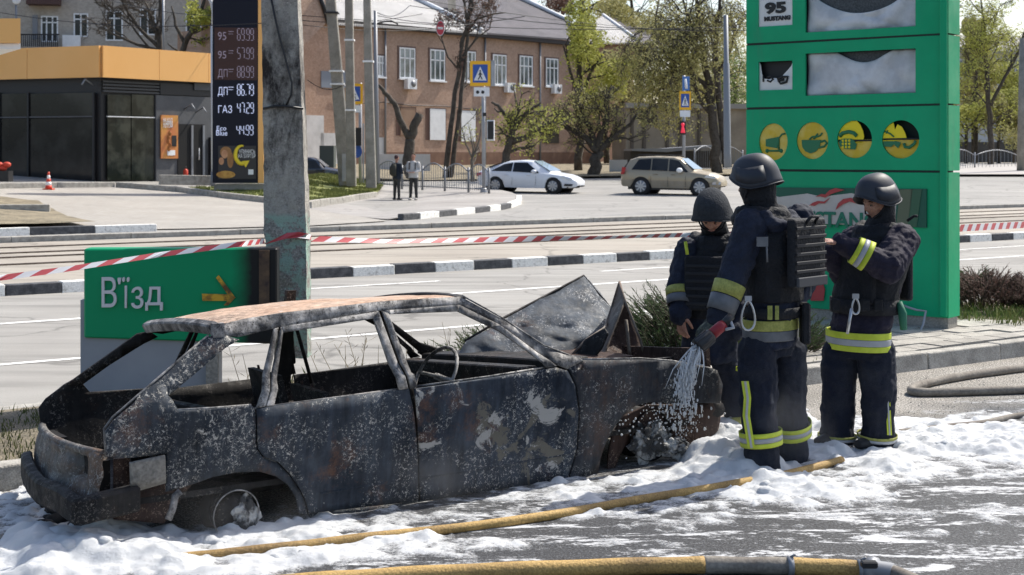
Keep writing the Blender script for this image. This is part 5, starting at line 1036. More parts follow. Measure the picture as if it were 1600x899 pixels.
# ================================================================ driving and parked cars
def interp(tab, x):
    for (a, *va), (b_, *vb) in zip(tab, tab[1:]):
        if x <= b_: t = 0 if b_ == a else max(0, (x - a) / (b_ - a)); return [p + (q - p) * t for p, q in zip(va, vb)]
    return list(tab[-1][1:])
def make_car(name, label, cat_, fr, L_, W_, tab, paint, low, wheels, wr, glassst, rake, cladding=None, extras=None, group=None):
    """fr(x, y, z): frame; x forward 0..L from the rear, y to the far side. tab: (x, zbottom, zbelt, zroof, halfwidth, roofhalf)"""
    root = thing(name, label, cat_, fr(L_ / 2, 0, 0), group)
    xs = sorted({*[t[0] for t in tab], *[L_ * i / 40 for i in range(41)]}); rings = []
    for x in xs:
        zb, zl, zr, hw, rw = interp(tab, x); zm = zb + (zl - zb) * .45; c = []
        for wx in wheels:                                   # wheel arches raise the lower edge
            d = abs(x - wx)
            if d < wr * 1.2: zb = max(zb, math.sqrt(max(0, (wr * 1.2) ** 2 - d * d)) + wr * .95)
        zb = min(zb, zl - .06); zm = max(zm, zb + .02)
        half = [(hw * .93, zb), (hw, zm), (hw * .985, zl - .04), (hw * .95, zl), (rw + (hw * .95 - rw) * .06, zr - .05), (rw * .90, zr - .008), (rw * .5, zr + .012)]
        rings.append([(x, -y, z) for y, z in half] + [(x, 0, zr + .018)] + [(x, y, z) for y, z in half[::-1]])
    n = len(rings[0]); vs = [fr(*p) for r_ in rings for p in r_]; fs = []; m = len(rings)
    for i in range(m - 1):
        for k in range(n - 1): fs.append((i * n + k, i * n + k + 1, (i + 1) * n + k + 1, (i + 1) * n + k))
    fs += [tuple(range(n))[::-1], tuple(range((m - 1) * n, m * n))]
    b = MB(); b.raw(vs, fs, 0, True)
    if low:                                                  # two tone
        for i in range(m - 1):
            for k in (0, n - 2): b.mi[i * (n - 1) + k] = 1
    body = b.build('body', [paint, low or paint], root); e = body.modifiers.new('es', 'EDGE_SPLIT'); e.split_angle = math.radians(38)
    ub = MB(); ub.hexa([fr(*p) for p in ((.35, -W_ * .42, .22), (L_ - .35, -W_ * .42, .22), (L_ - .35, W_ * .42, .22), (.35, W_ * .42, .22), (.35, -W_ * .42, .55), (L_ - .35, -W_ * .42, .55), (L_ - .35, W_ * .42, .55), (.35, W_ * .42, .55))]); ub.build('underbody', M['black'], root)
    def side(x, t, s):                                       # point on the side glass, t 0 belt .. 1 roof
        zb, zl, zr, hw, rw = interp(tab, x); return fr(x, s * (hw * .955 + (rw + (hw * .95 - rw) * .06 - hw * .95) * t + .012), zl + (zr - .05 - zl) * t)
    for s in (-1, 1):
        for pts in glassst:                                  # polygon of (x, t)
            g_ = MB(); g_.poly([side(x, t, s) for x, t in pts]); o = g_.build('side_window', M['glassd'], root); solid(o, .008, 0)
    for (x0, x1, t0, t1, nm, mt_) in rake:                    # windscreen, rear screen: between two stations
        q = []
        for x, t in ((x0, t0), (x1, t1)):
            zb, zl, zr, hw, rw = interp(tab, x); w = (rw * .88 if t else hw * .80); q.append((x, w, zr + .028))
        g_ = MB(); g_.poly([fr(q[0][0], -q[0][1], q[0][2]), fr(q[0][0], q[0][1], q[0][2]), fr(q[1][0], q[1][1], q[1][2]), fr(q[1][0], -q[1][1], q[1][2])]); o = g_.build(nm, mt_, root); solid(o, .01, 0)
    ax = (fr(1, 0, 0) - fr(0, 0, 0)).normalized(); ay = (fr(0, 1, 0) - fr(0, 0, 0)).normalized()
    for wx in wheels:
        for s in (-1, 1):
            yc = s * (W_ / 2 - .12); b = MB(); c = fr(wx, yc, wr); 
            b.tube([c - ay * .10, c - ay * .085, c + ay * .085, c + ay * .10], [wr * .9, wr, wr, wr * .9], 24); w_ = b.build('wheel', mat_tyre, root)
            b = MB(); f_ = c + ay * s * .103
            b.tube([f_ - ay * s * .02, f_ + ay * s * .004], [wr * .66, wr * .64], 20); rm = b.build('rim', M['metal'], w_)
            b = MB()
            for k in range(8):
                a = 2 * math.pi * k / 8; d = ax * math.cos(a) + UP * math.sin(a); t_ = ax * -math.sin(a) + UP * math.cos(a)
                b.prism([f_ + t_ * .022 + ay * s * .006, f_ - t_ * .022 + ay * s * .006, f_ + d * wr * .62 - t_ * .03 + ay * s * .006, f_ + d * wr * .62 + t_ * .03 + ay * s * .006], ay * s * .012)
            b.build('spokes', M['silver'], w_)
            b = MB(); cc = fr(wx, s * (W_ / 2 - .02), wr); b.tube([cc - ay * s * .1, cc - ay * s * .12], [wr * 1.16, wr * 1.16], 20); 
            b.build('wheel_well', M['black'], root)
    return root, side
mat_tyre = mat('tyre', (.02, .02, .021), .9); M['silver'] = mat('silver', (.42, .43, .45), .35, metal=.6)
LH = mat('lamp_glass', (.55, .58, .6), .1, spec=1); SKYG = mat('windscreen_glass', (.13, .19, .24), .05, spec=1)
def frame_px(pr, pf, far):
    """car frame whose near wheels stand at ground photo points pr (rear wheel), pf (front wheel); wheelbase fixed by them"""
    A, B = G(*pr, 0, True), G(*pf, 0, True); return A, B
def caramount(A, B, wb, xr, W_):
    d = (B - A); L0 = d.length; dz = d.z; d.z = 0; d.normalize(); side_ = Vector((-d.y, d.x, 0)); s = L0 / wb
    def fr(x, y, z): p = A + d * ((x - xr) * s) + side_ * ((y + W_ / 2 - .1) * s); p.z = A.z + (B.z - A.z) * ((x - xr) / wb) + z * s; return p
    return fr, s
def mount_turned(A, ang, pxf, wb, xr, W_):
    """car heading turned towards the viewer by ang; scaled so that its near front wheel falls in line with pxf"""
    d = Vector((math.cos(ang), -math.sin(ang), 0)); lo, hi = .5, 2.0
    for _ in range(40):
        s = (lo + hi) / 2; q = A + d * wb * s
        if 800 + F * q.x / q.y < pxf: lo = s
        else: hi = s
    side_ = Vector((-d.y, d.x, 0)); zb = zg(*(A + d * wb * s)[:2]) - A.z
    def fr(x, y, z): p = A + d * ((x - xr) * s) + side_ * ((y + W_ / 2 - .1) * s); p.z = A.z + zb * (x - xr) / wb + z * s; return p
    return fr, s
# white sedan
A, B = G(775, 300.5, 0, True), G(864.5, 300, 0, True); W_ = 1.86; fr, s = mount_turned(A, math.radians(22), 864.5, 2.8, 1.02, W_)
tab = [(0, .42, .78, .80, .62, .55), (.12, .32, .90, .98, .80, .62), (.45, .28, .95, 1.09, .90, .62), (.9, .26, .96, 1.24, .92, .60), (1.55, .24, .95, 1.43, .93, .60), (2.2, .22, .92, 1.475, .93, .60), (2.75, .22, .90, 1.44, .93, .60), (3.4, .22, .88, 1.12, .92, .66), (3.72, .24, .86, .93, .91, .70), (4.3, .25, .78, .84, .88, .68), (4.65, .27, .66, .72, .78, .62), (4.82, .3, .56, .60, .62, .5), (4.86, .36, .5, .52, .5, .4)]
WP = mat('white_car_paint', (.66, .69, .74), .25, spec=.6)
sed, sd_ = make_car('sedan_car', 'white sedan driving right past the metal guard fence', 'car', fr, 4.86, W_, tab, WP, None, (1.02, 3.82), .335, [[(.78, .08), (1.35, .9), (1.80, .93), (1.80, .05)], [(1.86, .05), (1.86, .93), (2.5, .93), (3.15, .12), (3.1, .04)]], [(2.78, 3.62, 1, 0, 'windscreen', SKYG), (1.3, .5, 1, 0, 'rear_window', M['glassd'])])
def bit(par, fr, pts, name, m, off=.01):
    b = MB(); b.poly([fr(*p) for p in pts]); o = b.build(name, m, par); solid(o, .02, 0); return o
Y0 = -W_ / 2
bit(sed, fr, [(4.15, Y0 + .0, .70), (4.55, Y0 + .07, .62), (4.72, Y0 + .2, .62), (4.66, Y0 + .15, .70), (4.3, Y0 + .03, .80)], 'headlight', LH); bit(sed, fr, [(4.35, Y0 + .01, .34), (4.7, Y0 + .12, .34), (4.74, Y0 + .2, .42), (4.4, Y0 + .01, .44)], 'bumper_intake', M['black']); bit(sed, fr, [(.02, Y0 + .3, .72), (.03, Y0 + .12, .72), (.3, Y0 + .0, .80), (.3, Y0, .90), (.05, Y0 + .15, .86)], 'tail_light', mat('tail_red', (.4, .03, .03), .3))
b = MB(); b.ball(fr(2.95, Y0 - .09, .98), .11, sc=(1.1, .8, .7)); b.build('wing_mirror', WP, sed)
for x in (1.83, 2.98):
    b = MB(); b.tube([fr(x, Y0 - .003, .33), fr(x + .03, Y0 - .005, .6), fr(x, Y0 + .04, .9)], .006, 4); b.build('door_gap', M['black'], sed)
for x in (1.5, 2.55): b = MB(); b.tube([fr(x, Y0 - .01, .80), fr(x + .18, Y0 - .01, .80)], .016, 5); b.build('door_handle', WP, sed)
bit(sed, fr, [(4.77, Y0 + .45, .38), (4.80, Y0 + .8, .38), (4.82, Y0 + .8, .5), (4.79, Y0 + .45, .5)], 'number_plate', M['white'])
# gold SUV
A, B = G(1002, 303.8, 0, True), G(1094, 303.6, 0, True); W_ = 1.88; fr, s = mount_turned(A, math.radians(22), 1093.5, 2.74, 1.0, W_)
GP = mat('gold_car_paint', (.34, .29, .21), .35, metal=.3); GP2 = mat('gold_lower_paint', (.25, .21, .15), .55, col2=(.30, .26, .20), scale=3)
tab = [(0, .45, .85, .90, .75, .62), (.10, .36, 1.0, 1.15, .86, .66), (.4, .34, 1.08, 1.58, .92, .66), (.75, .32, 1.10, 1.70, .93, .66), (1.6, .30, 1.08, 1.74, .94, .66), (2.5, .30, 1.05, 1.72, .94, .66), (2.85, .30, 1.04, 1.62, .94, .66), (3.4, .30, 1.02, 1.17, .93, .72), (3.55, .30, 1.01, 1.10, .92, .74), (4.15, .32, .92, 1.0, .88, .70), (4.5, .36, .74, .86, .76, .6), (4.66, .42, .6, .66, .58, .5)]
suv, _ = make_car('suv_car', 'gold beige estate off-roader driving right behind the firefighters', 'car', fr, 4.66, W_, tab, GP, GP2, (1.0, 3.74), .37, [[(.55, .08), (.85, .88), (1.45, .92), (1.45, .04)], [(1.50, .04), (1.50, .92), (2.25, .92), (2.25, .04)], [(2.31, .04), (2.31, .92), (2.72, .9), (3.2, .15), (3.15, .04)]], [(2.82, 3.45, 1, 0, 'windscreen', SKYG), (.42, .12, 1, 0, 'rear_window', M['glassd'])])
Y0 = -W_ / 2
bit(suv, fr, [(3.95, Y0 + .02, .82), (4.4, Y0 + .12, .76), (4.52, Y0 + .25, .80), (4.4, Y0 + .12, .88), (4.1, Y0 + .03, .93)], 'headlight', LH); bit(suv, fr, [(4.3, Y0 + .05, .50), (4.62, Y0 + .3, .50), (4.64, Y0 + .35, .62), (4.35, Y0 + .05, .62)], 'bumper_trim', M['silver']); bit(suv, fr, [(.03, Y0 + .1, .9), (.2, Y0 + .01, .92), (.3, Y0 + .0, 1.2), (.1, Y0 + .08, 1.25)], 'tail_light', bpy.data.materials['tail_red'])
for s_ in (-1, 1): b = MB(); b.tube([fr(.7, s_ * .62, 1.73), fr(.85, s_ * .62, 1.80), fr(2.4, s_ * .62, 1.80), fr(2.6, s_ * .62, 1.74)], .022, 5); b.build('roof_rail', M['black'], suv)
for x in (1.0, 2.0): b = MB(); b.tube([fr(x, -.62, 1.80), fr(x, .62, 1.80)], .02, 5); b.build('cross_bar', M['black'], suv)
b = MB(); b.ball(fr(2.85, Y0 - .10, 1.12), .13, sc=(1, .8, .8)); b.build('wing_mirror', M['white'], suv)
for x in (1.48, 2.28, 3.1): b = MB(); b.tube([fr(x, Y0 - .003, .38), fr(x, Y0 - .008, .7), fr(x, Y0 + .04, 1.02)], .007, 4); b.build('door_gap', M['black'], suv)
for x in (1.6, 2.45): b = MB(); b.tube([fr(x, Y0 - .01, .93), fr(x + .2, Y0 - .01, .93)], .02, 5); b.build('door_handle', GP, suv)
# parked dark estate behind the poles, and a partly hidden one
def boxcar(name, label, x0, x1, ytop, ybot, Y, paint):
    A = P(x0, ybot, Y); B = P(x1, ybot, Y); L0 = (B - A).length; H0 = (ybot - ytop) / F * Y; k = H0 / 1.75
    def fr(x, y, z): return A + Vector((x * L0 / 4.6, (y + .9) * 1.0, z * k))
    tab = [(0, .4, .95, 1.05, .8, .62), (.1, .32, 1.02, 1.55, .88, .66), (.7, .3, 1.05, 1.72, .92, .66), (2.4, .3, 1.03, 1.74, .93, .66), (2.8, .3, 1.03, 1.62, .93, .66), (3.4, .3, 1.02, 1.15, .92, .72), (4.3, .32, .9, .98, .86, .66), (4.6, .45, .62, .66, .6, .5)]
    return make_car(name, label, 'car', fr, 4.6, 1.86, tab, paint, None, (.95, 3.7), .35, [[(.4, .1), (.6, .9), (1.4, .92), (1.4, .05)], [(1.46, .05), (1.46, .92), (2.7, .9), (3.2, .15)]], [(2.82, 3.42, 1, 0, 'windscreen', SKYG), (.12, .05, 1, 0, 'rear_window', M['glassd'])])
boxcar('parked_car', 'dark blue estate car parked behind the grass bank and leaning pole', 430, 534, 246, 290, 68, mat('dark_blue_paint', (.012, .02, .035), .15, spec=.9))
boxcar('parked_car', 'grey car mostly hidden behind the rightmost concrete poles', 566, 640, 262, 290, 85, mat('grey_car_paint', (.16, .17, .19), .25, spec=.7))
# ================================================================ the burnt car
def burnt(name, base=(.022, .027, .036), base2=(.05, .058, .068), fleck=(.52, .50, .46), amount=.5, net=14, patch=None, rust=.25, rough=.75, rustc=(.16, .075, .04), big=2.2, bump=.6):
    m = mat(name, base, rough, spec=.22, metal=.05); T = node_tools(m)
    warp = T['n'].new('ShaderNodeVectorMath'); warp.operation = 'MULTIPLY_ADD'; nn_ = T['n'].new('ShaderNodeTexNoise'); nn_.inputs['Scale'].default_value = 9; T['L'].new(T['g'].outputs['Position'], nn_.inputs['Vector'])
    T['L'].new(nn_.outputs[1], warp.inputs[0]); warp.inputs[1].default_value = (.09, .09, .09); T['L'].new(T['g'].outputs['Position'], warp.inputs[2])
    col = T['mix'](T['ramp'](T['nz'](big, 7, .7), (.35, 0), (.68, 1)), base, base2)
    v = T['mapping']((3.0, 3.0, .30)); col = T['mix'](.8, col, T['ramp'](T['nz'](7, 5, .7, v), (.3, .45), (.7, 1.6)), 'MULTIPLY')
    # rust and ash
    col = T['mix'](T['ramp'](T['nz'](2.3, 9, .8), (.58 - rust * .3, 0), (.74 - rust * .2, .85)), col, rustc)
    # net of pale burst paint where blisters broke
    e1 = T['ramp'](T['vor'](net, vec=warp.outputs[0]), (.0, 1), (.09, 0)); e2 = T['ramp'](T['vor'](net * 2.3, vec=warp.outputs[0]), (.0, 1), (.07, 0))
    br = T['ramp'](T['nz'](34, 5, .8), (.50, 0), (.56, 1)); mk = T['ramp'](T['nz'](1.5, 7, .75), (.66 - amount * .3, 0), (.72 - amount * .3, 1))
    e = T['mix'](1.0, T['mix'](1.0, T['mix'](1.0, e1, e2, 'SCREEN'), br, 'MULTIPLY'), mk, 'MULTIPLY'); col = T['mix'](e, col, fleck)
    sp = T['mix'](1.0, T['ramp'](T['nz'](62, 4, .9), (.555, 0), (.60, 1)), T['ramp'](T['nz'](4, 6, .7), (.48, 0), (.56, .85)), 'MULTIPLY'); col = T['mix'](sp, col, fleck)
    h = T['nz'](22, 7, .75)
    if patch:                                                # large bare flakes
        for (px_, c_, lo) in patch:
            f = T['ramp'](T['nz'](px_, 9, .68, dist=.6), (lo, 0), (lo + .025, 1)); col = T['mix'](f, col, c_)
    T['L'].new(col, T['b'].inputs['Base Color']); T['L'].new(T['ramp'](T['nz'](12, 5, .7), (.3, .45), (.7, .95)), T['b'].inputs['Roughness'])
    T['bump'](T['mix'](.5, h, e), bump, .012); return m
BM = dict(side=burnt('burnt_blistered_paint', (.012, .016, .023), (.050, .060, .074), amount=.70, net=21, rust=.15), door=burnt('burnt_door_paint', (.011, .016, .025), (.055, .066, .082), amount=.10, net=30, rust=.10, patch=[(5.2, (.34, .33, .31), .655)]),
          fdoor=burnt('burnt_flaking_paint', (.011, .016, .026), (.055, .068, .088), amount=.08, net=26, rust=.1, patch=[(3.0, (.13, .12, .10), .59), (4.6, (.36, .35, .33), .585)]),
          fender=burnt('burnt_fender_paint', (.014, .018, .026), (.065, .066, .070), amount=.15, rust=.22, rustc=(.12, .07, .05)),
          roof=burnt('burnt_roof_scale', (.40, .25, .165), (.48, .37, .29), (.07, .055, .045), amount=.3, net=50, rust=.12, rustc=(.22, .13, .09), big=3, bump=1.0, patch=[(7, (.50, .45, .41), .60)]),
          rust=burnt('rusted_steel', (.030, .020, .017), (.055, .034, .028), (.3, .22, .17), amount=.1, rust=.35, rustc=(.06, .032, .024)),
          black=burnt('charred_inside', (.010, .010, .011), (.024, .022, .021), (.2, .18, .16), amount=.05, rust=.1, rustc=(.05, .03, .02)),
          frame=burnt('ash_grey_frame', (.05, .053, .06), (.50, .48, .46), (.012, .012, .013), amount=.6, net=60, rust=.45, rustc=(.03, .027, .026), big=11),
          rear=burnt('burnt_rear_panel', (.055, .052, .05), (.17, .165, .155), (.42, .40, .37), amount=.6, net=22, rust=.35, rustc=(.16, .08, .04), big=5),
          hood=burnt('burnt_bonnet', (.025, .03, .038), (.10, .115, .135), (.5, .5, .5), amount=.1, net=30, rust=.1, rough=.5, big=3, patch=[(3.0, (.30, .31, .32), .66)]))
VN, WB, ZB = 6.50, 1.40, .70
def vs(z): return VN + .30 * max(0, z - ZB) + (.10 * max(0, .35 - z))
def CS(px, py, off=0.0):
    z = .6
    for _ in range(25):
        v = vs(z) + off; u = u_at(px, v); Y = DY * u + DX * v; z = HC + (YH - py) / F * Y
    return u, z
def near(u, z, off=0): return R(u, vs(z) + off, z)
def far(u, z, off=0):
    u = u + .13 * min(1, max(0, 1 - (u - 2.3) / 2.0))
    return R(u, VN + WB - (vs(z) - VN) - off, z - .12 * min(1, z / .55))   # the shell has sunk on its far side
wreck = thing('burnt_car', 'burnt out five door hatchback shell without glass or tyres standing in foam', 'car', R(4.6, VN + WB / 2, 0))
def panel(name, px_pts, m, off=0.0, side='n', par=None, dent=.006, t=.014, step=.07, seed=0, parts=None):
    """sheet metal panel given by photo points, cut into a fine grid and slightly buckled; returns the object"""
    pts = [CS(x, y, off) for x, y in px_pts]; me = bpy.data.meshes.new(name); bm = bmesh.new(); bm.faces.new([bm.verts.new((u, z, 0)) for u, z in pts]); bm.normal_update()
    bmesh.ops.triangulate(bm, faces=bm.faces[:])
    for ax, vals in ((0, [p[0] for p in pts]), (1, [p[1] for p in pts])):
        k = math.floor(min(vals) / step) + 1
        while k * step < max(vals):
            co = [0, 0, 0]; no = [0, 0, 0]; co[ax] = k * step; no[ax] = 1; bmesh.ops.bisect_plane(bm, geom=bm.verts[:] + bm.edges[:] + bm.faces[:], plane_co=co, plane_no=no); k += 1
    bmesh.ops.triangulate(bm, faces=bm.faces[:])
    for v in bm.verts:
        u, z = v.co.x, v.co.y; d = dent * (noise.noise(Vector((u * 2.6, z * 2.6, seed))) * 2.2 + noise.noise(Vector((u * 7, z * 7, seed + 3))) * .8)
        bulge = .035 * math.exp(-((z - .62) / .25) ** 2) if z < ZB else 0
        v.co = near(u, z, off + d - bulge) if side == 'n' else far(u, z, off + d - bulge)
    bmesh.ops.recalc_face_normals(bm, faces=bm.faces); bm.to_mesh(me); bm.free(); me.materials.append(m)
    for p in me.polygons: p.use_smooth = True
    o = link(name, me, par or wreck); reorigin(o); solid(o, t, 0); return o
QUARTER = [(322, 527), (290, 555), (240, 598), (173, 655), (160, 672), (163, 712), (200, 714), (258, 707), (258, 768), (280, 762), (302, 755), (331, 744), (365, 737), (403, 736), (430, 744), (449, 757), (462, 777), (468, 803), (480, 803), (475, 783), (468, 767), (450, 741), (431, 722), (409, 714), (397, 700), (393, 637), (388, 632), (330, 637), (274, 640), (262, 620), (300, 588), (350, 545), (372, 531), (345, 522)]
RDOOR = [(396, 637), (421, 633), (618, 608), (633, 606), (643, 650), (650, 700), (653, 782), (483, 802), (478, 783), (471, 768), (453, 741), (433, 721), (411, 713), (400, 700)]
FDOOR = [(641, 606), (700, 598), (780, 586), (862, 573), (879, 578), (892, 603), (900, 640), (900, 700), (886, 748), (657, 782), (654, 700), (647, 650)]
FENDER = [(882, 575), (906, 562), (1000, 561), (1050, 565), (1090, 570), (1113, 577), (1124, 600), (1122, 629), (1042, 629), (1010, 628), (990, 633), (973, 645), (957, 668), (946, 690), (938, 715), (934, 740), (889, 748), (903, 700), (903, 640), (895, 603)]
RAIL = [(343, 508), (380, 499), (440, 489), (520, 480), (590, 472), (660, 467), (719, 464), (780, 497), (850, 543), (906, 562), (880, 576), (866, 570), (780, 507), (719, 477), (590, 486), (434, 512), (372, 527), (345, 524)]
QUARTER_F = [(x, y) if (x, y) not in ((274, 640), (262, 620), (300, 588), (350, 545), (372, 531)) else {274: (256, 642), 262: (240, 624), 300: (281, 588), 350: (338, 545), 372: (362, 532)}[x] for x, y in QUARTER]
QUARTER_F = [{(163, 712): (166, 770), (200, 714): (176, 800), (258, 707): (230, 806), (258, 768): (258, 790)}.get(p, p) for p in QUARTER_F]
for sd_, q in (('n', 0), ('f', 40)):
    panel('quarter_panel', QUARTER if sd_ == 'n' else QUARTER_F, BM['side'] if sd_ == 'n' else BM['black'], 0, sd_, seed=1 + q)
    panel('roof_rail', RAIL, BM['frame'] if sd_ == 'n' else BM['black'], -.004, sd_, seed=2 + q, dent=.004, t=.012)
    rd = panel('rear_door', RDOOR, BM['door'] if sd_ == 'n' else BM['black'], -.008, sd_, seed=3 + q)
    fm = BM['frame'] if sd_ == 'n' else BM['black']
    for nm, pts in (('window_frame', [(396, 636), (409, 634), (434, 512), (427, 514)]), ('window_frame', [(411, 634), (423, 632), (441, 520), (438, 511)]), ('window_frame', [(438, 511), (590, 487), (583, 498), (441, 520)]), ('window_frame', [(583, 498), (591, 487), (632, 606), (618, 608)])):
        panel(nm, pts, fm, -.012, sd_, par=rd, t=.014, dent=.004, seed=q)
    fd = panel('front_door', FDOOR, BM['fdoor'] if sd_ == 'n' else BM['black'], -.008, sd_, seed=4 + q)
    for nm, pts in (('window_frame', [(596, 486), (606, 490), (646, 604), (636, 606)]), ('window_frame', [(596, 486), (718, 477), (716, 487), (606, 491)]), ('window_frame', [(718, 477), (780, 508), (864, 571), (848, 574), (836, 558), (780, 518), (716, 487)])):
        panel(nm, pts, fm, -.012, sd_, par=fd, t=.014, dent=.004, seed=q)
    panel('front_wing', FENDER, BM['fender'], 0, sd_, seed=5 + q)
    panel('sill', [(482, 802), (655, 783), (888, 749), (936, 738), (932, 750), (886, 766), (660, 800), (488, 818)], BM['side'] if sd_ == 'n' else BM['black'], .02, sd_, seed=6 + q)
# belt highlights and body crease
for pts in ([(274, 641), (330, 638), (392, 633)], [(398, 638), (520, 622), (632, 607)], [(642, 605), (760, 589), (866, 572)]):
    b = MB(); b.tube([near(*CS(x, y, -.03), -.03) for x, y in pts], .006, 6); b.build('belt_strip', BM['frame'], wreck)
for pts in ([(205, 712), (300, 700), (396, 689)], [(500, 771), (580, 759), (650, 749)], [(658, 748), (780, 728), (898, 708)], [(905, 616), (1000, 606), (1119, 596)], [(403, 690), (520, 676), (648, 662)]):
    b = MB(); b.tube([near(*CS(x, y, -.012), -.012) for x, y in pts], .006, 6); b.build('body_crease', BM['door'], wreck)
# door gaps are real: dark strips behind them
for pts in ([(591, 484), (594, 484), (640, 607), (654, 700), (656, 783), (650, 784), (648, 700), (634, 607)], [(390, 636), (398, 636), (403, 700), (436, 722), (474, 768), (484, 803), (477, 803), (466, 768), (430, 724), (396, 702)], [(878, 576), (886, 576), (898, 603), (904, 640), (904, 700), (890, 749), (884, 749), (898, 700), (898, 640), (890, 604)]):
    panel('door_seal', pts, BM['black'], .03, 'n', dent=0)
b = MB(); b.tube([near(*CS(x, y, -.03), -.03) for x, y in ((669, 640), (668, 626), (674, 622), (690, 622), (693, 634))], .008, 6); b.build('door_handle', BM['frame'], wreck)
for x, y in ((430, 665), (661, 634)):
    b = MB(); u, z = CS(x, y, -.02); b.box(near(u, z, -.014), (.06, .03, .02), (D3, N3, UP)); b.build('door_handle', BM['black'], wreck)
# filler patch, tail lamp hole, valance
panel('body_patch', [(200, 722), (255, 710), (258, 754), (203, 770)], mat('primer_patch', (.15, .145, .135), .9, col2=(.22, .21, .19), scale=12, fine=(60, .3), bump=.4), -.01, 'n', dent=.003)
panel('rusted_valance', [(175, 716), (200, 714), (201, 772), (262, 754), (300, 756), (275, 790), (256, 818), (178, 812)], BM['rust'], .06, 'n')
b = MB(); b.tube([near(*CS(x, y, -.03), -.03) for x, y in ((282, 768), (274, 775), (270, 795), (263, 812))], .018, 7); b.build('torn_bracket', BM['frame'], wreck)
# roof sheet
def railtop(): return [CS(x, y) for x, y in ((343, 508), (380, 499), (440, 489), (520, 480), (590, 472), (660, 467), (719, 464))]
rt = sorted(railtop()); nU, nV = 56, 24; vsx = []; fs = []
def rz(u): return interp([(a, b_) for a, b_ in rt], u)[0]
u0, u1 = rt[0][0], rt[-1][0]
for i in range(nU + 1):
    t = i / nU
    for j in range(nV + 1):
        s = j / nV; u = u0 + (u1 - u0) * t + .05 * (1 - (2 * s - 1) ** 2) * (1 if t > .9 else 0) - .02 * (1 - (2 * s - 1) ** 2) * (1 if t < .1 else 0); z = rz(min(max(u, u0), u1))
        z2 = z + .035 * (1 - (2 * s - 1) ** 2) * (.5 + .5 * math.sin(math.pi * min(1, t * 1.15 + .1))) + .006 * noise.noise(Vector((u * 3, s * 4, 0))) + .004 * noise.noise(Vector((u * 9, s * 12, 3)))
        a, c = near(u, z), far(u, z); p = a.lerp(c, s); p.z += z2 - z; vsx.append(p)
for i in range(nU):
    for j in range(nV): fs.append((i * (nV + 1) + j, (i + 1) * (nV + 1) + j, (i + 1) * (nV + 1) + j + 1, i * (nV + 1) + j + 1))
b = MB(); b.raw(vsx, fs, 0, True); o = b.build('roof', BM['roof'], wreck); solid(o, .018)
# cross members: header over tailgate, windscreen header, scuttle
def cross(name, px, py, m, w, h, off=0, bow=0.0, n=10, dz=0, tilt=0):
    u, z = CS(px, py); b = MB(); A, C = near(u, z, .01), far(u, z, .01); pts = []
    for i in range(n + 1):
        s = i / n; p = A.lerp(C, s) + D3 * (off + bow * (1 - (2 * s - 1) ** 2)) + UP * (dz * (1 - (2 * s - 1) ** 2)); pts.append(p)
    X = (D3 * math.cos(tilt) + UP * math.sin(tilt)) * w / 2; Z_ = (UP * math.cos(tilt) - D3 * math.sin(tilt)) * h / 2
    vs_ = []; f = []
    for p in pts: vs_ += [p - X - Z_, p + X - Z_, p + X + Z_, p - X + Z_]
    for i in range(n):
        for k in range(4): f.append((4 * i + k, 4 * i + (k + 1) % 4, 4 * i + 4 + (k + 1) % 4, 4 * i + 4 + k))
    f += [(3, 2, 1, 0), tuple(range(4 * n, 4 * n + 4))]; b.raw(vs_, f); return bevel(b.build(name, m, wreck), .008)
cross('tailgate_header', 338, 514, BM['frame'], .05, .062, 0, -.01, dz=.018, tilt=.5); cross('screen_header', 722, 470, BM['black'], .07, .05, .0, .04, dz=.03)
cross('scuttle', 900, 566, BM['black'], .30, .05, -.05, .05); cross('dashboard_bar', 850, 590, BM['black'], .12, .14, -.1)
cross('parcel_shelf_rail', 400, 660, BM['black'], .05, .05)
# C pillar corner bracket
b = MB(); b.box(near(*CS(339, 516), -.008), (.06, .03, .07), (D3, N3, UP)); b.build('corner_bracket', BM['frame'], wreck)
# rear panel under the tailgate opening
uR, zT_ = CS(163, 690); uB, zBt = CS(185, 800); zlip = CS(163, 710)[1]
nS, nZ = 26, 10; v2 = []; f2 = []
for j in range(nZ + 1):
    w = j / nZ; z = zBt + .02 + (zlip - zBt - .02) * w
    for i in range(nS + 1):
        s = i / nS; p = near(uR, z, 0).lerp(far(uR, z, 0), s) - D3 * (.07 * (1 - (2 * s - 1) ** 2) + .03 * (1 - w)) + D3 * .02 * noise.noise(Vector((s * 6, w * 4, 1))) + UP * (.012 * noise.noise(Vector((s * 8, w * 3, 5))) - .05 * s * (1 - w) * .3)
        if .10 < s < .26 and .45 < w < .95: p += D3 * .09
        v2.append(p)
for j in range(nZ):
    for i in range(nS): f2.append((j * (nS + 1) + i, j * (nS + 1) + i + 1, (j + 1) * (nS + 1) + i + 1, (j + 1) * (nS + 1) + i))
b = MB(); b.raw(v2, f2, 0, True); o = b.build('rear_panel', BM['rear'], wreck); solid(o, .02)
b = MB(); zl = zlip + .0; b.tube([near(uR, zl, 0).lerp(far(uR, zl, 0), i / 12) - D3 * (.07 * (1 - (2 * i / 12 - 1) ** 2)) for i in range(13)], .022, 6); b.build('tailgate_lip', BM['rear'], wreck)
for s0, nm in ((.18, 'n'), (.84, 'f')):
    c = near(uR, zlip - .12).lerp(far(uR, zlip - .12), s0); b = MB(); b.box(c + D3 * .02, (.06, .24, .15), (D3, N3, UP)); b.build('tail_lamp_hole', BM['black'], wreck)
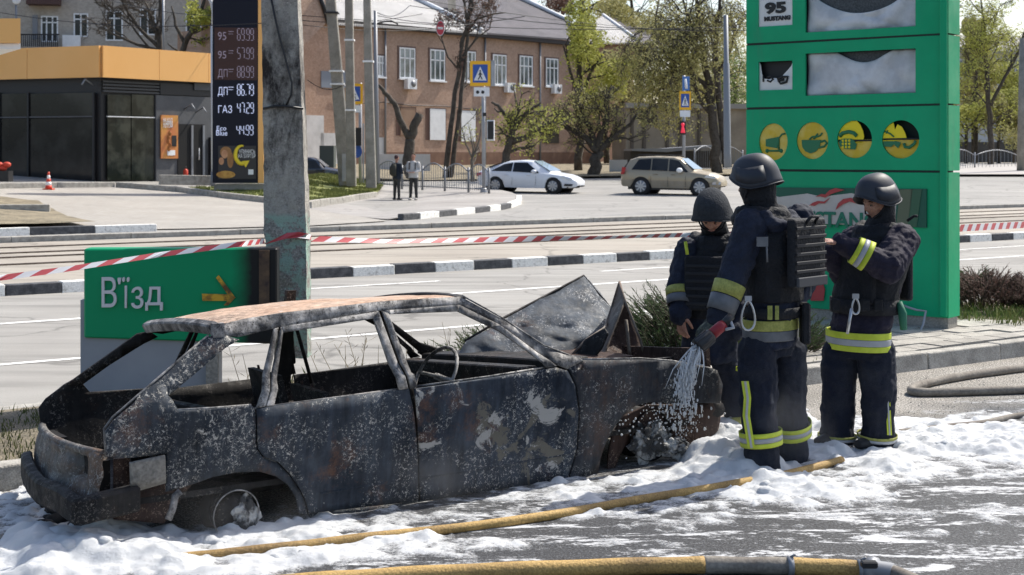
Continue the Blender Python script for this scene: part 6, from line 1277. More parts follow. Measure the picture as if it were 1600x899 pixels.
# sagging rear bumper
b = MB(); bp = [near(uR - .04, .24, -.05)] + [near(uR - .12, .22 - .0 * s + .02 * math.sin(s * 9), 0)  .lerp(far(uR - .10, .24, .04), s) - D3 * (.06 * (1 - (2 * s - 1) ** 2)) for s in (0, .15, .3, .45, .6, .75, .9, 1)]
bp = [near(uR + .16, .25, -.02)] + bp; vv = []; ff = []
for i, p in enumerate(bp):
    t = (bp[min(i + 1, len(bp) - 1)] - bp[max(i - 1, 0)]).normalized(); q = Vector((t.y, -t.x, 0)).normalized() * .03; vv += [p - q - UP * .055, p + q - UP * .07, p + q + UP * .07, p - q + UP * .06]
for i in range(len(bp) - 1):
    for k in range(4): ff.append((4 * i + k, 4 * i + (k + 1) % 4, 4 * i + 4 + (k + 1) % 4, 4 * i + 4 + k))
ff += [(3, 2, 1, 0), tuple(range(len(vv) - 4, len(vv)))]; b.raw(vv, ff); bevel(b.build('rear_bumper', BM['black'], wreck), .012)
b = MB(); r = random.Random(8)
for i in range(26):
    s = r.random(); p = near(uR + r.uniform(-.35, .1), 0).lerp(far(uR, 0), s); b.ball(p + UP * r.uniform(.01, .05), r.uniform(.02, .06), sc=(1.3, 1, .6), nu=6, nv=4)
o = b.build('charred_debris', BM['black']); tag(o, 'charred scraps lying under the rear bumper', None, None, 'stuff')
# floor, inner sides, bulkhead
uF = CS(1118, 640)[0]; uA = CS(885, 640)[0]; uRW = CS(367, 800)[0]; uFW = CS(1020, 700)[0]
b = MB(); b.prism([near(uR + .05, .2, .05), near(uF - .1, .2, .05), far(uF - .1, .2, .05), far(uR + .05, .2, .05)], UP * .03); b.build('floor_pan', BM['black'], wreck)
b = MB(); b.prism([near(uA, .2, .04), near(uA, .66, .06), far(uA, .66, .06), far(uA, .2, .04)], D3 * .04); b.build('bulkhead', BM['black'], wreck)
b = MB(); b.prism([near(uRW + .40, .2, .3), near(uRW + .40, .2, .3) + UP * .22, near(uRW - .42, .2, .3) + UP * .30, near(uRW - .42, .2, .3)], N3 * .03); b.prism([near(uRW - .42, .42, .02), near(uRW + .42, .42, .02), near(uRW + .42, .46, .35), near(uRW - .42, .46, .35)], UP * .02); b.build('wheel_housing', BM['black'], wreck)
b = MB(); b.prism([near(uFW - .40, .12, .32), near(uFW - .40, .58, .32), near(uFW + .42, .58, .32), near(uFW + .42, .12, .32)], N3 * .03); b.build('inner_wing', BM['black'], wreck); b = MB(); b.prism([near(uRW - .4, .1, .33), near(uRW - .4, .44, .33), near(uRW + .42, .44, .33), near(uRW + .42, .1, .33)], N3 * .02); b.build('inner_wing', BM['black'], wreck)
panel('rusted_inner_wing', [(958, 680), (975, 650), (1010, 632), (1121, 632), (1112, 690), (1090, 706), (1060, 690), (1035, 676), (1005, 676), (975, 700), (958, 735), (948, 735)], BM['rust'], .07, 'n', dent=.02)
# seats, steering wheel, hump
def seat(u, v, name):
    b = MB(); c = R(u, v, .34); ax = (D3, N3, UP); b.box(c, (.46, .46, .06), ax); s_ = b.build(name, BM['black'], wreck)
    q = MB(); tl = Vector(D3) * -.25 + UP; tl.normalize(); base = c - D3 * .22; q.prism([base + N3 * .21, base - N3 * .21, base - N3 * .19 + tl * .27, base + N3 * .19 + tl * .27], D3 * .04); q.build('seat_back', BM['black'], s_)
    q = MB()
    for k in (-.12, 0, .12): q.tube([base + N3 * k + D3 * .05, base + N3 * k + tl * .29 + D3 * .04], .008, 5)
    q.build('seat_springs', BM['rust'], s_)
ub = CS(640, 600)[0]; seat(ub - .10, VN + .45, 'seat_frame'); seat(ub - .05, VN + 1.12, 'seat_frame')
b = MB(); c = R(ub + .42, VN + .42, .60); nrm = (D3 * -.85 + UP * .5).normalized(); e1_ = N3; e2_ = nrm.cross(e1_); b.tube([c + e1_ * .18 * math.cos(t * math.pi / 12) + e2_ * .18 * math.sin(t * math.pi / 12) for t in range(25)], .011, 6); b.tube([c, c + D3 * .35 - UP * .15], .02, 6); b.tube([c - e1_ * .17, c + e1_ * .17], .012, 5); b.build('steering_wheel', BM['frame'], wreck)
b = MB(); r = random.Random(2)
for i in range(18):
    b = MB(); b.ball(R(uR + .2 + r.random() * 2.4, VN + .2 + r.random() * .9, .24 + r.random() * .1), r.uniform(.05, .12), sc=(1.4, 1, .6), nu=7, nv=5); b.build('burnt_trim', BM['black'], wreck)
# inner B post of the far side and belt
b = MB(); u_, z_ = CS(612, 540); b.prism([R(u_ - .05, VN + WB - .02, .3), R(u_ + .05, VN + WB - .02, .3), R(u_ + .03, VN + WB - .16, 1.05), R(u_ - .03, VN + WB - .16, 1.05)], N3 * .03); b.build('centre_post', BM['black'], wreck)
b = MB(); b.tube([R(u_ - .0, VN + WB - .14, .95), R(u_ + .05, VN + WB - .2, .7), R(u_ + .2, VN + WB - .1, .35)], .012, 5); b.build('belt_strap', BM['black'], wreck)
# engine bay
b = MB()
for i in range(26): b.ball(R(uA + .15 + r.random() * (uF - uA - .35), VN + .25 + r.random() * 1.0, .3 + r.random() * .22), r.uniform(.06, .16), sc=(1, 1, .8), nu=8, nv=6)
b.box(R((uA + uF) / 2, VN + WB / 2, .45), (.5, .6, .3), (D3, N3, UP)); b.build('engine', BM['rust'], wreck)
b = MB(); b.prism([near(uF - .03, .30, .02), near(uF - .03, .66, .06), far(uF - .03, .66, .06), far(uF - .03, .30, .02)], D3 * .03); b.build('front_panel', BM['rust'], wreck)
b = MB(); A = near(uF, .48, .03); b.ball(A + D3 * .0 + N3 * .1, .10, sc=(.5, 1.0, 1.1), ax=(D3, N3, UP)); b.build('headlamp_shell', mat('molten_white', (.5, .48, .45), .8, col2=(.68, .66, .63), scale=12, bump=.5), wreck)
b = MB(); b.tube([near(uF + .04, .28, .02), near(uF + .10, .27, .25), near(uF + .12, .26, .8), far(uF + .08, .26, .1)], .05, 8); b.build('bumper_beam', BM['black'], wreck)
for i in range(6):
    pass
# wheels without tyres
def bare_wheel(c, r_, m1, m2, nm='wheel'):
    b = MB(); pr = [(-.09, r_ * .98), (-.085, r_), (-.05, r_ * .86), (.04, r_ * .84), (.08, r_ * .99), (.088, r_)]
    b.tube([c + N3 * y for y, q in pr], [q for y, q in pr], 28, caps=False); b.tube([c - N3 * .03, c + N3 * .0], [r_ * .86, r_ * .86], 28); w = b.build(nm, m1, wreck)
    b = MB(); b.tube([c - N3 * .085, c - N3 * .06, c - N3 * .02], [.045, .085, .10], 14)
    for k in range(4): a = k * 1.57 + .4; b.tube([c - N3 * .08 + D3 * .05 * math.cos(a) + UP * .05 * math.sin(a), c - N3 * .05 + D3 * .05 * math.cos(a) + UP * .05 * math.sin(a)], .010, 6)
    b.build('hub', m2, w); return w
c = R(uRW, VN + .10, CS(367, 803)[1]); bw_ = bare_wheel(c, .122, BM['black'], BM['black'])
b = MB(); b.tube([c - N3 * .095 + D3 * .120 * math.cos(t * math.pi / 14) + UP * .120 * math.sin(t * math.pi / 14) for t in range(29)], .0035, 5); b.build('rim_edge', BM['frame'], bw_)
def lump(name, c, r_, m, seed, sc=(1, 1, 1), amp=.35, par=wreck, fq=3):
    me = bpy.data.meshes.new(name); bm = bmesh.new(); bmesh.ops.create_icosphere(bm, subdivisions=4, radius=1)
    for v in bm.verts:
        d = 1 + amp * noise.turbulence(v.co * fq * .5 + Vector((seed, 0, 0)), 4, True) - amp * .4; v.co = Vector((v.co.x * sc[0], v.co.y * sc[1], v.co.z * sc[2])) * d * r_
        v.co = D3 * v.co.x + N3 * v.co.y + UP * v.co.z + Vector(c)
    bm.to_mesh(me); bm.free(); me.materials.append(m); return reorigin(link(name, me, par))
ALU = mat('melted_alloy', (.035, .035, .036), .7, metal=.1, col2=(.40, .40, .39), scale=14, lo=.45, hi=.6, bump=.6)
lump('melted_alloy', c - N3 * .07 + D3 * .05 - UP * .02, .075, ALU, 2, (1, .5, 1.2), .6)
c = R(uFW + .02, VN + .14, .17); bare_wheel(c, .155, BM['black'], BM['rust']); lump('melted_alloy', c - N3 * .06 - UP * .03, .105, ALU, 5, (1.2, .5, 1.0), 1.0)
lump('melted_alloy', c - N3 * .12 + D3 * .16 - UP * .08, .07, ALU, 8, (1.2, .7, .8), .8)
bare_wheel(R(uRW, VN + WB - .12, .2), .155, BM['black'], BM['rust'])
# A pillar foot and wing top lip (bright worn edge)
b = MB(); b.tube([near(*CS(x, y, -.01), -.01) for x, y in ((722, 462), (780, 494), (850, 540), (906, 561))], .005, 6); b.tube([near(*CS(x, y, -.006), -.006) for x, y in ((906, 562), (1000, 560), (1050, 564), (1112, 576))], .006, 6); b.build('worn_edge', BM['frame'], wreck)
b = MB(); b.tube([near(*CS(x, y), -.005) for x, y in ((325, 524), (290, 553), (240, 596), (175, 652), (162, 670), (165, 712))], .006, 6); b.build('worn_edge', BM['frame'], wreck)
# ---- bonnet, torn off and standing on the verge behind the wing
def sheet(name, pts, m, par, t=.015, seed=0, dent=.02, n=3):
    """pts: (px,py,Y); triangulated, subdivided, dented"""
    me = bpy.data.meshes.new(name); bm = bmesh.new(); bm.faces.new([bm.verts.new(P(*p)) for p in pts]); bm.normal_update(); bmesh.ops.triangulate(bm, faces=bm.faces[:]); bmesh.ops.subdivide_edges(bm, edges=bm.edges[:], cuts=n, use_grid_fill=True)
    bmesh.ops.subdivide_edges(bm, edges=bm.edges[:], cuts=1, use_grid_fill=True)
    for v in bm.verts: v.co += Vector((0, 1, .3)) * dent * noise.noise(v.co * 3 + Vector((seed, 0, 0))) + Vector((0, 1, 0)) * dent * .4 * noise.noise(v.co * 9)
    bmesh.ops.recalc_face_normals(bm, faces=bm.faces); bm.to_mesh(me); bm.free(); me.materials.append(m)
    for p in me.polygons: p.use_smooth = True
    o = reorigin(link(name, me, par)); solid(o, t, 0); return o
hood = thing('torn_bonnet', 'scorched car bonnet torn off and standing bent behind the front wing', 'car bonnet', P(850, 560, 9.5))
sheet('bonnet_sheet', [(712, 560, 9.0), (727, 533, 9.1), (785, 498, 9.35), (912, 431, 9.9), (935, 458, 9.85), (955, 483, 9.8), (947, 510, 9.5), (918, 535, 9.3), (893, 556, 9.15), (860, 575, 9.05)], BM['hood'], hood, .02, 1, .10)
HB = burnt('hood_underside', (.10, .08, .065), (.24, .21, .18), (.4, .36, .3), amount=.2, rust=.4, rustc=(.14, .07, .04), big=6)
sheet('bonnet_fold', [(968, 440, 9.5), (975, 466, 9.3), (973, 480, 9.25), (945, 553, 9.1), (930, 560, 9.1), (945, 512, 9.3), (955, 482, 9.6)], HB, hood, .012, 2, .02)
sheet('bonnet_fold', [(968, 440, 9.5), (985, 490, 9.6), (1010, 565, 9.5), (930, 565, 9.3), (950, 530, 9.5), (972, 470, 9.55)], BM['rust'], hood, .012, 3, .03)
sheet('bonnet_fold', [(893, 556, 9.1), (915, 530, 9.05), (945, 512, 9.0), (950, 520, 8.95), (940, 545, 8.95), (925, 565, 8.95), (898, 566, 9.0)], BM['black'], hood, .012, 4, .03)
b = MB(); b.tube([P(968, 441, 9.48), P(975, 466, 9.28), P(1000, 530, 9.3), P(1009, 565, 9.35)], .009, 6); b.tube([P(968, 441, 9.48), P(955, 483, 9.55), P(945, 512, 9.2), P(915, 532, 9.05), P(894, 555, 9.0)], .009, 6); b.tube([P(978, 500, 9.3), P(985, 565, 9.3)], .012, 5); b.build('rolled_edge', HB, hood)
b = MB(); b.tube([P(727, 533, 9.08), P(785, 498, 9.33), P(912, 431, 9.88), P(955, 483, 9.78)], .009, 6); b.build('rolled_edge', BM['black'], hood)
# ================================================================ people
SKIN = mat('skin', (.33, .15, .10), .55, col2=(.47, .26, .185), scale=26, fine=(140, .15), bump=.35, bscale=160); SKIN.node_tree.nodes['Principled BSDF'].inputs['Subsurface Weight'].default_value = .08
CLOTH = mat('navy_turnout_cloth', (.007, .010, .021), .8, spec=.3, col2=(.016, .021, .040), scale=5, fine=(160, .3), bump=.75, bscale=13)
CLOTH2 = mat('dusty_turnout_cloth', (.008, .011, .022), .88, spec=.25, col2=(.034, .037, .044), scale=3.0, lo=.45, hi=.8, fine=(160, .3), bump=.85, bscale=12)
CLOTHP = mat('plum_turnout_cloth', (.012, .010, .022), .8, spec=.3, col2=(.024, .020, .036), scale=5, fine=(160, .3), bump=.75, bscale=13)
VEST = mat('black_vest_nylon', (.005, .006, .009), .75, spec=.3, col2=(.012, .013, .017), scale=8, fine=(200, .3), bump=.5, bscale=60)
HELM = mat('helmet_shell', (.014, .018, .027), .55, spec=.4, col2=(.026, .03, .04), scale=6); HELM2 = mat('matt_helmet_cover', (.028, .031, .036), .9, spec=.2, col2=(.040, .044, .05), scale=40, bump=.4, bscale=90)
HIVIS = mat('lime_reflective', (.42, .50, .03), .6, col2=(.55, .62, .06), scale=12); HIVISD = mat('dirty_lime_band', (.22, .23, .05), .7, col2=(.33, .33, .09), scale=12, fine=(80, .2)); REFL = mat('grey_reflective', (.30, .31, .33), .45, col2=(.38, .39, .41), scale=10); REFLD = mat('dull_reflective', (.07, .075, .085), .6, col2=(.13, .135, .145), scale=10)
STEEL = mat('bright_steel', (.5, .51, .53), .3, metal=.8); BOOT = mat('rubber_boot', (.02, .02, .022), .6)
def remesh(o, vox, sm_=4, disp=0, ds=.08, disp2=0, ds2=.03):
    m = o.modifiers.new('rm', 'REMESH'); m.mode = 'VOXEL'; m.voxel_size = vox; m.use_smooth_shade = True
    if sm_: s = o.modifiers.new('sm', 'SMOOTH'); s.iterations = sm_; s.factor = .5
    for d_, sc in ((disp, ds), (disp2, ds2)):
        if d_:
            t = bpy.data.textures.new('fold', 'CLOUDS'); t.noise_scale = sc; t.noise_depth = 2; d = o.modifiers.new('fold', 'DISPLACE'); d.texture = t; d.strength = d_; d.mid_level = .5; d.texture_coords = 'LOCAL'
    return o
def limb(b, pts, rs, n=14, fold=0, seed=0):
    """tapering limb with creases"""
    P_, R_ = [], []
    for i in range(len(pts) - 1):
        for k in range(6):
            t = k / 6; P_.append(Vector(pts[i]).lerp(Vector(pts[i + 1]), t)); R_.append(rs[i] + (rs[i + 1] - rs[i]) * t)
    P_.append(Vector(pts[-1])); R_.append(rs[-1])
    if fold: R_ = [r_ * (1 + fold * math.sin(i * 2.1 + seed) * (1 if abs((i % 6) - 0) < 3 or i > 6 else .4)) for i, r_ in enumerate(R_)]
    b.tube(P_, R_, n)
    for p, r_ in ((P_[0], R_[0]), (P_[-1], R_[-1])): b.ball(p, r_)
    for i in range(1, len(pts) - 1): b.ball(pts[i], rs[i])
def frame_of(f):
    f = Vector(f).normalized(); fh = Vector((f.x, f.y, 0)).normalized(); left = UP.cross(fh); return f, left, f.cross(left)
def head_mb(b, c, f, s=1.0):
    """head with brow, nose, cheeks, lips, chin and ears; f looks forward"""
    f, l, u = frame_of(f); bm = bmesh.new(); bmesh.ops.create_icosphere(bm, subdivisions=5, radius=1)
    for v in bm.verts:
        x, y, z = v.co                                     # x forward, y left, z up
        X, Y_, Z = x * .098, y * .076, z * .115
        if z < 0: Y_ *= 1 - .32 * (-z) ** 1.5; X *= 1 - .12 * (-z) if x < 0 else 1 - .05 * (-z)
        if z < -.1 and x < 0: X *= 1 - .35 * (-z)
        if x > 0:
            g = lambda y0, z0, sy, sz: math.exp(-((y - y0) / sy) ** 2 - ((z - z0) / sz) ** 2)
            X += .026 * g(0, -.22, .11, .14) + .012 * g(0, -.05, .08, .16) + .007 * g(0, .13, .55, .09) - .012 * (g(.36, -.02, .17, .10) + g(-.36, -.02, .17, .10)) + .006 * (g(.5, -.3, .2, .18) + g(-.5, -.3, .2, .18))
            X += .007 * g(0, -.48, .22, .045) + .007 * g(0, -.585, .20, .05) - .004 * g(0, -.535, .25, .018) + .012 * g(0, -.80, .25, .14)
        v.co = Vector(c) + (f * X + l * Y_ + u * Z) * s
    b.raw([v.co.copy() for v in bm.verts], [tuple(v.index for v in fc_.verts) for fc_ in bm.faces], 0, True); bm.free()
    for k in (-1, 1):
        q = Vector(c) + l * k * .078 * s - f * .01 * s - u * .005 * s; b.ball(q, .03 * s, sc=(.5, .35, 1), ax=(f, l, u))
def face_bits(root, c, f, s=1.0, brow=(.05, .03, .02)):
    f, l, u = frame_of(f); c = Vector(c); EY = bpy.data.materials.get('eye_white') or mat('eye_white', (.22, .15, .12), .4); IR = bpy.data.materials.get('iris_dark') or mat('iris_dark', (.03, .02, .015), .3); BR = bpy.data.materials.get('brow_hair') or mat('brow_hair', brow, .9); LP = bpy.data.materials.get('lips') or mat('lips', (.33, .14, .11), .6)
    for k in (-1, 1):
        e = c + (f * .083 + l * k * .030 - u * .003) * s; b = MB(); b.ball(e - u * .002 * s, .0105 * s, sc=(.7, 1.15, .5), ax=(f, l, u)); o = b.build('eye', EY, root)
        b = MB(); b.ball(e + f * .005 * s - u * .002 * s, .006 * s, sc=(.6, 1, 1), ax=(f, l, u)); b.build('iris', IR, o)
        b = MB(); b.tube([c + (f * .092 + l * k * .014 + u * .018) * s, c + (f * .094 + l * k * .03 + u * .023) * s, c + (f * .083 + l * k * .05 + u * .016) * s], [.003 * s, .0045 * s, .002 * s], 6); b.build('eyebrow', BR, root)
    b = MB(); b.tube([c + (f * .093 + l * .022 - u * .062) * s, c + (f * .102 - u * .060) * s, c + (f * .093 - l * .022 - u * .062) * s], [.002 * s, .0045 * s, .002 * s], 6); b.build('mouth', LP, root)
def hand_mb(b, w, d, pn, side, s=1.0, curl=.5, spread=.1):
    """hand from wrist w along d; pn palm normal; side = direction of the thumb"""
    w = Vector(w); d = Vector(d).normalized(); pn = Vector(pn); pn = (pn - d * pn.dot(d)).normalized(); sd__ = Vector(side); sd__ = (sd__ - d * sd__.dot(d) - pn * sd__.dot(pn)).normalized()
    b.loft([(w - d * .03 * s, sd__ * .026 * s, pn * .020 * s), (w + d * .01 * s, sd__ * .030 * s, pn * .019 * s), (w + d * .05 * s, sd__ * .040 * s, pn * .017 * s), (w + d * .085 * s, sd__ * .041 * s, pn * .015 * s), (w + d * .098 * s, sd__ * .036 * s, pn * .011 * s)])
    for i, (off, L_) in enumerate(((.031, .070), (.010, .078), (-.012, .073), (-.032, .058))):
        p = w + d * .088 * s + sd__ * off * s; a = 0; pts = [p]; dd = (d + sd__ * off * spread * 20).normalized()
        for k, fr_ in enumerate((.45, .30, .25)): a += curl * (.5 + .35 * i / 3) * (1.1 if k else .6); p = p + (dd * math.cos(a) + pn * math.sin(a)) * L_ * fr_ * s; pts.append(p)
        b.tube(pts, [.0100 * s, .0095 * s, .0085 * s, .0070 * s], 8); [b.ball(q, r_ * s, nu=8, nv=6) for q, r_ in zip(pts, (.0105, .0097, .0088, .0072))]
    p = w + d * .02 * s + sd__ * .028 * s; t = (d * .7 + sd__ * .7 + pn * .25).normalized(); q1 = p + t * .04 * s; q2 = q1 + (d * .85 + sd__ * .2 + pn * .45).normalized() * .032 * s; q3 = q2 + (d * .85 + pn * .6 - sd__ * .1).normalized() * .025 * s
    b.tube([p, q1, q2, q3], [.016 * s, .0125 * s, .0105 * s, .008 * s], 8); b.ball(q3, .0082 * s, nu=8, nv=6); b.ball(q2, .0108 * s, nu=8, nv=6)
def helmet(root, c, f, m, s=1.0, plate=True, matte=False):
    f, l, u = frame_of(f); c = Vector(c) + u * .012 * s; n, k = 40, 16; vs_ = [c + u * .150 * s]; fs_ = []
    def rim(a):
        ca = math.cos(a); z = -.035 - .022 * math.sin(a) ** 2 + (.070 * max(0, ca) ** 1.4) + .005 * min(0, ca); return z
    for j in range(1, k + 1):
        t = j / k; ang = t * math.pi / 2
        for i in range(n):
            a = 2 * math.pi * i / n; ca, sa = math.cos(a), math.sin(a); R0 = math.sin(ang) ** .82; zr_ = rim(a); z = zr_ + (.150 - zr_) * math.cos(ang) ** .92
            rx = .142 if ca > 0 else .150; fl = 1 + (.10 if ca > .3 else .045) * max(0, t - .86) / .14 + (.03 * math.exp(-((abs(sa) - 1) / .25) ** 2) * t)
            vs_.append(c + (f * ca * rx * R0 * fl + l * sa * .124 * R0 * fl + u * z) * s)
    for i in range(n): fs_.append((0, 1 + i, 1 + (i + 1) % n))
    for j in range(k - 1):
        for i in range(n): fs_.append((1 + j * n + i, 1 + (j + 1) * n + i, 1 + (j + 1) * n + (i + 1) % n, 1 + j * n + (i + 1) % n))
    b = MB(); b.raw(vs_, fs_, 0, True); h = b.build('helmet', m, root); solid(h, .009 * s)
    b = MB(); ring = [vs_[1 + (k - 1) * n + i] for i in range(n)] + [vs_[1 + (k - 1) * n]]; b.tube(ring, .0045 * s, 6); b.build('helmet_rim', m, h)
    if plate:
        for sg in (-1, 1):
            pv = []; 
            for a_ in (55, 70, 85, 100, 115, 128):
                for tt in (.62, .80, .93): a = math.radians(a_) * sg; i = a / (2 * math.pi) * n; ang = tt * math.pi / 2; zr_ = rim(a); z = zr_ + (.150 - zr_) * math.cos(ang) ** .92; R0 = math.sin(ang) ** .82; pv.append(c + (f * math.cos(a) * .150 * R0 * 1.04 + l * math.sin(a) * .124 * R0 * 1.09 + u * z) * s)
            b = MB(); b.raw(pv, [(j * 3 + q, j * 3 + 3 + q, j * 3 + 4 + q, j * 3 + 1 + q) for j in range(5) for q in range(2)], 0, True); o = b.build('side_plate', m, h); solid(o, .006 * s, 0)
    for sg in (-1, 1):
        b = MB(); b.tube([c + (l * sg * .095 - u * .05 + f * .03) * s, c + (l * sg * .07 - u * .10 + f * .06) * s, c + (-u * .138 + f * .07) * s], .006 * s, 5); b.build('chin_strap', VEST, h)
    return h
def band(root, p0, p1, r0, r1, t0, t1, m, name='reflective_band', grow=.012, sx=1):
    p0, p1 = Vector(p0), Vector(p1); b = MB(); n = 22; A = p0.lerp(p1, t0); C = p0.lerp(p1, t1); ra, rc = r0 + (r1 - r0) * t0 + grow, r0 + (r1 - r0) * t1 + grow
    b.tube([A, A.lerp(C, .5), C], [ra, (ra + rc) / 2, rc], n, caps=False); o = b.build(name, m, root, recalc=False); solid(o, .004, 0); return o
def torso_rings(lst, l, f): return [(c, l * a, f * q) for c, a, q in lst]
def hoop(root, c0, c1, l, f, a0, q0, a1, q1, m, name='reflective_band', g=.014):
    b = MB(); b.loft([(c0, l * (a0 + g), f * (q0 + g)), (Vector(c0).lerp(Vector(c1), .5), l * ((a0 + a1) / 2 + g), f * ((q0 + q1) / 2 + g)), (c1, l * (a1 + g), f * (q1 + g))], caps=False); o = b.build(name, m, root); o.modifiers.new('s', 'SUBSURF').levels = 1; solid(o, .005, 0); return o
def karabiner(root, top, h, d):
    b = MB(); top = Vector(top); w = h * .22; pts = []
    for k in range(21): a = 2 * math.pi * k / 20; pts.append(top - UP * h * .5 + UP * h * .5 * math.cos(a) + d * w * math.sin(a) * (1 - .35 * math.cos(a)))
    b.tube(pts, .0065, 8); b.build('snap_hook', STEEL, root); b = MB(); b.box(top + UP * .012, (.04, .015, .03)); b.build('hook_buckle', REFL, root)

def fireman(name, label, Y0, foot, hd, f_head, f_body, neck, ch, wa, pe, armL, armR, legL, legR, cloth, helm_m, ta=(.20, .13), wa_=(.185, .13), pe_=(.19, .135), leg_r=(.115, .105, .095), arm_r=(.085, .072, .060), handL=None, handR=None, plate=True, face=True, vest=True, hs=1.0, trouser=None, mask=True):
    """all joints are (px, py, dY)"""
    J = lambda q: P(q[0], q[1], Y0 + (q[2] if len(q) > 2 else 0))
    root = thing(name, label, 'person', P(foot[0], foot[1], Y0)); root.location.z = 0
    fb, l, u = frame_of(f_body); HD = J(hd); NK = J(neck); CH = J(ch); WA = J(wa); PE = J(pe); AL, AR, LL_, LR_ = [[J(q) for q in a] for a in (armL, armR, legL, legR)]
    up = (CH - PE).normalized()
    # one continuous body
    b = MB(); head_mb(b, HD, f_head, hs); fh, lh, uh = frame_of(f_head); b.tube([HD - uh * .06 - fh * .02, NK - UP * .04], [.058, .065], 14)
    b.loft(torso_rings([(NK - UP * .02, .09, .07), (CH, ta[0] * .78, ta[1] * .75), (WA, wa_[0] * .75, wa_[1] * .75), (PE, pe_[0] * .75, pe_[1] * .8)], l, fb))
    for A in (AL, AR): limb(b, A[:3], (.055, .045, .030), 10)
    for A in (LL_, LR_): limb(b, A[:3], (.075, .055, .042), 10)
    for A, H_ in ((AL, handL), (AR, handR)):
        if H_: hand_mb(b, A[2], H_[0], H_[1], H_[2], 1.0, H_[3] if len(H_) > 3 else .5)
    bd = b.build('body', SKIN, root, recalc=False); remesh(bd, .0048, 1)
    if face: face_bits(root, HD, f_head, hs)
    helmet(root, HD + uh * .022, f_head, helm_m, 1.0, plate)
    # hood / balaclava round the neck and jaw
    b = MB(); b.loft([(HD + uh * .05 - fh * (.03 if face else 0), lh * .080, fh * (.083 if face else .104)), (HD - uh * .02 - fh * (.028 if face else 0), lh * .088, fh * (.080 if face else .112)), (HD - uh * .09 - fh * (.012 if face else 0), lh * .084, fh * (.086 if face else .10)), (NK, l * .10, fb * .10), (NK - UP * .06, l * .15, fb * .13)])
    hb_ = b.build('balaclava', VEST, root); remesh(hb_, .010, 3, .012, .05)
    # jacket
    b = MB(); SL, SR_ = AL[0], AR[0]
    top = (SL + SR_) / 2
    b.loft(torso_rings([(NK + UP * .005, .088, .085), (NK - UP * .035, .11, .10), (top + UP * .045, ta[0] * .86, ta[1] * .85), (CH.lerp(top, .5), ta[0], ta[1]), (CH, ta[0], ta[1] * 1.02), (WA, wa_[0], wa_[1]), (WA.lerp(PE, .6), pe_[0], pe_[1]), (PE - UP * .06, pe_[0] * 1.02, pe_[1] * 1.02)], l, fb))
    limb(b, AL[:3], arm_r, 14, .05, 1); limb(b, AR[:3], arm_r, 14, .05, 2)
    jk = b.build('jacket', cloth, root); remesh(jk, .0085, 3, .034, .10, .016, .035)
    # collar roll
    b = MB(); cr = [NK - UP * .035 + l * .135 * math.cos(t * math.pi / 8) + fb * .125 * math.sin(t * math.pi / 8) + UP * .012 * math.sin(t) for t in range(17)]; b.tube(cr, [.046 + .008 * math.sin(k * 1.7) for k in range(17)], 10); b.tube([q - UP * .035 + (q - NK) * .18 for q in cr], .042, 10); c_ = b.build('collar', VEST, root); remesh(c_, .0085, 3, .018, .05)
    # trousers
    b = MB(); b.loft(torso_rings([(PE + UP * .05, pe_[0] * .92, pe_[1] * .92), (PE - UP * .04, pe_[0] * .95, pe_[1] * .95), (PE - UP * .12, pe_[0] * .8, pe_[1] * .85)], l, fb))
    for A in (LL_, LR_): limb(b, A[:3], leg_r, 14, .035, 3)
    tr = b.build('trousers', trouser or CLOTH2, root); remesh(tr, .0085, 2, .028, .16, .016, .045)
    # boots
    for A in (LL_, LR_):
        b = MB(); q = A[2]; toe = Vector(A[3]) if len(A) > 3 else q + fb * .16 - UP * .06
        z0 = Vector((0, 0, 1)) * (q.z - .02); g_ = Vector((q.x, q.y, .05)); b.tube([q + UP * .05, g_ + UP * .04], [.07, .062], 12); b.ball(g_, .062); b.loft([(g_ - fb * .06 + UP * .0, l * .045, UP * .045), (g_ + fb * .03, l * .05, UP * .05), (g_ + fb * .13 - UP * .01, l * .05, UP * .036), (g_ + fb * .19 - UP * .012, l * .035, UP * .026)]); o = b.build('boot', BOOT, root); remesh(o, .009, 2)
    if vest:
        b = MB(); b.loft(torso_rings([(top + UP * .035, ta[0] * .62, ta[1] * 1.12), (top - UP * .05, ta[0] * .92, ta[1] * 1.2), (CH, ta[0] * 1.07, ta[1] * 1.22), (WA + UP * .06, wa_[0] * 1.12, wa_[1] * 1.2), (WA - UP * .0, wa_[0] * 1.1, wa_[1] * 1.18)], l, fb)); v_ = b.build('armour_vest', VEST, root); remesh(v_, .009, 2, .014, .06)
        for sg in (-1, 1):                                   # shoulder straps
            b = MB(); b.tube([top + l * sg * .10 + fb * ta[1] * 1.05 - UP * .10, top + l * sg * .115 + UP * .055, top + l * sg * .10 - fb * ta[1] * 1.05 - UP * .10], .026, 8); b.build('shoulder_strap', VEST, v_)
    return root, dict(HD=HD, NK=NK, CH=CH, WA=WA, PE=PE, AL=AL, AR=AR, LL=LL_, LR=LR_, l=l, f=fb, top=top)
def webbing(root, c, w, h, right, outn, n=5, m=VEST):
    """rows of webbing on a pouch or plate"""
    for i in range(n):
        b = MB(); b.box(Vector(c) + UP * (h * (.5 - (i + .5) / n)), (w, .006, h / n * .40), (right, outn, UP)); bevel(b.build('webbing_strap', mat('webbing', (.013, .014, .018), .7) if not bpy.data.materials.get('webbing') else bpy.data.materials['webbing'], root), .003)

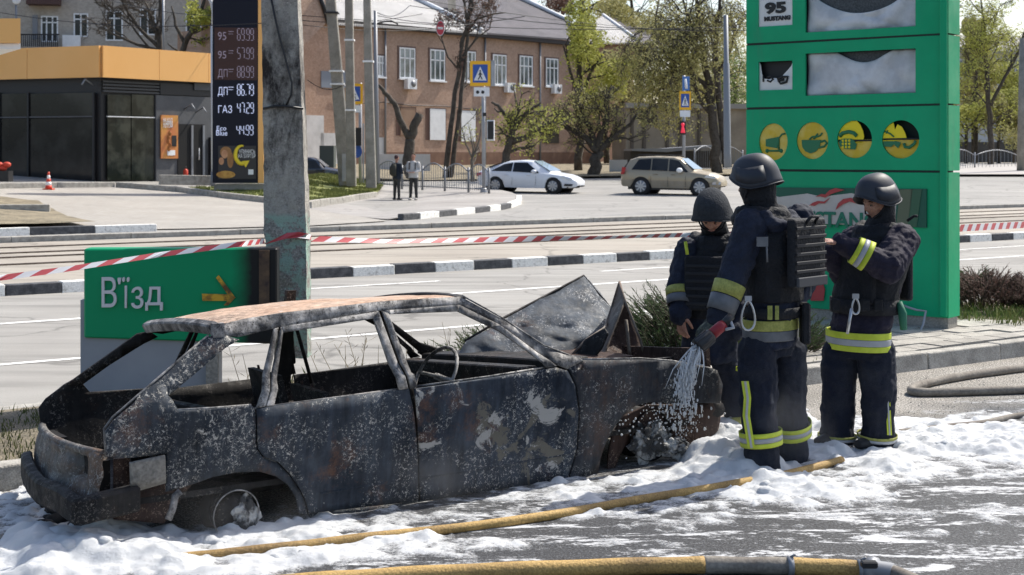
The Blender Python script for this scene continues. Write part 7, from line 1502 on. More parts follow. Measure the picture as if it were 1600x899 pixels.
# ---- centre firefighter: back to the camera, facing left, nozzle in the left hand
fbC = (-.72, .69, 0)
fC, jC = fireman('firefighter', 'firefighter seen from behind in the middle, black helmet, pointing a hose nozzle', 8.42, (1205, 735), (1183, 288, -.02), (-.88, .46, -.16), fbC, (1192, 326), (1213, 400), (1210, 470), (1205, 525),
    [(1172, 352, -.13), (1145, 432, -.20), (1122, 498, -.26)], [(1248, 346, .15), (1262, 430, .22), (1235, 480, .10)], [(1184, 548, -.08), (1184, 632, -.10), (1194, 735, -.10)], [(1229, 548, .09), (1233, 625, .12), (1238, 712, .22)], CLOTH, HELM,
    handL=((-.75, -.1, -.55), (.35, .3, -.6), (-.2, .75, .4), 1.0), arm_r=(.100, .084, .066), ta=(.215, .145), face=False, leg_r=(.118, .108, .100))
l, f = jC['l'], jC['f']; AL = jC['AL']
b = MB(); hand_mb(b, AL[2], (-.75, -.1, -.55), (.35, .3, -.6), (-.2, .75, .4), 1.14, 1.0); b.tube([AL[2] + Vector((.03, 0, .03)), AL[2] - Vector((.01, 0, .01))], [.055, .040], 12); remesh(b.build('glove', mat('work_glove', (.03, .035, .03), .85, col2=(.10, .11, .08), scale=22, lo=.5, hi=.6), fC), .0055, 2)
band(fC, AL[1], AL[2], .084, .066, .18, .48, HIVISD); band(fC, AL[1], AL[2], .084, .066, .50, .85, REFLD)
for y0, y1, m_ in ((497, 513, HIVISD), (513.5, 529, REFLD)):
    k = 8.42 / F; c0, c1 = P(1204, y0, 8.42), P(1204, y1, 8.42); hoop(fC, c0, c1, l, f, .19, .135, .19, .135, m_)
for (A, nm) in ((jC['LL'], 'a'), (jC['LR'], 'b')):
    band(fC, A[1], A[2], .120, .105, .39, .46, HIVIS); band(fC, A[1], A[2], .120, .105, .465, .535, REFL); band(fC, A[1], A[2], .120, .105, .54, .61, HIVIS)
def stripe(root, pts, w, m, name='leg_stripe', d=None):
    b = MB(); q = [Vector(p) for p in pts]; d = d or Vector((1, 0, 0))
    for a, c in zip(q, q[1:]): b.poly([a - d * w / 2, a + d * w / 2, c + d * w / 2, c - d * w / 2])
    o = b.build(name, m, root, recalc=False); solid(o, .006, 0); return o
def onleg(root, A, px, ys, Y, w, name='leg_stripe'):
    pts = [P(px[i], ys[i], Y) for i in range(len(ys))]
    stripe(root, pts, w, HIVIS, name); stripe(root, [p - Vector((0, .006, 0)) for p in pts], w * .3, REFL, name)
onleg(fC, None, [1164, 1168, 1166, 1170, 1174], [596, 622, 650, 675, 700], 8.19, .042)
stripe(fC, [P(1203, 478, 8.235), P(1203, 500, 8.225)], .028, HIVISD, 'waist_tab'); stripe(fC, [P(1214, 478, 8.235), P(1214, 500, 8.225)], .022, HIVISD, 'waist_tab')
karabiner(fC, P(1169, 470, 8.16), .17, Vector((1, 0, 0)))
# back plate carrier with pouches, hood bundle
bk = -f; back = jC['CH'] + bk * .19 + UP * .02; rt_ = -l
b = MB(); b.box(jC['CH'] + bk * .205 + UP * .03, (.34, .06, .40), (rt_, bk, UP)); pl = b.build('back_plate', VEST, fC); bevel(pl, .02, 3); webbing(pl, jC['CH'] + bk * .242 + UP * .05, .32, .30, rt_, bk, 6)
b = MB(); b.box(jC['CH'] + bk * .245 - UP * .135, (.31, .02, .055), (rt_, bk, UP)); bevel(b.build('grey_patch', mat('grey_vest_patch', (.05, .052, .058), .8), pl), .004)
b = MB(); b.box(jC['CH'] + UP * -.03 - l * .22 + bk * .02, (.10, .22, .30), (rt_, bk, UP)); bevel(b.build('side_pouch', VEST, fC), .02, 2)
b = MB()
for k in range(9): a = math.pi * (k / 8); b.ball(jC['NK'] + bk * (.10 + .05 * math.sin(a)) + rt_ * (.13 * math.cos(a)) - UP * (.05 + .05 * math.sin(a)), .05)
hd_ = b.build('hood_bundle', CLOTH, fC); remesh(hd_, .010, 3, .03, .05)
b = MB(); q = jC['CH'] + bk * .23 + UP * .20; b.tube([q - rt_ * .05, q - rt_ * .04 + bk * .03 + UP * .04, q + rt_ * .04 + bk * .03 + UP * .04, q + rt_ * .05], .010, 6); b.build('drag_handle', VEST, fC)
b = MB(); c = P(1191, 378, 8.17); b.box(c, (.065, .02, .055)); o = b.build('arm_patch', REFLD, fC); b = MB(); b.tube([P(1198, 386, 8.16), P(1199, 410, 8.16)], .006, 5); b.build('zip_pull', REFLD, fC)
b = MB(); b.box(P(1258, 505, 8.35), (.05, .10, .24)); bevel(b.build('hip_pouch', VEST, fC), .01); b = MB(); b.loft([(jC['WA'] - UP * .03, l * .215, f * .16), (jC['WA'] - UP * .09, l * .215, f * .16)], caps=False); o = b.build('belt', VEST, fC); solid(o, .006, 0)
b = MB(); b.tube([P(1265 + 2 * math.sin(i), 355 + i * 12, 8.3) for i in range(10)], .006, 5); b.build('strap_cord', REFLD, fC)
# nozzle held in the hand
wr = AL[2]; nz_ = thing('hose_nozzle', 'red and black foam nozzle held by the middle firefighter', 'nozzle', P(1106, 524, 8.1))
A0, A1 = P(1127, 510, 7.99), P(1090, 542, 7.93); ax_ = (A1 - A0).normalized(); e_ = ax_.orthogonal().normalized()
b = MB(); b.tube([A0 - ax_ * .02, A0, A0.lerp(A1, .45)], [.026, .032, .032], 16); b.build('body', mat('nozzle_red', (.22, .012, .02), .4), nz_)
b = MB(); b.tube([A0.lerp(A1, .42), A0.lerp(A1, .5), A0.lerp(A1, .95), A1], [.036, .042, .046, .042], 18); b.build('bumper', M['black'], nz_)
b = MB()
for k in range(8): a = k * math.pi / 4; q = ax_.cross(e_); d = e_ * math.cos(a) + q * math.sin(a); b.tube([A0.lerp(A1, .5) + d * .043, A1 + d * .043], .006, 5)
b.build('grip_ribs', M['black'], nz_); b = MB(); b.tube([A0 + e_ * .03, A0 + e_ * .055 - ax_ * .04, A0 - e_ * .01 - ax_ * .07], .010, 6); b.build('bail_handle', REFL, nz_)
b = MB(); b.tube([A0 - ax_ * .02, A0 - ax_ * .08 + UP * .01], .024, 12); b.build('coupling', M['black'], nz_)
# foam stream and splash
FOAMW = mat('foam_stream_white', (.60, .62, .64), .5); FOAMW.node_tree.nodes['Principled BSDF'].inputs['Alpha'].default_value = .7; r = random.Random(12); b = MB()
pth = [A1 + (P(1090, 540, 8.0) - A1) * 0, P(1084, 553, 7.92), P(1076, 573, 7.90), P(1070, 600, 7.88)]
for k in range(16):
    o_ = Vector((r.gauss(0, .010), r.gauss(0, .010), r.gauss(0, .006))); w0 = [.012, .014, .012, .007]
    b.tube([q + o_ * (.6 + i * .8) + Vector((r.gauss(0, .006), 0, r.gauss(0, .006))) for i, q in enumerate([pth[0].lerp(pth[1], t) for t in (0, .5)] + pth[1:])], [.0035, .0045, .0045, .003, .001], 5)
for i in range(1500):
    t = r.random(); c = pth[1].lerp(pth[3], min(1, t * 1.25)) if t < .8 else pth[3]; c = c + Vector((r.gauss(0, .007 + .022 * t), r.gauss(0, .012), r.gauss(-.02, .03 + .03 * t))); rr = abs(r.gauss(0, .0016)) + .0012; b.ball(c, rr, nu=6, nv=4, sc=(1, 1, r.uniform(1.5, 5.0)))
o = b.build('foam_stream', FOAMW, recalc=False); tag(o, 'white foam spraying from the nozzle onto the front wing', None, None, 'stuff')
b = MB()
for i in range(700):
    x, y = r.gauss(1062, 20), r.gauss(615, 30)
    if not (950 < x < 1118 and 572 < y < 700): continue
    u_, z_ = CS(x, y, -.02); b.ball(near(u_, z_, -.012), abs(r.gauss(0, .0028)) + .0015, nu=6, nv=4, sc=(1, 1, r.uniform(.8, 3.0)))
for i in range(120):
    x, y = r.gauss(1030, 45), r.gauss(660, 22); u_, z_ = CS(x, y, -.02); b.ball(near(u_, z_, .04), abs(r.gauss(0, .003)) + .0025, nu=5, nv=4)
o = b.build('foam_splash', FOAMW, recalc=False); tag(o, 'flecks of foam splashed over the front wing', None, None, 'stuff')

# ---- left firefighter: facing the camera, head bowed
fL, jL = fireman('firefighter', 'firefighter at left with head bowed, face visible under a matt helmet', 9.55, (1120, 672), (1113, 335, -.14), (-.25, -.80, -.62), (-.25, -.97, 0), (1118, 368, .02), (1110, 430), (1108, 495), (1110, 550),
    [(1150, 395, .05), (1158, 460, .05), (1150, 515, -.1)], [(1077, 395, -.02), (1062, 450, -.05), (1063, 492, -.14)], [(1132, 560, 0), (1150, 615, -.02), (1156, 672, -.05)], [(1088, 560, 0), (1095, 615, 0), (1100, 672, 0)], CLOTH, HELM2,
    handR=((.08, -.15, -.95), (.6, .5, 0), (.35, -.9, 0), .55), arm_r=(.102, .088, .070), ta=(.235, .16), plate=False)
AR = jL['AR']; band(fL, AR[1], AR[2], .084, .068, .05, .33, HIVISD); band(fL, AR[1], AR[2], .084, .068, .35, .65, REFLD)
b = MB(); k_ = jL['CH'] + jL['f'] * .185; b.box(k_ - UP * .04, (.30, .04, .36), (jL['l'], jL['f'], UP)); pl = b.build('front_plate', VEST, fL); bevel(pl, .02, 3); webbing(pl, k_ + jL['f'] * .022 - UP * .05, .28, .30, jL['l'], jL['f'], 6)
b = MB(); b.tube([P(1071, 378, 9.40), P(1074, 398, 9.38)], .011, 6); b.build('shoulder_tab', HIVIS, fL); b = MB(); c_ = jL['HD']; 
fh, lh, uh = frame_of((-.25, -.80, -.62)); q = c_ + uh * .105 + fh * .118; b.tube([q - lh * .012 + uh * .014, q + lh * .010 + uh * .012, q + lh * .012, q - lh * .004 - uh * .004, q - lh * .012 - uh * .014], .003, 5); b.build('helmet_emblem', FR, fL)
b = MB(); b.tube([P(1150, 576, 9.3), P(1165, 578, 9.3)], .016, 8); b.build('knee_band', HIVIS, fL); band(fL, jL['LL'][1], jL['LL'][2], .105, .095, .62, .95, HIVISD)

# ---- right firefighter: turned left, hands at chest
fR, jR = fireman('firefighter', 'firefighter at right turned to the left with forearm raised and lime armband', 9.1, (1340, 697), (1372, 315, -.02), (-.86, -.42, -.22), (-.80, -.60, 0), (1375, 352, .02), (1368, 410), (1352, 475), (1340, 530),
    [(1408, 378, -.13), (1388, 418, -.30), (1314, 379, -.26)], [(1338, 380, .12), (1318, 425, .10), (1292, 390, -.02)], [(1368, 550, -.07), (1374, 612, -.08), (1370, 690, -.05)], [(1314, 550, .06), (1310, 618, .05), (1308, 690, .05)], CLOTHP, HELM,
    handL=((-.95, -.05, .08), (.1, .2, -.9), (-.1, .5, .9), .35), handR=((-.85, -.2, -.1), (0, .3, -.9), (0, .5, .8), .6), arm_r=(.112, .100, .062), ta=(.215, .155), wa_=(.205, .15), pe_=(.215, .15), leg_r=(.122, .110, .106))
AL = jR['AL']; band(fR, AL[1], AL[2], .100, .062, .42, .52, HIVIS, grow=.014); band(fR, AL[1], AL[2], .100, .062, .525, .62, REFL, grow=.014); band(fR, AL[1], AL[2], .100, .062, .625, .72, HIVIS, grow=.014)
for y0, y1, m_ in ((516, 526, HIVIS), (526.5, 536, REFL), (536.5, 545, HIVIS)): hoop(fR, P(1341, y0, 9.1), P(1341, y1, 9.1), jR['l'], jR['f'], .22, .155, .22, .155, m_)
for A in (jR['LL'], jR['LR']): band(fR, A[1], A[2], .122, .112, .84, .89, HIVISD); band(fR, A[1], A[2], .122, .112, .895, .95, REFL)
b = MB(); b.loft([(P(1350, 466, 9.1), jR['l'] * .235, jR['f'] * .18), (P(1350, 488, 9.1), jR['l'] * .235, jR['f'] * .18)], caps=False); o = b.build('belt', VEST, fR); solid(o, .008, 0)
k = P(1325, 472, 8.86); karabiner(fR, P(1337, 466, 8.86), .10, Vector((1, 0, 0))); b = MB(); b.tube([P(1331, 482, 8.85), P(1324, 522, 8.85)], .010, 7); b.build('spanner', STEEL, fR)
for i, x in enumerate((1305, 1352, 1372)): b = MB(); b.box(P(x, 477, 8.88), (.055, .03, .075)); bevel(b.build('belt_pouch', VEST, fR), .006)
b = MB(); b.tube([P(1405, 472, 8.95), P(1410, 490, 8.94), P(1412, 515, 8.95)], [.018, .028, .022], 10); o = b.build('glove', mat('green_glove', (.02, .13, .08), .7), fR)
b = MB(); b.box(jR['CH'] + jR['f'] * .18 - UP * .08, (.28, .05, .34), (jR['l'], jR['f'], UP)); pl = b.build('front_plate', VEST, fR); bevel(pl, .02, 3)
b = MB(); b.box(jR['CH'] - jR['f'] * .185 - UP * .06, (.28, .05, .38), (jR['l'], jR['f'], UP)); pl = b.build('back_plate', VEST, fR); bevel(pl, .02, 3)
onleg(fR, None, [1386, 1388, 1390], [608, 645, 680], 8.94, .03)
b = MB(); b.tube([P(1418, 345, 9.1), P(1428, 338, 9.12), P(1433, 338, 9.1)], .010, 6); b.build('strap_clip', VEST, fR)

# ---- two pedestrians far off
def walker(name, label, x, ytop, yfoot, Y, coat, trous, hairm, fdir, pack, shoe):
    H_ = (yfoot - ytop) / F * Y; s = H_ / 1.76; base = P(x, yfoot, Y); root = thing(name, label, 'person', base); f_, l_, u_ = frame_of(fdir); q = lambda a, h, d=0: base + l_ * a * s + UP * h * s + f_ * d * s
    b = MB(); head_mb(b, q(0, 1.645), fdir, s); b.tube([q(0, 1.58, -.01), q(0, 1.46)], [.05 * s, .055 * s], 10); b.loft([(q(0, 1.44), l_ * .15 * s, f_ * .08 * s), (q(0, 1.2), l_ * .15 * s, f_ * .09 * s), (q(0, .92), l_ * .14 * s, f_ * .09 * s)])
    for k in (-1, 1): limb(b, [q(.18 * k, 1.4), q(.22 * k, 1.14), q(.12 * k, 1.06, .2)], [.04 * s, .035 * s, .025 * s], 8); hand_mb(b, q(.12 * k, 1.06, .2), f_ * .5 - l_ * k, UP * -1, f_, s); limb(b, [q(.09 * k, .9), q(.10 * k, .5), q(.11 * k, .1)], [.07 * s, .05 * s, .035 * s], 8)
    o = b.build('body', SKIN, root, recalc=False); remesh(o, .012, 1)
    b = MB(); b.loft([(q(0, 1.48), l_ * .07 * s, f_ * .07 * s), (q(0, 1.43), l_ * .16 * s, f_ * .11 * s), (q(0, 1.2), l_ * .20 * s, f_ * .14 * s), (q(0, .95), l_ * .19 * s, f_ * .13 * s), (q(0, .84), l_ * .19 * s, f_ * .13 * s)])
    for k in (-1, 1): limb(b, [q(.19 * k, 1.39), q(.25 * k, 1.12), q(.12 * k, 1.06, .19)], [.075 * s, .06 * s, .048 * s], 10)
    o = b.build('coat', coat, root); remesh(o, .018, 2, .03, .12)
    b = MB(); b.loft([(q(0, .9), l_ * .16 * s, f_ * .11 * s), (q(0, .8), l_ * .16 * s, f_ * .11 * s)])
    for k in (-1, 1): limb(b, [q(.085 * k, .85), q(.10 * k, .48), q(.12 * k, .10)], [.09 * s, .07 * s, .055 * s], 10)
    o = b.build('trousers', trous, root); remesh(o, .018, 2, .02, .1)
    b = MB(); b.ball(q(0, 1.685, -.018), .100 * s, sc=(.98, .86, .98), ax=(f_, l_, UP)); o = b.build('hair', hairm, root)
    for k in (-1, 1): b = MB(); b.loft([(q(.12 * k, .05, -.07), l_ * .04 * s, UP * .05 * s), (q(.12 * k, .045, .05), l_ * .045 * s, UP * .045 * s), (q(.12 * k, .035, .17), l_ * .03 * s, UP * .03 * s)]); b.build('shoe', shoe, root)
    if pack: b = MB(); b.loft([(q(0, 1.44, -.16), l_ * .10 * s, f_ * .05 * s), (q(0, 1.3, -.22), l_ * .15 * s, f_ * .11 * s), (q(0, 1.05, -.22), l_ * .16 * s, f_ * .12 * s), (q(0, .95, -.17), l_ * .12 * s, f_ * .06 * s)]); b.build('backpack', pack, root)
    for k in (-1, 1):
        if pack is None: b = MB(); b.tube([q(.10 * k, 1.46, .0), q(.12 * k, 1.38, .13), q(.12 * k, 1.15, .15)], .02 * s, 5); b.build('strap', M['black'], root)
    return root
g_ = G(619, 314, 0, True); walker('pedestrian', 'pedestrian in dark jacket with backpack turned away on the pavement', 620, 243, 313, g_.y, mat('dark_blue_coat', (.012, .018, .03), .85), M['black'], mat('dark_red_cap', (.05, .025, .03), .9), (.6, .75, 0), mat('olive_pack', (.035, .035, .028), .9), M['black'])
walker('pedestrian', 'pedestrian in light grey jacket facing the camera on the pavement', 646, 240, 313, g_.y, mat('light_grey_coat', (.42, .41, .40), .85, col2=(.5, .49, .48), scale=5), M['black'], mat('brown_hair', (.06, .035, .02), .9), (-.25, -.95, 0), None, mat('pale_shoe', (.4, .38, .35), .8))
# ================================================================ foam, hoses
m = FOAM = mat('firefighting_foam', (.62, .632, .645), .7, spec=.15); T = node_tools(m); m.node_tree.nodes['Principled BSDF'].inputs['Subsurface Weight'].default_value = .2
m.node_tree.nodes['Principled BSDF'].inputs['Subsurface Radius'].default_value = (.05, .055, .06)
dirt = T['ramp'](T['nz'](6, 6, .7), (.60, 0), (.75, .35)); T['L'].new(T['mix'](dirt, (.62, .632, .645), (.36, .32, .28)), T['b'].inputs['Base Color']); T['bump'](T['mix'](.5, T['nz'](75, 6, .9), T['nz'](24, 6, .75)), 1.0, .016)
sz = T['n'].new('ShaderNodeSeparateXYZ'); T['L'].new(T['g'].outputs['Position'], sz.inputs[0]); am = T['n'].new('ShaderNodeMath'); am.operation = 'MULTIPLY_ADD'   # thin edges of foam are see-through
T['L'].new(T['nz'](55, 5, .8), am.inputs[0]); am.inputs[1].default_value = .034; T['L'].new(sz.outputs[2], am.inputs[2]); al = T['n'].new('ShaderNodeMapRange'); T['L'].new(am.outputs[0], al.inputs[0]); al.inputs[1].default_value = .016; al.inputs[2].default_value = .028
T['L'].new(al.outputs[0], T['b'].inputs['Alpha'])
# (px, py, radius x px, radius y px, thickness m)
FB = [(600, 805, 260, 20, .035), (300, 850, 220, 30, .06), (900, 770, 220, 34, .045), (1200, 760, 200, 36, .06), (1450, 700, 220, 45, .06), (620, 850, 200, 16, .05), (100, 790, 160, 50, .06), (40, 760, 140, 35, .07), (120, 800, 120, 26, .06), (60, 880, 150, 40, .14), (150, 850, 90, 30, .17), (230, 870, 120, 30, .13), (340, 838, 130, 22, .10), (180, 815, 60, 18, .10), (430, 880, 90, 22, .07), (330, 890, 120, 14, .06),
      (480, 832, 120, 24, .07), (560, 858, 120, 20, .08), (470, 872, 70, 18, .08), (640, 840, 90, 24, .10), (700, 855, 110, 14, .06), (790, 848, 60, 12, .07), (600, 812, 160, 14, .03), (760, 800, 160, 18, .025), (860, 775, 130, 22, .03), (960, 765, 110, 26, .05), (880, 800, 90, 12, .03),
      (1040, 758, 100, 22, .06), (1130, 720, 55, 42, .20), (1100, 745, 60, 24, .12), (1150, 690, 28, 26, .20), (1120, 785, 130, 22, .05), (1000, 800, 90, 14, .03), (1180, 775, 90, 24, .09), (1230, 758, 70, 26, .12), (1290, 765, 90, 22, .08), (1020, 818, 90, 10, .03), (1330, 775, 70, 14, .05), (500, 846, 90, 14, .10), (905, 800, 45, 14, .07), (1085, 768, 90, 16, .09), (80, 870, 90, 20, .10),
      (1270, 700, 60, 34, .10), (1340, 700, 60, 24, .08), (1375, 710, 40, 30, .14), (1430, 690, 90, 32, .13), (1520, 690, 110, 34, .12), (1590, 690, 60, 40, .12), (1420, 725, 130, 20, .07), (1540, 725, 90, 16, .06), (1360, 745, 120, 14, .05), (1450, 660, 110, 12, .06), (1560, 655, 80, 12, .05), (1265, 660, 20, 22, .12), (1370, 660, 30, 14, .05), (1230, 735, 100, 20, .06), (1510, 760, 60, 8, .02), (60, 720, 60, 16, .03), (1700, 700, 90, 40, .1), (1800, 690, 90, 36, .08), (1920, 700, 80, 30, .05),
      (1180, 850, 200, 8, .010), (900, 840, 70, 8, .03), (1350, 822, 180, 7, .008), (1560, 800, 120, 6, .008), (820, 850, 70, 8, .05), (30, 830, 60, 16, .05)]
blobs = []
for px, py, rx, ry, h in FB:
    c = G(px, py); k = c.y / F; ryw = abs(G(px, py - ry).y - G(px, py + ry).y) / 2; blobs.append((c.x, c.y, rx * k, max(ryw, .05), h * .78))
X0, X1, Y0_, Y1_, ST = -3.3, 5.6, 6.0, 10.5, .0135
nx, ny = int((X1 - X0) / ST), int((Y1_ - Y0_) / ST); xs = np.linspace(X0, X1, nx); ys = np.linspace(Y0_, Y1_, ny); XX, YY = np.meshgrid(xs, ys)
def vnoise(X, Y, sc, seed):
    """value noise, vectorised"""
    rs = np.random.RandomState(seed); g = rs.rand(257, 257); x = X * sc + 500; y = Y * sc + 500; xi = np.floor(x).astype(int); yi = np.floor(y).astype(int); fx = x - xi; fy = y - yi; fx = fx * fx * (3 - 2 * fx); fy = fy * fy * (3 - 2 * fy)
    a = g[yi % 256, xi % 256]; b_ = g[yi % 256, (xi + 1) % 256]; c = g[(yi + 1) % 256, xi % 256]; d = g[(yi + 1) % 256, (xi + 1) % 256]; return (a * (1 - fx) + b_ * fx) * (1 - fy) + (c * (1 - fx) + d * fx) * fy
def fbm(X, Y, sc, seed, o=4): return sum(vnoise(X, Y, sc * 2 ** i, seed + i) * .5 ** i for i in range(o)) / sum(.5 ** i for i in range(o))
T_ = np.zeros_like(XX); wx = (fbm(XX, YY, 2.2, 11) - .5) * .35; wy = (fbm(XX, YY, 2.2, 12) - .5) * .35
for cx, cy, rx, ry, h in blobs: T_ = np.maximum(T_, h * np.clip(1.15 - ((XX + wx - cx) / rx) ** 2 - ((YY + wy - cy) / ry) ** 2, 0, 1) ** .7)
base = T_ * (.35 + .9 * fbm(XX, YY, 3.2, 20))
Hh = base * .5
rs = np.random.RandomState(5); r_ = random.Random(6)
for i in range(6000):                                          # billows: overlapping domes
    x, y = r_.uniform(X0, X1), r_.uniform(Y0_, Y1_); ix, iy = int((x - X0) / ST), int((y - Y0_) / ST)
    if not (0 <= ix < nx and 0 <= iy < ny): continue
    t = base[iy, ix]
    if t < .008: continue
    rad = min(.13, max(.028, t * r_.uniform(.4, 1.2))) * (.6 + .9 * r_.random() ** 2); k = int(rad * 1.15 / ST) + 2; a0, a1, b0, b1 = max(0, ix - k), min(nx, ix + k), max(0, iy - k), min(ny, iy + k)
    d2 = ((XX[b0:b1, a0:a1] - x) * r_.uniform(.7, 1)) ** 2 + (YY[b0:b1, a0:a1] - y) ** 2; dome = rad * np.clip(1 - d2 / (rad * rad), 0, None) ** .9 * r_.uniform(.32, .68) + np.where(d2 < rad * rad, t * .42 - .006, 0); Hh[b0:b1, a0:a1] = np.maximum(Hh[b0:b1, a0:a1], dome)
Hh += np.where(Hh > .006, (fbm(XX, YY, 22, 40, 3) - .5) * np.minimum(.04, Hh * .8), 0)
thin = fbm(XX * .45 + YY * .1, YY * 1.6, 3.2, 60, 6); patch_ = fbm(XX, YY, 1.1, 70, 3); vv_ = -DY * XX + DX * YY
Tn = np.clip((thin - .55 + (patch_ - .5) * .25) * .08, 0, .009) * (vv_ < 6.6) ; Hh = np.maximum(Hh, Tn)
for _ in range(3): Hh[1:-1, 1:-1] = (Hh[1:-1, 1:-1] * 4 + Hh[:-2, 1:-1] + Hh[2:, 1:-1] + Hh[1:-1, :-2] + Hh[1:-1, 2:]) / 8
Hh += np.where(Hh > .012, (np.abs(fbm(XX * .8, YY * 1.2, 9, 81, 5) - .5) * 2 - .2) * np.minimum(.05, Hh * .9), 0)
Hh[vv_ > KV - .02] = 0
edge = fbm(XX, YY, 9, 90, 4); Hh = Hh - .004 - np.where(Hh < .03, (edge - .35) * .03, 0)
keep = Hh > -.012; fm = keep[:-1, :-1] & keep[1:, :-1] & keep[:-1, 1:] & keep[1:, 1:]
iy, ix = np.nonzero(fm); v00 = iy * nx + ix; quads = np.stack([v00, v00 + 1, v00 + nx + 1, v00 + nx], 1); used = np.unique(quads); remap = -np.ones(nx * ny, int); remap[used] = np.arange(len(used))
co = np.stack([XX.ravel()[used], YY.ravel()[used], Hh.ravel()[used]], 1); me = bpy.data.meshes.new('foam'); me.vertices.add(len(used)); me.vertices.foreach_set('co', co.ravel()); q = remap[quads]
me.loops.add(q.size); me.loops.foreach_set('vertex_index', q.ravel()); me.polygons.add(len(q)); me.polygons.foreach_set('loop_start', np.arange(len(q)) * 4); me.polygons.foreach_set('use_smooth', np.ones(len(q), bool)); me.update(calc_edges=True); me.validate(); me.materials.append(FOAM)
o = link('foam', me); tag(o, 'white firefighting foam billowing over the ground round the wreck', None, None, 'stuff')
# round balls of foam standing on the sheet
b = MB(); bp_ = []
for (px, py, n, sx_, sy_, rmin, rmax) in ((1360, 700, 10, 25, 8, .03, .06), (1230, 765, 16, 40, 8, .03, .07), (1130, 720, 26, 28, 18, .03, .08), (150, 860, 22, 70, 12, .05, .11), (280, 850, 14, 60, 8, .04, .08), (640, 850, 14, 50, 6, .03, .06), (1450, 695, 26, 70, 14, .03, .07), (1560, 690, 18, 40, 14, .03, .07), (60, 890, 14, 60, 8, .05, .10), (480, 860, 14, 60, 8, .03, .06)):
    for i in range(int(n * .35)):
        c = G(r_.gauss(px, sx_), r_.gauss(py, sy_)); jx, jy = int((c.x - X0) / ST), int((c.y - Y0_) / ST)
        if 0 <= jx < nx and 0 <= jy < ny and Hh[jy, jx] > .02: rad = r_.uniform(rmin, rmax) * .7; b.ball((c.x, c.y, Hh[jy, jx] - rad * .45), rad, sc=(1.3, 1.1, .85), nu=12, nv=8)
o = b.build('foam_lumps', FOAM, recalc=False); md = remesh(o, .014, 4, .03, .06); tag(o, 'rounded lumps of foam piled near the feet and wheels', None, None, 'stuff')
# hoses
HOSE = mat('yellow_hose', (.20, .125, .045), .7, col2=(.42, .27, .09), scale=2.2, detail=9, lo=.36, hi=.56, fine=(120, .3), bump=.3, bscale=70); HOSEG = mat('grey_hose', (.15, .13, .11), .85, col2=(.23, .21, .18), scale=4, fine=(60, .25), bump=.3)
def hose(name, label, pts, rad, m, z=0.0, par=None):
    q = [G(x, y, rad) for x, y in pts]; out = []
    for i in range(len(q) - 1):
        p0, p1, p2, p3 = q[max(i - 1, 0)], q[i], q[i + 1], q[min(i + 2, len(q) - 1)]
        for k in range(8): t = k / 8; out.append(.5 * ((2 * p1) + (p2 - p0) * t + (2 * p0 - 5 * p1 + 4 * p2 - p3) * t * t + (3 * p1 - p0 - 3 * p2 + p3) * t ** 3))
    out.append(q[-1]); out = [p + UP * z for p in out]; b = MB(); b.tube(out, [rad * (1 + .04 * math.sin(i * .7)) for i in range(len(out))], 14); o = b.build(name, m, par)
    return tag(o, label, 'hose') if par is None else o
hose('fire_hose', 'yellow brown fire hose half buried in foam along the wreck', [(60, 880), (180, 878), (330, 866), (480, 850), (600, 836), (700, 826), (850, 806), (1000, 780), (1150, 755), (1240, 738), (1315, 718)], .024, HOSE, -.004)
hn = thing('fire_hose', 'thick yellow fire hose with coupling lying along the bottom edge', 'hose', G(900, 885)); 
hose('hose_line', None, [(-100, 960), (200, 932), (440, 912), (560, 904), (700, 896), (850, 890), (1000, 885), (1100, 883)], .038, HOSE, 0, hn); hose('hose_line', None, [(1099, 883), (1180, 884), (1235, 885)], .038, HOSEG, 0, hn); hose('hose_line', None, [(1234, 885), (1290, 887), (1350, 890)], .038, HOSE, 0, hn)
c0, c1 = G(1346, 888, .04), G(1395, 896, .04); b = MB(); b.tube([c0, c0.lerp(c1, .2), c0.lerp(c1, .22), c0.lerp(c1, .5), c0.lerp(c1, .52), c1], [.046, .046, .056, .056, .044, .044], 18); cp_ = b.build('coupling', M['metal'], hn)
b = MB(); q = G(1358, 882, .09); b.box(q, (.07, .04, .03)); bevel(b.build('lug', M['black'], cp_), .006); hose('hose_line', None, [(1392, 896), (1420, 906), (1440, 925), (1450, 1000), (1440, 1200)], .036, HOSEG, 0, hn)
for x, y in ((1235, 885), (1345, 890)): c = G(x, y, .04); b = MB(); b.tube([c - Vector((.012, 0, 0)), c + Vector((.012, 0, 0))], .043, 14); b.tube([c + UP * .04, c + UP * .055 + Vector((.02, -.01, 0))], .006, 5); b.build('wire_binding', M['metal'], hn)
hose('fire_hose', 'flat grey hose doubling back on the dry asphalt at right', [(2300, 480), (1900, 536), (1660, 566), (1600, 575), (1530, 584), (1470, 594), (1432, 604), (1424, 610), (1434, 613), (1470, 613), (1540, 611), (1600, 609), (1680, 607), (1900, 600), (2300, 590)], .034, HOSEG)
hose('fire_hose', 'thin dark hose partly under foam at far right', [(2300, 590), (1900, 622), (1700, 640), (1600, 648), (1540, 660), (1470, 668), (1400, 676)], .020, HOSEG)
# grit and ash on the dry asphalt
r = random.Random(21); b = MB()
for i in range(1500):
    u, v = r.uniform(6, 15), r.uniform(6.3, 8.0); p = R(u, v, .002); s = r.uniform(.002, .007); b.ball(p, s, nu=5, nv=3, sc=(1, 1, .6))
o = b.build('grit', M['kerb'], recalc=False); tag(o, 'grit and crumbs scattered on the asphalt along the kerb', None, None, 'stuff')
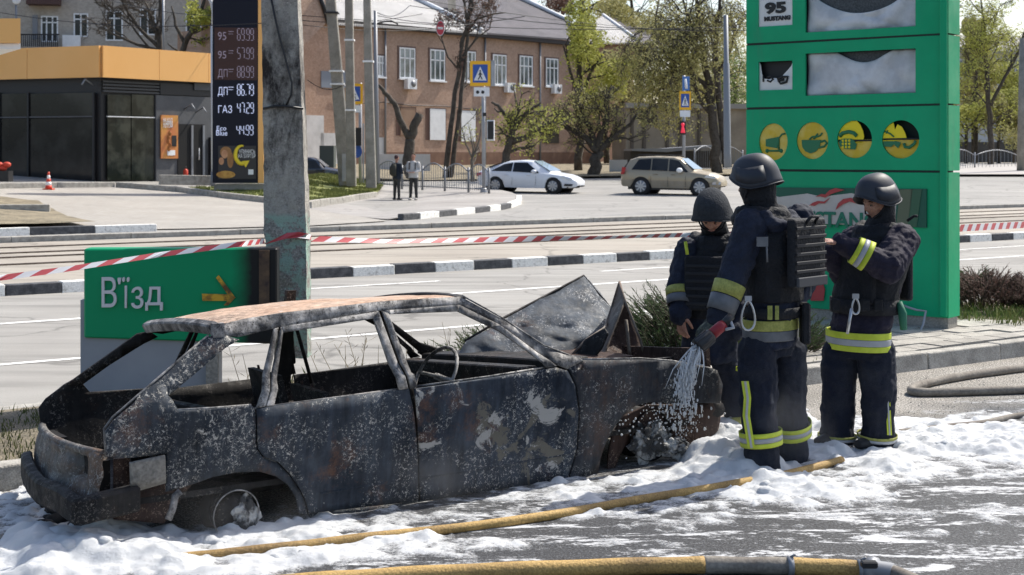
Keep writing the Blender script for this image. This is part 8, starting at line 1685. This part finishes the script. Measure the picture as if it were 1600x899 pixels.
# ================================================================ faint steam rising off the wet wreck
def steam(px, py, sx, sy, sz, dens, seed, label):
    c = G(px, py) + UP * sz * .55; b = MB(); b.ball(c, 1, sc=(sx, sy, sz), nu=20, nv=12)
    m = bpy.data.materials.new('steam'); m.use_nodes = True; nt = m.node_tree; n = nt.nodes; L = nt.links; n.remove(n['Principled BSDF'])
    pv_ = n.new('ShaderNodeVolumePrincipled'); pv_.inputs['Color'].default_value = (.9, .91, .93, 1); L.new(pv_.outputs[0], n['Material Output'].inputs['Volume'])
    g = n.new('ShaderNodeNewGeometry'); su = n.new('ShaderNodeVectorMath'); su.operation = 'SUBTRACT'; L.new(g.outputs['Position'], su.inputs[0]); su.inputs[1].default_value = c
    dv = n.new('ShaderNodeVectorMath'); dv.operation = 'DIVIDE'; L.new(su.outputs[0], dv.inputs[0]); dv.inputs[1].default_value = (sx, sy, sz); ln = n.new('ShaderNodeVectorMath'); ln.operation = 'LENGTH'; L.new(dv.outputs[0], ln.inputs[0])
    f = n.new('ShaderNodeMapRange'); f.inputs[1].default_value = .15; f.inputs[2].default_value = .95; f.inputs[3].default_value = 1; f.inputs[4].default_value = 0; L.new(ln.outputs['Value'], f.inputs[0])
    t = n.new('ShaderNodeTexNoise'); t.inputs['Scale'].default_value = 3.2; t.inputs['Detail'].default_value = 4; t.inputs['Distortion'].default_value = 1; ad = n.new('ShaderNodeVectorMath'); ad.operation = 'ADD'; L.new(g.outputs['Position'], ad.inputs[0]); ad.inputs[1].default_value = (seed, 0, 0); L.new(ad.outputs[0], t.inputs['Vector'])
    r_ = n.new('ShaderNodeMapRange'); r_.inputs[1].default_value = .42; r_.inputs[2].default_value = .72; r_.inputs[3].default_value = 0; r_.inputs[4].default_value = dens; L.new(t.outputs[0], r_.inputs[0])
    mu = n.new('ShaderNodeMath'); mu.operation = 'MULTIPLY'; L.new(f.outputs[0], mu.inputs[0]); L.new(r_.outputs[0], mu.inputs[1]); L.new(mu.outputs[0], pv_.inputs['Density'])
    m.cycles.volume_sampling = 'EQUIANGULAR' if hasattr(m.cycles, 'volume_sampling') else None
    o = b.build('steam', m); tag(o, label, None, None, 'stuff')
steam(700, 800, .75, .35, .30, .35, 3, 'faint steam curling off the hot door bottom')
steam(1200, 740, .45, .3, .40, 1.0, 9, 'faint steam round the firefighters boots')
steam(360, 860, .6, .3, .30, .3, 15, 'faint steam by the rear wheel')
